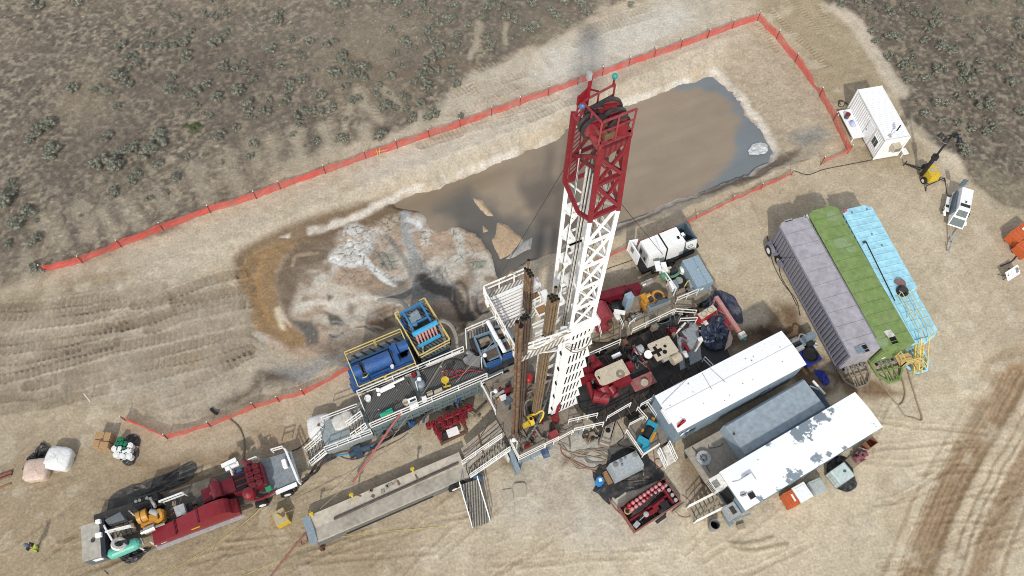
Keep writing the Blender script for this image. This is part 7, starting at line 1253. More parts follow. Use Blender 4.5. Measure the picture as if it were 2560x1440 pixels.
clutter(['pump_part', 'hose_run'], 12, 0, 1, 0, 1, DZ, [DK, BLK, MUDDY, ST], mp_, seed=58, smin=.1, smax=.3, hmax=.3, fr=lambda a, q, z: P(1690+50*a, 735-10*a-12*q, DZ))
b = MB(); b.tube(drape([P(1711,716,1.3), P(1722,702,1.9), P(1738,708,1.6), P(1737,728,1.2)], 20), .045); b('yellow_cable', YELR, mp_)
# ------------------------------------------------------------------ mud tanks with grating tops
TZ = 2.3
TAPE = mat('faded_yellow_tape', (.55, .52, .10), .7, dirt=.4, dcol=(.4, .36, .2), scale=4); GRT = grating('deck_grating', (.13, .132, .125), (.045, .045, .043), .15, 'X', YR, .45)
tkm = thing('mud_tank', 'long blue-grey mud tank with a grating deck and white rails, left of the rig', 'mud tank', G(1060, 990))
Rt = rect((929,1070), (1218,946), (899,989), TZ); b = MB(); rbox(b, Rt, .3, TZ-.06); rbox(b, Rt, .3, TZ-.06, 1.0, 1.28, .02, 1.05)
for k in range(16): p = rp(Rt, k/15.5+.005, -.012, 0); b.bar(p+UP3*.35, p+UP3*(TZ-.1), .1)
b.bar(rp(Rt, 0, -.03, TZ-.15), rp(Rt, 1, -.03, TZ-.15), .14, .2); b.bar(rp(Rt, 0, -.03, 1.25), rp(Rt, 1, -.03, 1.25), .1, .12); b.bar(rp(Rt, 0, -.03, .4), rp(Rt, 1, -.03, .4), .14, .2); b('tank_wall', mat('tank_green_grey', (.135, .175, .18), .5, dirt=.5, dcol=(.22, .2, .17)), tkm)
for a0, a1 in ((.0, .42), (.50, 1.02)): b = MB(); rbox(b, Rt, TZ-.058, TZ, a0, a1, 0, 1); b('grating_deck', GRT, tkm)
b = MB(); rbox(b, Rt, TZ-.9, TZ-.3, .42, .50, .03, .97); b('open_hatch', VOID, tkm); b = MB(); rbox(b, Rt, TZ-.3, TZ-.02, .42, .425, 0, 1); rbox(b, Rt, TZ-.3, TZ-.02, .495, .50, 0, 1); b('hatch_edge', RUSTM, tkm)
rail('deck_rail', [rp(Rt, a, 0.0, TZ) for a in (0, .26, .52, .75, 1.0)], tkm, kick=True, n=1, r=.035); rail('deck_rail', [rp(Rt, a, 1.0, TZ) for a in (.0, .3, .52, .62, .82, .92)], tkm, kick=True, n=1, r=.035); rail('deck_rail', [rp(Rt, 0, .55, TZ), rp(Rt, 0, 1, TZ)], tkm, n=1)
b = MB(); c = lambda x, y, z=TZ: P(x, y, z); b.tube([c(944,977,TZ+.3), c(1010,945,TZ+.3)], .11, 8); b.tube([c(950,980,TZ+.2), c(986,963,TZ+.25)], .13, 8); b.cyl(c(945,975), c(945,975,TZ+.5), .16, 10); b.cyl(c(947,986), c(947,986,TZ+.35), .14, 10); b('white_pipe', W, tkm)
b = MB(); b.bar(c(1062,914,TZ+.4), c(1150,878,TZ+.4), .16, .1); b('white_channel', W, tkm)
b = MB(); b.tube(drape([c(1040,930,TZ+.1), c(1090,915,TZ+.12), c(1125,900,TZ+.1), c(1155,905,TZ+.15), c(1165,918,TZ+.1)], 30), .06); b('black_hose', HOSE, tkm); b = MB(); b.tube(drape([c(903,990,TZ+.1), c(935,965,TZ+.15), c(960,956,TZ+.1), c(1020,940,TZ+.1), c(1060,925,TZ+.1)], 30), .05); b('tan_hose', HOSET, tkm)
lo_ = [(1120+14*math.cos(k*.7)*(1+.1*math.sin(k)), 934+11*math.sin(k*.7)+k*.1) for k in range(20)]+[(1150+10*math.cos(k*.8), 932+7*math.sin(k*.8)) for k in range(10)]+[(1175,925), (1200,928), (1208,930)]
hose('red_hose_coil', 'red hose lying in loops on the mud tank grating', [(x, y, TZ+.08) for x, y in lo_], .05, mat('red_hose', (.30, .035, .045), .5), n=260)
b = MB(); p = c(1116,968); b.tube([p, p+UP3*1.1, p+UP3*1.4], .05); b.lathe(p+UP3*1.35, [(.04, 0), (.26, .1), (.3, .16), (.05, .14)], 14); b.bar(p+Vector((-.2, -.05, .15)), p+Vector((.35, .1, .15)), .1); b('yellow_eyewash', YEL, tkm)
for x, y, h in ((1045,977,1.9), (1205,920,2.0)): lamp(tkm, c(x, y), h, (.25, .25, 0))
b = MB(); b.cyl(c(1051,960), c(1051,960,TZ+.5), .35, 12); b.ball(c(1051,960,TZ+.5), (.35, .35, .2)); b.cyl(c(1043,935,TZ+.2), c(1048,932,TZ+.2), .3, 12); b('agitator_motor', GB, tkm); b = MB(); b.box(c(1034,938,TZ+.4), (.3, .3, .4), .4); b('red_valve', RED, tkm)
b = MB(); b.prism(quad([(1018,998),(1039,990),(1045,1008),(1024,1018)], TZ+.8), TZ, TZ+.8); cb = b('white_cabinet', CAB, tkm); b = MB(); b.prism(quad([(1024,1001),(1038,995),(1040,1000),(1026,1006)], TZ+.81), TZ+.8, TZ+.812); b('dark_slot', DK, cb)
b = MB(); b.prism(quad([(1053,992),(1065,988),(1067,998),(1056,1003)], TZ+.5), TZ, TZ+.5); b('white_box', CAB, tkm); b = MB(); b.prism(quad([(1066,981),(1080,975),(1082,982),(1068,988)], TZ+.4), TZ, TZ+.4); b.prism(quad([(1084,976),(1104,968),(1106,974),(1086,983)], TZ+.3), TZ, TZ+.3); b('white_tray', TAN, tkm)
for x, y, m_ in ((921,999,PLAS), (1016,1009,TAN)): b = MB(); b.lathe(c(x, y), [(.22, 0), (.26, .42), (.24, .43), (.05, .40)], 14); b('bucket', m_, tkm)
b = MB(); b.box(c(966,1033,TZ+.25), (1.0, .3, .3), .5); b.box(c(973,1027,TZ+.45), (.5, .2, .2), .5); b('green_pump', mat('bright_green', (.02, .42, .27), .45), tkm); b = MB(); b.cyl(c(969,1040,TZ+.1), c(971,1034,TZ+.4), .1); b('brass_fitting', ENG, tkm)
b = MB(); b.cyl(c(1165,895,TZ+.2), c(1172,905,TZ+.2), .32, 12); b.box(c(1185,902,TZ+.25), (1.1, .7, .5), YR-.7); b.cyl(c(1168,880,TZ+.3), c(1184,890,TZ+.3), .22, 10); b('agitator_gearbox', ST, tkm)
clutter(['deck_tool', 'deck_fitting'], 16, .05, .98, .1, .9, TZ, [DK, ST, TANST, WS, RUSTM], tkm, seed=61, smin=.06, smax=.22, hmax=.25, fr=lambda a, q, z: rp(Rt, a, q, z))
clutter(['side_pipe', 'side_valve', 'motor'], 16, .0, .75, -.16, -.05, .5, [DK, GBD, GBD, BLK, RUSTM, BLUE], tkm, seed=63, smin=.15, smax=.4, hmax=.4, fr=lambda a, q, z: rp(Rt, a, q, z))
b = MB()
for k in range(5): b.tube(drape([rp(Rt, -.25+.05*k, -.3, .15), rp(Rt, .05, -.22-.02*k, .3+.1*k), rp(Rt, .3, -.1-.03*k, .6), rp(Rt, .5, -.06, .9+.1*k)], 24), .05)
b('hose_bundle', HOSE, tkm)
hose('blue_hose', 'bright blue hose lying along the foot of the mud tank', [(815,1150,.3), (850,1138,.3), (900,1128,.3), (960,1100,.3), (1005,1082,.3), (1010,1075,.6)], .06, mat('blue_hose', (.03, .25, .5), .45), n=50)
hose('tan_hose', 'tan hose curving on the dirt in front of the mud tank pumps', [(845,1140), (870,1150), (900,1148), (950,1125), (1000,1100), (1020,1085)], .06, HOSET, n=50)
b = MB(); b.cyl(G(875,1140)+UP3*.3, G(890,1133)+UP3*.3, .24, 12); b.cyl(G(900,1130)+UP3*.3, G(925,1118)+UP3*.3, .26, 12); b.box(G(897,1132)+UP3*.3, (.6, .8, .5), YR); mo = b('transfer_pump', mat('dark_blue_motor', (.03, .06, .10), .5, dirt=.3)); tag(mo, 'dark blue electric transfer pump lying in front of the mud tank', 'pump'); 
# lower porch deck
po = thing('tank_porch', 'lower grey deck with stairs at the left end of the mud tank', 'platform', G(855, 1080)); PZ = 1.3; b = MB(); Rp = rect((817,1128), (931,1084), (795,1075), PZ); rbox(b, Rp, .25, PZ, 0, 1, 0, 1.25)
b('deck_box', mat('worn_grey_deck', (.26, .30, .31), .6, dirt=.6, dcol=(.34, .31, .26), scale=1.), po); rail('porch_rail', [rp(Rp, 0, 0, PZ), rp(Rp, .5, 0, PZ), rp(Rp, 1, 0, PZ)], po, n=2, kick=True); rail('porch_rail', [rp(Rp, .12, 1.25, PZ), rp(Rp, .9, 1.25, PZ)], po, n=1)
stair('porch_stair', '', rp(Rp, -.02, .25, PZ), rp(Rp, -.42, .2, .15), 1.15, WR, GRATE, parent=po, nstep=6); stair('upper_stair', '', rp(Rt, -.03, .25, TZ), rp(Rt, -.17, .25, PZ+.1), 1.0, WR, GRATE, parent=po, nstep=5)
b = MB(); b.tube(drape([rp(Rp, .5, 1.0, PZ+.1), rp(Rp, .75, .9, PZ+.2), rp(Rp, .95, 1.15, PZ+.6), rp(Rp, 1.0, 1.3, PZ+.9)], 20), .1); b.cyl(rp(Rp, .88, 1.25, PZ), rp(Rp, .95, 1.2, PZ+.9), .2, 12); b('mixing_pipe', ST, po)
def sack(label, c, s, m, yaw, cat='bag', name='bulk_bag', spout=True):
    b = MB(); vs = []; N = 20; K = 7; r = random.Random(int(c.x*100)); ph = [r.uniform(-.05, .05) for _ in range(N)]
    for j in range(K+1):
        f = j/K; z = s[2]*math.sin(f*1.57)**.8 if j < K else s[2]; sc = (1+.08*math.sin(f*3.1)) if f < .75 else 1-((f-.75)/.25)**2*.92
        for i in range(N): a = math.tau*i/N; q = (abs(math.cos(a))**7+abs(math.sin(a))**7)**(-1/7); vs.append(c+Matrix.Rotation(yaw, 3, 'Z')@Vector((q*math.cos(a)*s[0]/2*(sc+ph[i]), q*math.sin(a)*s[1]/2*(sc+ph[(i*3) % N]), s[2]*f**.7+.03*math.sin(i*2.3+j))))
    fs = [(j*N+i, j*N+(i+1) % N, (j+1)*N+(i+1) % N, (j+1)*N+i) for j in range(K) for i in range(N)]+[tuple(range(K*N, K*N+N))]; b.add(vs, fs); o = b(name, m, smooth=True); tag(o, label, cat); ORGc = ORG[o.name]
    if spout: q = MB(); q.lathe(c+UP3*s[2], [(.13, -.03), (.1, .06), (.04, .05)], 10); d = q('spout', RUSTM); d.data.transform(Matrix.Translation(ORG[d.name]-ORGc)); d.location = (0, 0, 0); d.parent = o
    return o
sack('large white bulk bag with a brown spout standing beside the mud tank porch', G(806, 1076), (1.75, 1.75, 1.35), mat('crinkled_white_bag', (.72, .71, .68), .6, dirt=.35, dcol=(.5, .46, .4), scale=2.5, bump=.5), .3)
sack('flat white sack pile on the mud tank porch deck', rp(Rp, .52, .95, PZ), (1.5, 1.1, .35), mat('dusty_white_sack', (.60, .58, .53), .7, dirt=.5, dcol=(.42, .38, .32), scale=3), .5, spout=False)
# ------------------------------------------------------------------ shakers at the rig end of the tank
sh_ = thing('shale_shaker', 'blue-grey shaker pair with dark screens and white pipes next to the rig floor', 'shaker', G(1225, 890)); SZ = 2.4
b = MB(); b.prism(quad([(1170,838),(1250,802),(1290,850),(1290,905),(1225,935),(1190,905)], SZ), SZ-.5, SZ-.04); b('shaker_deck', DK, sh_); rail('shaker_rail', [P(1167,872,SZ), P(1165,836,SZ), P(1250,800,SZ)], sh_, n=2, r=.04); b = MB(); b.prism(quad([(1165,834),(1250,798),(1254,812),(1172,848)], SZ), SZ-.03, SZ+.02); b('shaker_walkway', GRATE, sh_)
for ox, oy in ((0, 0), (38, -20)):
    b = MB(); Q = lambda x, y, z: P(x+ox, y+oy, z)
    for p0, p1 in (((1186,846), (1214,915)), ((1226,832), (1254,900))): b.bar(Q(*p0, SZ+.7), Q(*p1, SZ+.5), .12, .6)
    b.bar(Q(1186,846,SZ+.7), Q(1226,832,SZ+.7), .12, .6); b.bar(Q(1205,880,SZ+.8), Q(1244,862,SZ+.8), .25, .2); b.bar(Q(1214,915,SZ+.3), Q(1254,900,SZ+.3), .25, .3); b.bar(Q(1222,901,SZ+.6), Q(1250,889,SZ+.6), .12); b('shaker_basket', mat('shaker_blue_grey', (.16, .24, .32), .5, dirt=.45, dcol=(.12, .11, .1)), sh_)
    b = MB(); b.prism([Q(1206,872,SZ+.85), Q(1236,860,SZ+.85), Q(1248,886,SZ+.75), Q(1219,899,SZ+.75)], SZ+.4, SZ+.78); b('screen', mat('brown_screen', (.085, .062, .05), .8, dirt=.4), sh_); b = MB(); b.prism([Q(1192,850,SZ+.5), Q(1224,838,SZ+.5), Q(1232,856,SZ+.5), Q(1201,870,SZ+.5)], SZ+.2, SZ+.5); b.cyl(Q(1198,855,SZ+.7), Q(1222,845,SZ+.7), .22, 12); b('vibrator_motor', MUDDY, sh_); b = MB(); b.prism([Q(1216,910,SZ+.6), Q(1252,895,SZ+.6), Q(1254,902,SZ+.6), Q(1219,917,SZ+.6)], SZ, SZ+.5); b('discharge_lip', BLUE, sh_)
for p0, p1 in (((1219,803), (1245,852)), ((1246,850), (1262,880))): b = MB(); b.cyl(P(*p0, SZ+1.3), P(*p1, SZ+1.2), .17, 12); b('white_pipe', W, sh_)
b = MB(); b.bar(P(1290,930,SZ), P(1215,962,SZ), .4, .3); b.box(P(1285,922,SZ), (.8, .5, .5), YR); b('possum_belly', MUDDY, sh_)
# ------------------------------------------------------------------ centrifuge skid and hydrocyclone skid
ce = thing('centrifuge_skid', 'bright blue centrifuge on a skid with yellow rails beside the mud tank', 'centrifuge', G(950, 930)); EZ = 2.6
Rc = rect((902,980), (1042,920), (869,893), EZ); b = MB(); rbox(b, Rc, EZ-.08, EZ); b('skid_deck', grating('skid_grating', (.17, .185, .19), (.03, .03, .03), .55, 'Y', YR, .22), ce); b = MB(); rbox(b, Rc, .2, EZ-.1, .02, .98, .03, .97); b('tank_base', mat('base_blue', (.02, .06, .17), .5, dirt=.4, dcol=(.1, .1, .1)), ce)
for pts in ([(0, 0), (.45, 0)], [(.47, 0), (1, 0), (1, 1)], [(0, 0), (0, 1), (.52, 1)], [(.54, 1), (1, 1)]): rail('yellow_rail', [rp(Rc, a, q, EZ) for a, q in pts], ce, YELR, 1.05, .033, n=1)
b = MB(); d = (rp(Rc, 1, 0, 0)-rp(Rc, 0, 0, 0)).normalized(); e = (rp(Rc, 0, 1, 0)-rp(Rc, 0, 0, 0)).normalized(); o_ = rp(Rc, .5, .42, EZ); f = lambda a, q, z: o_+d*a+e*q+UP3*z
b.box(f(-.1, -.1, .25), (5.0, 1.4, .3), yaw_of(d)); b.cyl(f(-1.35, .05, .85), f(.75, .05, .85), .55, 20); b.cyl(f(-2.25, .05, .8), f(-1.6, .05, .8), .48, 16); b.box(f(-1.95, .05, .5), (.8, 1.3, .6), yaw_of(d)); b.box(f(1.1, .05, .8), (.35, 1.3, 1.0), yaw_of(d)); b.cyl(f(1.5, .45, .9), f(2.3, .45, .9), .42, 16); b.box(f(1.7, -.2, .45), (1.3, 1.2, .4), yaw_of(d)); b.box(f(1.3, .3, 1.3), (.28, .9, .3), yaw_of(d)); b.box(f(-1.9, -.75, .3), (1.2, .5, .4), yaw_of(d)); b.box(f(.4, -.72, .35), (3.2, .25, .4), yaw_of(d)); b('centrifuge', BLUE, ce)
b = MB(); b.bar(f(-2.6, 1.05, .3), f(2.6, 1.05, .3), .16, .2); b('blue_pipe', SKY, ce); b = MB(); b.cyl(f(.6, -.7, .5), f(.6, -.7, .85), .14, 10); b('white_cap', PLAS, ce); b = MB(); b.tube(drape([f(-1.9, -.5, .6), f(-1.5, -.7, .9), f(-1.2, -.4, .7), f(-1.6, -.3, .8)], 16), .04); b('cable_loop', YELR, ce)
for s in (-1.62, -1.42, .88): b = MB(); b.ring(f(s, .05, .85), d, .45, .6, .06, 18); b('clamp_ring', DK, ce); b = MB(); b.box(f(1.75, -.2, .75), (.5, .35, .25), yaw_of(d)); b.box(f(2.0, .0, .72), (.25, .3, .3), yaw_of(d)); b('dark_fitting', DK, ce)
b = MB(); R_ = rect((872,945), (890,938), (888,972), 1.9); rbox(b, R_, 1.0, 1.9, 0, 1, 0, 1); b('hopper', BLUE, ce); b = MB(); rbox(b, R_, 1.9, 1.91, .1, .9, .1, .9); b('hopper_mouth', GBD, ce); tarp('plastic_sheet', 'bright blue tarpaulin bunched at the left foot of the centrifuge skid', [(873,962),(885,955),(905,968),(900,985),(885,980)], mat('blue_tarp', (.015, .07, .30), .4, dirt=.2, bump=.6), .45)
hy = thing('hydrocyclone_skid', 'sky blue hydrocyclone bank on a tall skid with yellow rails', 'hydrocyclone', G(1065, 840)); HZ = 2.7
Rh2 = rect((1052,902), (1127,862), (998,794), HZ); b = MB(); rbox(b, Rh2, HZ-.08, HZ); b('skid_deck', grating('cyclone_grating', (.16, .165, .16), (.03, .03, .03), .24, 'X', YR-1.5, .4), hy); b = MB(); rbox(b, Rh2, .1, HZ-.1, .03, .97, .02, .98); b('tank_base', GBD, hy)
rail('yellow_rail', [rp(Rh2, 0, .0, HZ), rp(Rh2, 1, 0, HZ)], hy, YELR, 1.05, .035, n=1); rail('yellow_rail', [rp(Rh2, 1, 0, HZ), rp(Rh2, 1, .5, HZ), rp(Rh2, 1, 1, HZ), rp(Rh2, .82, 1, HZ)], hy, YELR, 1.05, .035, n=1); rail('yellow_rail', [rp(Rh2, 0, 0, HZ), rp(Rh2, 0, .55, HZ), rp(Rh2, 0, 1, HZ), rp(Rh2, .12, 1, HZ)], hy, YELR, 1.05, .035, n=1)
g_ = lambda a, q, z: rp(Rh2, a, q, HZ+z)
b = MB()
for a in (.22, .80): b.bar(g_(a, .30, .9), g_(a, .95, 1.2), .13, .2); b.bar(g_(a, .33, 0), g_(a, .33, .9), .12); b.bar(g_(a, .93, 0), g_(a, .93, 1.2), .12)
b.bar(g_(.1, .92, 1.2), g_(.86, .92, 1.2), .14, .25); b.bar(g_(.22, .62, 1.0), g_(.8, .62, 1.0), .12, .2); b('blue_frame', SKY, hy)
b = MB(); b.cyl(g_(.12, .40, 1.35), g_(.92, .40, 1.35), .2, 12); b.bar(g_(.1, .22, .5), g_(.85, .22, .5), .2, .25); b('feed_header', mat('bright_sky_blue', (.04, .36, .62), .4, dirt=.2), hy)
for k in range(7): b = MB(); x = .2+.1*k; b.cyl(g_(x, .36, 1.2), g_(x-.01, .25, .55), .11, 10, .05); b.cyl(g_(x, .36, 1.2), g_(x, .38, 1.35), .11, 10); b('cyclone_cone', mat('faded_cone', (.50, .22, .19), .5, dirt=.35, dcol=(.5, .46, .42), scale=4), hy)
b = MB(); rbox(b, Rh2, HZ+.4, HZ+.55, .24, .78, .46, .66); b('screen_tray', DK, hy); b = MB(); b.box(g_(.45, .72, .9), (.9, .5, .35), YR); b.cyl(g_(.35, .8, .95), g_(.62, .82, .95), .22, 12); b.box(g_(.3, .64, .9), (.6, .4, .3), YR); b('vibrator_motor', GB, hy); b = MB(); b.prism([g_(.0, .72, 0), g_(.14, .72, 0), g_(.14, .85, 0), g_(0, .85, 0)], HZ, HZ+.7); b('blue_box', BLUE, hy); b = MB(); b.tube(drape([g_(.25, .2, .4), g_(.18, .1, .25), g_(.3, .05, .15)], 10), .1); b.tube([g_(.35, .12, .1), g_(.75, .1, .1)], .05); b('underflow_pipe', ST, hy)
hose('discharge_hose', 'thick grey hose arching from the hydrocyclone skid down to the mud tank', [(1094,806,3.9), (1110,803,4.2), (1128,815,4.0), (1140,840,3.2), (1144,870,2.4)], .16, HOSEG, n=40); hose('discharge_hose', 'grey hose along the right rail of the hydrocyclone skid', [(1098,812,3.6), (1106,832,3.0), (1112,848,2.8), (1112,866,2.8)], .13, HOSEG, n=24); hose('discharge_hose', 'thick muddy grey pipe reaching from the hydrocyclone skid into the pit sludge', [(1020,778,2.4), (1013,763,1.0), (1000,754,-.4), (975,750,-1.0), (945,752,-1.2)], .2, mat('muddy_hose', (.27, .27, .25), .7, dirt=.5), n=30)
# ------------------------------------------------------------------ choke manifold
mf = thing('choke_manifold', 'dark red choke manifold of valves and pipes on a frame by the mud tank', 'manifold', G(1120, 1075)); b = MB(); q = lambda x, y, z=.7: P(x, y, z)
b.cyl(q(1068,1068,.9), q(1178,1020,.9), .16, 10); b.cyl(q(1090,1078,.7), q(1165,1045,.7), .13, 10); b.cyl(q(1084,1058,.8), q(1102,1098,.6), .14, 10); b.cyl(q(1150,1030,.8), q(1162,1060,.6), .14, 10); b.cyl(q(1117,1046,.9), q(1124,1062,.7), .13, 10)
for x, y in ((1072,1067), (1085,1062), (1102,1053), (1117,1045), (1133,1040), (1150,1033), (1165,1026), (1175,1022), (1092,1080), (1110,1068), (1125,1064), (1140,1056), (1155,1050), (1100,1092), (1160,1042), (1089,1072)): c = q(x, y, .6); b.cyl(c-UP3*.2, c+UP3*.45, .2, 10); b.cyl(c+UP3*.45, c+UP3*.6, .1, 8); b.ring(c+UP3*.6, UP3, .16, .21, .05, 12)
b('valve_bank', RED, mf); b = MB(); b.bar(G(1102,1112)+UP3*.15, G(1166,1082)+UP3*.15, .15); b.bar(G(1096,1090)+UP3*.15, G(1106,1114)+UP3*.15, .15); b.bar(G(1155,1058)+UP3*.15, G(1168,1082)+UP3*.15, .15); b('skid_frame', RUSTM, mf); b = MB(); b.box(q(1132,1080,.5), (.9, .6, .2), .4); b('white_panel', W, mf); b = MB(); b.cyl(q(1108,1087,.4), q(1122,1080,.4), .2); b.box(q(1115,1090,.4), (.6, .4, .3), .4); b('dark_choke', DK, mf); b = MB()
for p0, p1 in (((1170,1030), (1200,1045)), ((1185,1042), (1215,1010)), ((1160,1015), (1150,1000)), ((1140,1010), (1160,1040))): b.cyl(q(*p0, .5), q(*p1, .3), .09, 8)
b('flow_line', MUDDY, mf); clutter(['bolt_block', 'small_valve'], 10, 0, 1, 0, 1, .5, [RED, RED, DK, REDF], mf, seed=71, smin=.12, smax=.26, hmax=.4, fr=lambda a, q_, z: P(1088+80*a, 1062-32*a+26*q_, .6))
# ------------------------------------------------------------------ catwalk, ramp, stairs
cw = thing('catwalk', 'long tan steel catwalk with a shallow V and a ramp up to the rig floor', 'catwalk', G(960, 1235)); KZ = 1.1; Rk = rect((790,1355), (1172,1190), (766,1292), KZ); A, u, v, L, w_ = Rk
b = MB(); h = .16; b.hexa([rp(Rk, 0, 0, KZ-.4), rp(Rk, 1, 0, KZ-.4), rp(Rk, 1, .5, KZ-.4), rp(Rk, 0, .5, KZ-.4)], [rp(Rk, 0, 0, KZ), rp(Rk, 1, 0, KZ), rp(Rk, 1, .5, KZ-h), rp(Rk, 0, .5, KZ-h)]); b.hexa([rp(Rk, 0, .5, KZ-.4), rp(Rk, 1, .5, KZ-.4), rp(Rk, 1, 1, KZ-.4), rp(Rk, 0, 1, KZ-.4)], [rp(Rk, 0, .5, KZ-h), rp(Rk, 1, .5, KZ-h), rp(Rk, 1, 1.0, KZ), rp(Rk, 0, 1.0, KZ)])
b('catwalk_deck', mat('catwalk_tan', (.45, .405, .33), .75, dirt=.6, dcol=(.24, .215, .185), scale=.7), cw); b = MB()
for q_ in (0, 1): b.bar(rp(Rk, 0, q_, .35), rp(Rk, 1, q_, .35), .25, .7)
rbox(b, Rk, .1, .69, 0, .02, 0.03, .97); b('side_beam', mat('catwalk_side', (.15, .15, .14), .7, dirt=.5), cw); b = MB(); rbox(b, Rk, .5, KZ+.03, -.035, .012, .0, 1.0); b('blue_end', mat('catwalk_blue_end', (.22, .28, .33), .6, dirt=.6, dcol=(.33, .29, .24)), cw)
b = MB(); b.tube([rp(Rk, .14, .52, KZ-.03), rp(Rk, .5, .56, KZ-.03), rp(Rk, .97, .62, KZ-.02)], .09, 8); b('black_pipe', mat('dark_pipe', (.07, .055, .045), .6, dirt=.4, dcol=(.2, .15, .1)), cw); b = MB()
for a, q_, l in ((.03, .93, .7), (.29, 1.0, .45), (.69, 1.0, .45)): c = rp(Rk, a, q_, KZ); b.bar(c, c+UP3*.75+v*.1, .13); b.box(c+UP3*.75, (.3, .16, .1), YR)
b('yellow_post', YEL, cw); random.seed(8)
for k in range(10): b = MB(); c = rp(Rk, random.uniform(.3, .75), random.uniform(.72, .97), KZ+.01); b.box(c, (random.uniform(.15, .5), random.uniform(.06, .3), .03), random.random()*3); b('rust_scrap', RUSTM if k % 2 else mat('faint_weld', (.27, .25, .22), .8), cw)
b = MB(); rbox(b, Rk, .05, .5, .18, .75, -.07, -.03); b('dark_skirt', BLK, cw); wheel(cw, rp(Rk, .93, -.1, .45), v, .45, .3); wheel(cw, rp(Rk, .89, -.1, .45), v, .45, .3)
RT0, RT1 = P(1152,1122,1.15), P(1172,1168,1.15); RB0, RB1 = P(1240,1050,1.95), P(1262,1086,1.95); b = MB(); up_ = Vector((0, 0, .12))
b.hexa([RT0-up_, RT1-up_, RB1-up_, RB0-up_], [RT0, RT1, RB1, RB0]); b('ramp_plate', mat('plank_ramp', (.35, .30, .235), .85, dirt=.6, dcol=(.2, .17, .14), scale=1.2), cw); b = MB()
for k in range(1, 5): b.bar(lerp(RT0, RT1, k/5)+UP3*.01, lerp(RB0, RB1, k/5)+UP3*.01, .03)
b('ramp_joint', DK, cw); b = MB(); b.tube(drape([lerp(RT0, RB0, .5)+UP3*.1, lerp(RT1, RB0, .45)+UP3*.15, lerp(RT1, RB1, .4)+UP3*.1], 10), .06); b('ramp_chain', RUSTM, cw)
stair('rig_stair', 'wide stair with white rails climbing beside the ramp to the rig floor', P(1265,1110,1.85), P(1166,1178,.95), 1.15, WR, GRATE, nstep=9); stair('side_stair', 'white railed stair leading from the catwalk end down to the dirt', P(1172,1206,1.05), P(1203,1312,.12), 1.35, W, GRATE, nstep=14)
c = G(1194,1200); b = MB(); b.ball(c+UP3*.5, (.42, .42, .45), 14, 8); b.cyl(c, c+UP3*.3, .38, 14); tag(b('blue_barrel', mat('slate_blue_plastic', (.07, .12, .19), .45, dirt=.2)), 'round slate-blue barrel tucked beside the catwalk side stair', 'barrel')
for lab, pts, dz in (('square tan steel plate with rounded corners lying on the dirt below the rig', [(1283,1215),(1287,1210),(1310,1208),(1314,1213),(1316,1238),(1311,1243),(1290,1245),(1285,1240)], .16), ('smaller tan steel plate touching the square one on the dirt', [(1256,1226),(1280,1222),(1284,1248),(1280,1253),(1260,1252),(1257,1249)], .1)):
    b = MB(); b.prism(quad(pts, 0), 0.0, dz); tag(b('steel_plate', mat('tan_plate', (.42, .37, .29), .8, dirt=.3, dcol=(.3, .25, .19))), lab, 'plate')
# ropes, pole, tape
b = MB(); b.tube([P(1009,1022,2.9), P(882,1205,.9)], .09, 8); tag(b('red_pole', mat('faded_red_pipe', (.33, .09, .09), .6, dirt=.3)), 'long faded red pole leaning from the mud tank rail to the catwalk', 'pole')
hose('red_hose', 'faded red hose running from the catwalk end to the bottom edge', [(774,1325), (760,1340), (738,1365), (715,1395), (690,1425), (660,1465)], .07, HOSEP); hose('red_hose', 'small faded red hose loop beside the hose at the catwalk end', [(762,1338), (752,1350), (756,1362), (768,1355), (766,1340)], .035, HOSEP)
hose('rope', 'tan rope stretched from the mud tank over the dirt to the catwalk', [(1110,900,3.5), (1040,1010,2.4), (960,1120,1.4), (880,1200,1.2), (800,1272,1.2)], .022, HOSET, 'rope')
hose('rope', 'thin tan rope from the racking board side down past the shakers', [(1236,850,6), (1185,905,4.5), (1140,955,3)], .02, HOSET, 'rope'); hose('wire', 'dark wire from the rig floor corner to the ramp', [(1238,1000,2.6), (1220,1060,1.9), (1202,1090,1.7)], .022, CABLE, 'wire')
hose('caution_tape', 'yellow tape strung across the dirt below the catwalk', [(1112,1315), (1040,1322), (950,1330), (868,1340), (800,1350)], .014, TAPE, 'tape'); hose('caution_tape', 'yellow tape running diagonally from the left pump trailer towards the bottom edge', [(662,1262,.8), (620,1300,.2), (560,1345,.05), (490,1390,.05), (400,1440,.05)], .014, TAPE, 'tape')
hose('caution_tape', 'short yellow tape crossing the dirt behind the red hose', [(800,1350), (745,1375), (690,1405), (610,1438)], .013, TAPE, 'tape')
b = MB()
for k in range(5): b.ring(G(806+3*math.cos(k), 1371+3*math.sin(k*2))+UP3*.1, Vector((math.cos(k), math.sin(k), .8)), .12, .17, .05, 10)
tag(b('chain_pile', RUSTM), 'small pile of rusty chain on the dirt below the catwalk', 'chain')
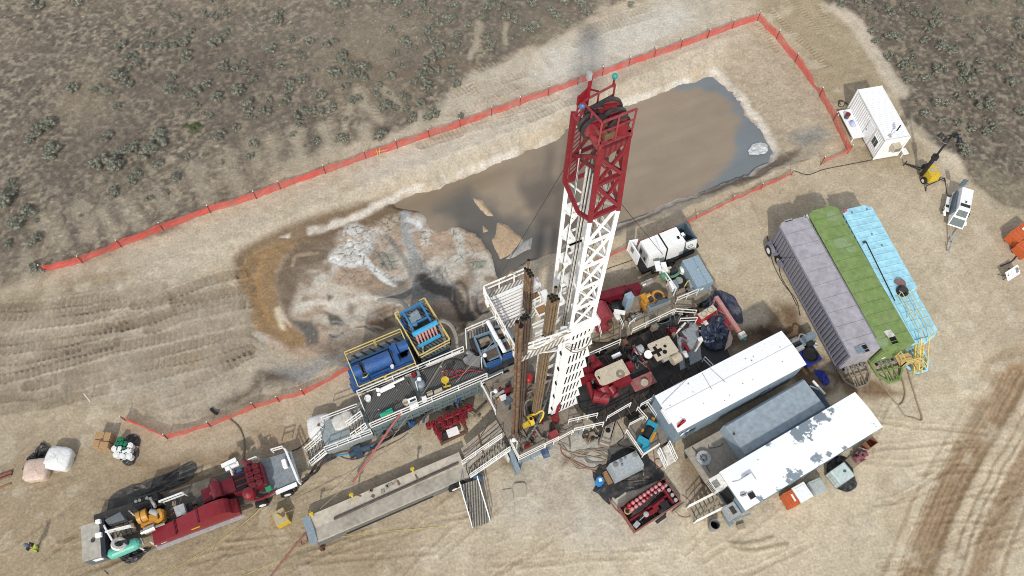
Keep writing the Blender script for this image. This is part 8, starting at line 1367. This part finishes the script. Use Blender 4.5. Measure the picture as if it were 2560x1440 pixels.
# ------------------------------------------------------------------ left mud pump trailer
lp = thing('pump_trailer', 'long maroon mud pump trailer with a big belt guard and yellow engine at lower left', 'mud pump', G(480, 1290)); EZ = 1.1
R3 = rect((222,1392), (742,1222), (205,1330), EZ); A, u, v, L, w_ = R3; f = lambda x, y, z=EZ: P(x, y, z)
b = MB(); rbox(b, R3, .75, EZ, .04, .99, .08, 1.5); b('trailer_deck', mat('oily_trailer_deck', (.10, .09, .075), .7, dirt=.7, dcol=(.22, .18, .13), scale=1.5), lp); b = MB(); rbox(b, R3, .35, .75, .02, .98, .25, .4); rbox(b, R3, .35, .75, .02, .98, 1.1, 1.25); b('chassis', DK, lp)
R4 = rect((202,1316), (250,1302), (218,1401), 2.0); b = MB(); rbox(b, R4, .5, 1.95, 0, .95, 0, 1); tb_ = b('fuel_tank', mat('dark_slate_paint', (.10, .125, .15), .5, dirt=.35), lp); b = MB(); rbox(b, R4, 1.951, 2.0, -.01, .96, -.01, 1.01); b('tank_top', mat('dusty_tank_top', (.42, .39, .33), .75, dirt=.5, dcol=(.28, .25, .21), scale=.8), tb_); b = MB(); b.cyl(P(232,1351,2.0), P(232,1351,2.08), .14, 10); b('filler_cap', DK, tb_); b = MB(); rbox(b, R4, 1.2, 1.7, .4, .85, 1.001, 1.012); b('white_placard', W, tb_)
b = MB(); rbox(b, R4, 1.1, 2.1, .98, 1.22, -.05, 1.02); b('navy_panel', mat('navy_panel', (.018, .024, .035), .5, dirt=.2), lp)
b = MB(); b.prism(quad([(262,1300),(300,1280),(312,1298),(270,1312)], 2.0), EZ, 2.0); b('battery_box', mat('slate_box', (.13, .15, .17), .5, dirt=.4), lp)
b = MB()
for k in range(5): b.prism(quad([(278+12*k,1322-4*k),(288+12*k,1319-4*k),(298+12*k,1345-4*k),(288+12*k,1349-4*k)], EZ), EZ, EZ+.25+.03*k)
b('stepped_floor', MUDDY, lp)
b = MB(); b.cyl(P(284,1383,1.7), P(338,1360,1.7), .42, 16); b.ball(P(284,1383,1.7), .42); b.ball(P(338,1360,1.7), .42); b('air_receiver', mat('mint_green_paint', (.10, .42, .32), .4, dirt=.2), lp); b = MB(); b.cyl(P(287,1363,2.1), P(306,1355,2.1), .25, 12); b.box(P(313,1357,2.2), (.4, .35, .4), .3); b.box(P(296,1366,2.15), (.6, .3, .3), .35); b('compressor_head', DK, lp); b = MB(); b.ring(P(297,1360,2.45), Vector((.3, .5, .8)), .30, .5, .2, 16); b('belt_cover', WS, lp)
b = MB(); R5 = rect((330,1246), (392,1228), (336,1266), 2.3); rbox(b, R5, EZ, 2.25, 0, 1, 0, 1.0); rbox(b, R5, EZ, 1.9, .1, 1.05, 1.0, 1.5)
b.bar(rp(R5, 0, .15, 2.3), rp(R5, 1, .15, 2.3), .12); b.bar(rp(R5, 0, .9, 2.3), rp(R5, 1, .9, 2.3), .12); b('radiator', BLK, lp); b = MB()
for a in (.15, .3, .6): b.cyl(rp(R5, a, .5, 2.25), rp(R5, a, .5, 2.4), .12, 10); b('coolant_cap', ST, lp); b = MB()
b.tube(drape([rp(R5, .7, .5, 2.3), rp(R5, .8, 1.2, 2.2), rp(R5, .8, 1.6, 1.9)], 12), .13); b('coolant_fitting', ST, lp)
R6 = rect((340,1284), (402,1265), (352,1318), 2.1); b = MB(); rbox(b, R6, EZ, 1.7, .05, 1, .15, .9); b.cyl(rp(R6, .02, .3, 1.95), rp(R6, .42, .22, 1.95), .45, 16); b.cyl(rp(R6, .25, .85, 1.8), rp(R6, .75, .75, 1.8), .2, 10); b.tube(drape([rp(R6, .7, .15, 1.7), rp(R6, .95, .3, 2.1), rp(R6, .95, .8, 2.0), rp(R6, .6, .95, 1.9)], 14), .15); b.box(rp(R6, .65, .6, 1.9), (.6, .5, .4), .3); b('engine', ENG, lp); b = MB(); b.cyl(rp(R6, .55, .1, 1.95), rp(R6, .85, .45, 2.0), .22, 12); b('turbo', STL, lp); b = MB(); b.cyl(rp(R6, .25, .1, 2.0), rp(R6, .3, .0, 2.1), .28, 12); b.ring(rp(R6, .2, .26, 1.95), u, .4, .47, .05, 14); b('air_intake', DK, lp)
b = MB(); b.cyl(P(362,1328,2.0), P(388,1317,2.0), .27, 14); b.cyl(P(353,1332,2.0), P(362,1328,2.0), .16, 10); b.tube([P(388,1317,2.0), P(412,1308,2.0)], .1); b.tube(drape([P(345,1362,1.5), P(358,1360,1.7), P(352,1345,1.8)], 10), .06); b('muffler', CHROME, lp)
rail('trailer_rail', [P(278,1335,1.4), P(338,1320,1.4)], lp, WR, .9, .05, n=1); rail('trailer_rail', [P(412,1262,EZ), P(470,1240,EZ)], lp, WR, 1.1, .05, n=1); b = MB(); b.tube([P(254,1300,1.5), P(262,1318,2.2), P(280,1350,2.4), P(285,1355,1.6)], .07); b.box(P(247,1338,2.3), (.4, .3, .25), .3); b.box(P(246,1304,2.3), (.3, .25, .3), .3); b('white_bracket', W, lp); b = MB(); b.bar(P(342,1366,1.3), P(360,1375,1.3), .1); b.bar(P(375,1355,1.3), P(392,1365,1.3), .1); b.bar(P(322,1277,1.3), P(337,1290,1.6), .08); b('white_support', WS, lp)
# belt guard: vertical teardrop box
g0_, g1_ = P(393,1366,1.0), P(606,1286,1.0); d = (g1_-g0_); L_g = d.length; d.normalize(); nb_ = Vector((-d.y, d.x, 0)); prof = [(0, .0), (0, .55), (.28*L_g, 1.0), (.60*L_g, 1.75)]+[(L_g*(.60+.34*math.sin(t*1.57/6)), 1.75+.28*math.sin(t*3.14/6)-.75*(t/6)**3) for t in range(1, 7)]+[(L_g, .75), (L_g, 0)]
th = 1.05; b = MB(); b.hexa([g0_+d*a+UP3*z for a, z in prof], [g0_+d*a+UP3*z+nb_*th for a, z in prof]); gd = b('belt_guard', RED, lp); b = MB(); b.bar(g0_+d*(.28*L_g)+UP3*1.03, g0_+d*(.28*L_g)+UP3*1.03+nb_*th, .1, .08); b.bar(g0_+d*(.30*L_g)+UP3*1.08, g0_+d*(.30*L_g)+UP3*1.08+nb_*th, .05, .06); b.bar(g0_+d*(.58*L_g)+UP3*1.73, g0_+d*(.58*L_g)+UP3*1.73+nb_*th, .12, .08); b('guard_seam', REDP, gd); b = MB(); c = g0_+d*(.50*L_g)+UP3*.9-nb_*.02; b.box(c, (.6, .03, .14), yaw_of(d)); b('orange_plate', YEL, gd); b = MB(); b.box(g0_+d*.6-nb_*.015+UP3*.3, (.4, .02, .06), yaw_of(d)); b('white_mark', WS, gd)
b = MB(); b.prism(quad([(390,1368),(608,1286),(615,1292),(395,1375)], .9), .8, .92); b('running_board', STL, lp)
b = MB(); b.prism(quad([(435,1278),(487,1256),(500,1292),(448,1312)], EZ), EZ+.0, EZ+.06); b('walkway', GRATE, lp); b = MB(); b.prism(quad([(433,1268),(458,1258),(466,1285),(442,1292)], 2.0), 1.2, 2.0); b('white_cabinet', STL, lp); b = MB(); b.prism(quad([(458,1262),(475,1256),(500,1285),(470,1300)], 1.6), EZ, 1.6); b('black_box', BLK, lp)
R7 = rect((498,1222), (573,1190), (510,1258), 2.5); b = MB(); b.hexa([rp(R7, 0, 0, EZ), rp(R7, 1.1, .05, EZ), rp(R7, 1.1, .95, EZ), rp(R7, 0, 1, EZ)], [rp(R7, 0, .06, 2.3), rp(R7, 1.05, .05, 2.2), rp(R7, 1.05, .95, 2.2), rp(R7, 0, .94, 2.3)]); b.cyl(rp(R7, .47, -.02, 2.2), rp(R7, .47, 1.02, 2.2), .42, 16); b.cyl(rp(R7, .47, -.3, 2.0), rp(R7, .47, 0, 2.1), .25, 12, .35); b('pump_power_end', REDP, lp); b = MB(); b.cyl(rp(R7, .3, .55, 2.3), rp(R7, .3, .55, 2.42), .12, 10); b('breather', REDF, lp)
R8 = rect((575,1193), (620,1175), (588,1236), 2.1); b = MB(); rbox(b, R8, EZ, 2.1, 0, 1, 0, 1); b('crosshead_frame', REDP, lp)
for k in range(3): b = MB(); rbox(b, R8, 2.101, 2.13, .06, .85, .06+.32*k, .28+.32*k); b('open_bay', VOID, lp)
R9 = rect((608,1172), (650,1155), (622,1226), 2.3); b = MB(); rbox(b, R9, EZ, 2.2, 0, 1, 0, 1); b('fluid_end', REDP, lp)
for k in range(4):
    for j in range(2): b = MB(); c = rp(R9, .25+.42*j, .1+.25*k, 2.2); b.cyl(c, c+UP3*.16, .26, 14); b.ring(c+UP3*.17, UP3, .08, .2, .05, 12); b('valve_cap', mat('deep_maroon', (.12, .008, .016), .4, dirt=.2), lp)
b = MB(); b.lathe(P(629,1240,1.4), [(.3, 0), (.42, .2), (.46, .7), (.4, 1.0), (.15, 1.15), (.05, 1.18)], 16); b.cyl(P(629,1240,1.6), P(637,1222,1.7), .2); b.tube(drape([P(635,1250,1.5), P(660,1244,1.3), P(690,1226,1.3)], 14), .1); b('pulsation_dampener', RED, lp); b = MB(); b.cyl(P(625,1166,1.9), P(605,1148,2.2), .16, 10); b.cyl(P(618,1162,1.9), P(630,1157,1.9), .25, 10); b('strainer', REDP, lp); b = MB(); b.cyl(P(598,1178,1.4), P(598,1178,1.9), .2, 12); b('blue_filter', BLUE, lp)
b = MB(); b.prism(quad([(652,1150),(728,1128),(752,1205),(672,1240)], EZ+.1), EZ-.02, EZ+.1); b('rear_deck', mat('slate_rear_deck', (.23, .26, .28), .6, dirt=.6, dcol=(.13, .12, .11), scale=1.), lp)
rail('rear_rail', [P(720,1132,EZ+.1), P(752,1210,EZ+.1)], lp, W, 1.05, .05, n=1); rail('rear_rail', [P(685,1132,EZ), P(712,1124,EZ)], lp, WR, .9, .04, n=1); rail('rear_rail', [P(628,1158,EZ), P(648,1150,EZ)], lp, WR, .9, .04, n=1); rail('rear_rail', [P(590,1195,EZ), P(582,1175,EZ), P(598,1168,EZ)], lp, WR, .9, .045, n=1); b = MB(); b.box(P(572,1157,1.9), (1.1, .3, .15), .5); b.box(P(580,1166,1.9), (1.0, .3, .15), .5); b.bar(P(585,1180,1.2), P(576,1163,1.9), .08); b('twin_floodlight', W, lp)
b = MB(); b.bar(P(690,1232,1.3), P(742,1210,1.3), .3, .12); b('white_fender', W, lp); b = MB(); b.box(P(712,1160,1.6), (.3, .6, .5), .4); b('white_panel', W, lp); b = MB(); b.box(P(672,1222,1.5), (.4, .3, .4), .5); b.cyl(P(668,1225,1.3), P(680,1218,1.4), .15); b('green_valve', mat('valve_green', (.03, .26, .12), .5), lp)
for x, y in ((722,1236), (660,1262), (730,1228)): wheel(lp, G(x, y)+UP3*.48, Vector((u.y, -u.x, 0)), .5, .32)
clutter(['engine_part', 'pipe_run', 'hose_run', 'bracket'], 36, .05, .97, .15, 1.35, EZ, [DK, BLK, MUDDY, RUSTM, ST, REDP], lp, seed=81, smin=.1, smax=.4, hmax=.5, fr=lambda a, q_, z: rp(R3, a, q_, z))
tarp('plastic_sheet', 'long torn black sheet lying behind the left pump trailer engine', [(262,1300),(280,1240),(330,1215),(420,1185),(470,1158),(492,1165),(480,1195),(420,1225),(330,1250),(290,1300)], mat('dusty_black_sheet', (.045, .045, .042), .5, dirt=.8, dcol=(.20, .165, .12), scale=1.2, bump=.7), .22); tarp('plastic_sheet', 'black plastic sheet bunched below the left pump trailer', [(295,1392),(330,1378),(375,1372),(360,1392),(325,1410)], TARP, .25)
hose('suction_hose', 'dark thick hoses running from the left pump trailer to the mud tank stair', [(752,1212,.8), (770,1195,.3), (785,1170,.3), (800,1150,.3), (830,1135,.4)], .1, HOSE); hose('suction_hose', 'second dark hose beside the mud tank stair', [(755,1200,1.0), (790,1180,.4), (805,1160,.3), (840,1142,.4)], .1, HOSE)
hose('supply_hose', 'olive hose curving from the red fence down to the left pump trailer', [(575,1048), (595,1065), (608,1090), (612,1120), (610,1150)], .055, mat('olive_hose', (.14, .13, .09), .6)); hose('supply_hose', 'dark hose from the white bulk bag down to the pump trailer rail', [(782,1075), (770,1100), (748,1120), (730,1128)], .045, HOSE)
b = MB(); b.tube(drape([G(528,1023)+UP3*.1, G(535,1030)+UP3*.1, G(545,1036)+UP3*.2], 8), .12); tag(b('hose_end', BLK), 'black hose end at the muddy edge behind the short red fence', 'hose')
# ------------------------------------------------------------------ lower left pallets, block, person
yb = thing('anchor_block', 'yellow-painted concrete anchor block beside the left pump trailer', 'block', G(705, 1300)); R_ = rect((678,1284), (707,1268), (692,1316), .9); b = MB(); rbox(b, R_, 0, .9, 0, 1, 0, 1); o = b('block_body', YEL, yb); b = MB(); rbox(b, R_, .9, .915, .03, .97, .03, .97); b('dusty_top', mat('dusty_block_top', (.42, .36, .27), .85, dirt=.3), o); b = MB(); b.bar(rp(R_, .35, .25, .95), rp(R_, .62, .62, .95), .13); b('yellow_lug', YEL, yb); b = MB()
for k in range(3): b.tube(drape([rp(R_, .5+.1*k, .5, .95), rp(R_, .7+.08*k, .45, 1.1), rp(R_, .7+.05*k, .65, .95)], 8), .035)
b('shackle', RUSTM, yb)
hose('rope', 'tan guy rope running from the yellow block up towards the catwalk', [(712,1282,1.0), (740,1272,1.2), (770,1260,1.3), (900,1205,1.8), (1010,1150,2.4)], .02, HOSET, 'rope')
cp_ = thing('sack_pallet', 'pallet of brown paper sacks at lower left behind the buckets', 'pallet', G(258, 1112)); R_ = rect((229,1118), (240,1080), (266,1124), .95); b = MB(); rbox(b, R_, .0, .14, 0, 1, 0, 1); b('pallet_base', WOOD, cp_); b = MB()
for j in range(3):
    for a0, a1, q0, q1 in ((0, .48, 0, .42), (.52, 1, 0, .55), (0, .40, .45, 1), (.44, 1.0, .58, 1)): rbox(b, R_, .15+.27*j, .40+.27*j, a0+.01*j, a1, q0, q1)
b('paper_sacks', CARD, cp_); b = MB(); b.box(rp(R_, .48, .5, .97), (.25, .2, .03), .4); b('torn_gap', RUSTM, cp_)
pb, R_ = pallet('bucket_pallet', 'wooden pallet under the white and green buckets at lower left', (283,1140), (332,1150), (295,1105)); tarp('plastic_sheet', 'black plastic sheet under the bucket pallet at lower left', [(300,1140),(318,1092),(340,1088),(350,1105),(342,1150),(322,1165),(305,1155)], TARP, .15)
WB = [(286,1121), (299,1121), (290,1136), (305,1138), (322,1140), (320,1126), (324,1114), (310,1128)]; GBk = [(300,1099), (302,1109), (312,1111), (309,1122), (294,1109)]
def bucket(x, y, m, lab, grp, h=.55):
    c = P(x, y, .15+h); c = Vector((c.x, c.y, .15)); b = MB(); b.lathe(c, [(.20, 0), (.235, .05), (.24, h*.6), (.25, h*.9), (.25, h), (.16, h), (.15, h+.03), (.02, h+.03)], 14); tag(b('bucket', m), lab, 'bucket', grp)
for x, y in WB: bucket(x, y, PLAS, 'white lidded bucket on the small pallet at lower left', 'white buckets on the pallet')
for x, y in GBk: bucket(x, y, GRP2, 'dark green lidded bucket among the white ones on the pallet', 'green buckets on the pallet')
sack('pinkish wrapped sack cube beside black sheeting at far lower left', G(101, 1180), (1.55, 1.5, .95), mat('pinkish_wrap', (.60, .46, .38), .6, dirt=.3, dcol=(.45, .34, .27), scale=2, bump=.4), .15, cat='sacks', name='wrapped_sacks', spout=False); sack('white plastic-wrapped cube right of the pinkish one at far lower left', G(156, 1152), (1.75, 1.6, 1.0), mat('crinkled_wrap', (.76, .76, .74), .35, dirt=.25, dcol=(.58, .55, .5), scale=2, bump=.5), -.1, cat='sacks', name='wrapped_sacks', spout=False)
tarp('plastic_sheet', 'black plastic sheet heaped behind the pinkish sack cube', [(58,1175),(70,1150),(88,1130),(105,1108),(125,1120),(122,1140),(95,1155),(72,1182)], TARP, .35)
b = MB(); b.tube([G(-10,1196)+UP3*.12, G(32,1180)+UP3*.12], .12, 8); b.tube([G(-10,1204)+UP3*.1, G(30,1188)+UP3*.1], .07, 8); tag(b('steel_pipe', mat('brick_red_pipe', (.20, .075, .055), .7, dirt=.4)), 'pair of brick-red steel pipes entering at the left edge', 'pipe'); b = MB(); b.bar(G(0,1221)+UP3*.06, G(28,1210)+UP3*.06, .1); tag(b('timber', WOODB), 'brown timber lying by the red pipes at the left edge', 'timber')
b = MB(); p = G(226,1005); b.tube([p, p+Vector((-.1, .3, 1.1))], .03, 6); tag(b('survey_stake', W), 'thin white stake standing in the tracked dirt at left', 'stake')
person('person walking at the far lower left in hi-vis yellow trousers and dark hooded jacket', G(97, 1374), 2.7, mat('navy_jacket', (.02, .028, .05), .85, dirt=0), mat('hi_vis_trousers', (.45, .62, .05), .75, dirt=0), None, hat=mat('blue_grey_hat', (.10, .14, .19), .6, dirt=.1))
b = MB(); b.bar(G(258,1430)+UP3*.05, G(268,1440)+UP3*.05, .2, .08); tag(b('timber', WOOD), 'small timber offcut at the bottom edge left of centre', 'timber')
b = MB()
b.bar(G(950,388), G(950,388)+Vector((.05, .1, 1.0)), .05); b.bar(G(945,390)+UP3*.6, G(970,384)+UP3*.6, .04); b.bar(G(945,390), G(945,390)+UP3*.9, .05); tag(b('yellow_barrier', YELR), 'little yellow stake barrier against the long red fence', 'barrier')
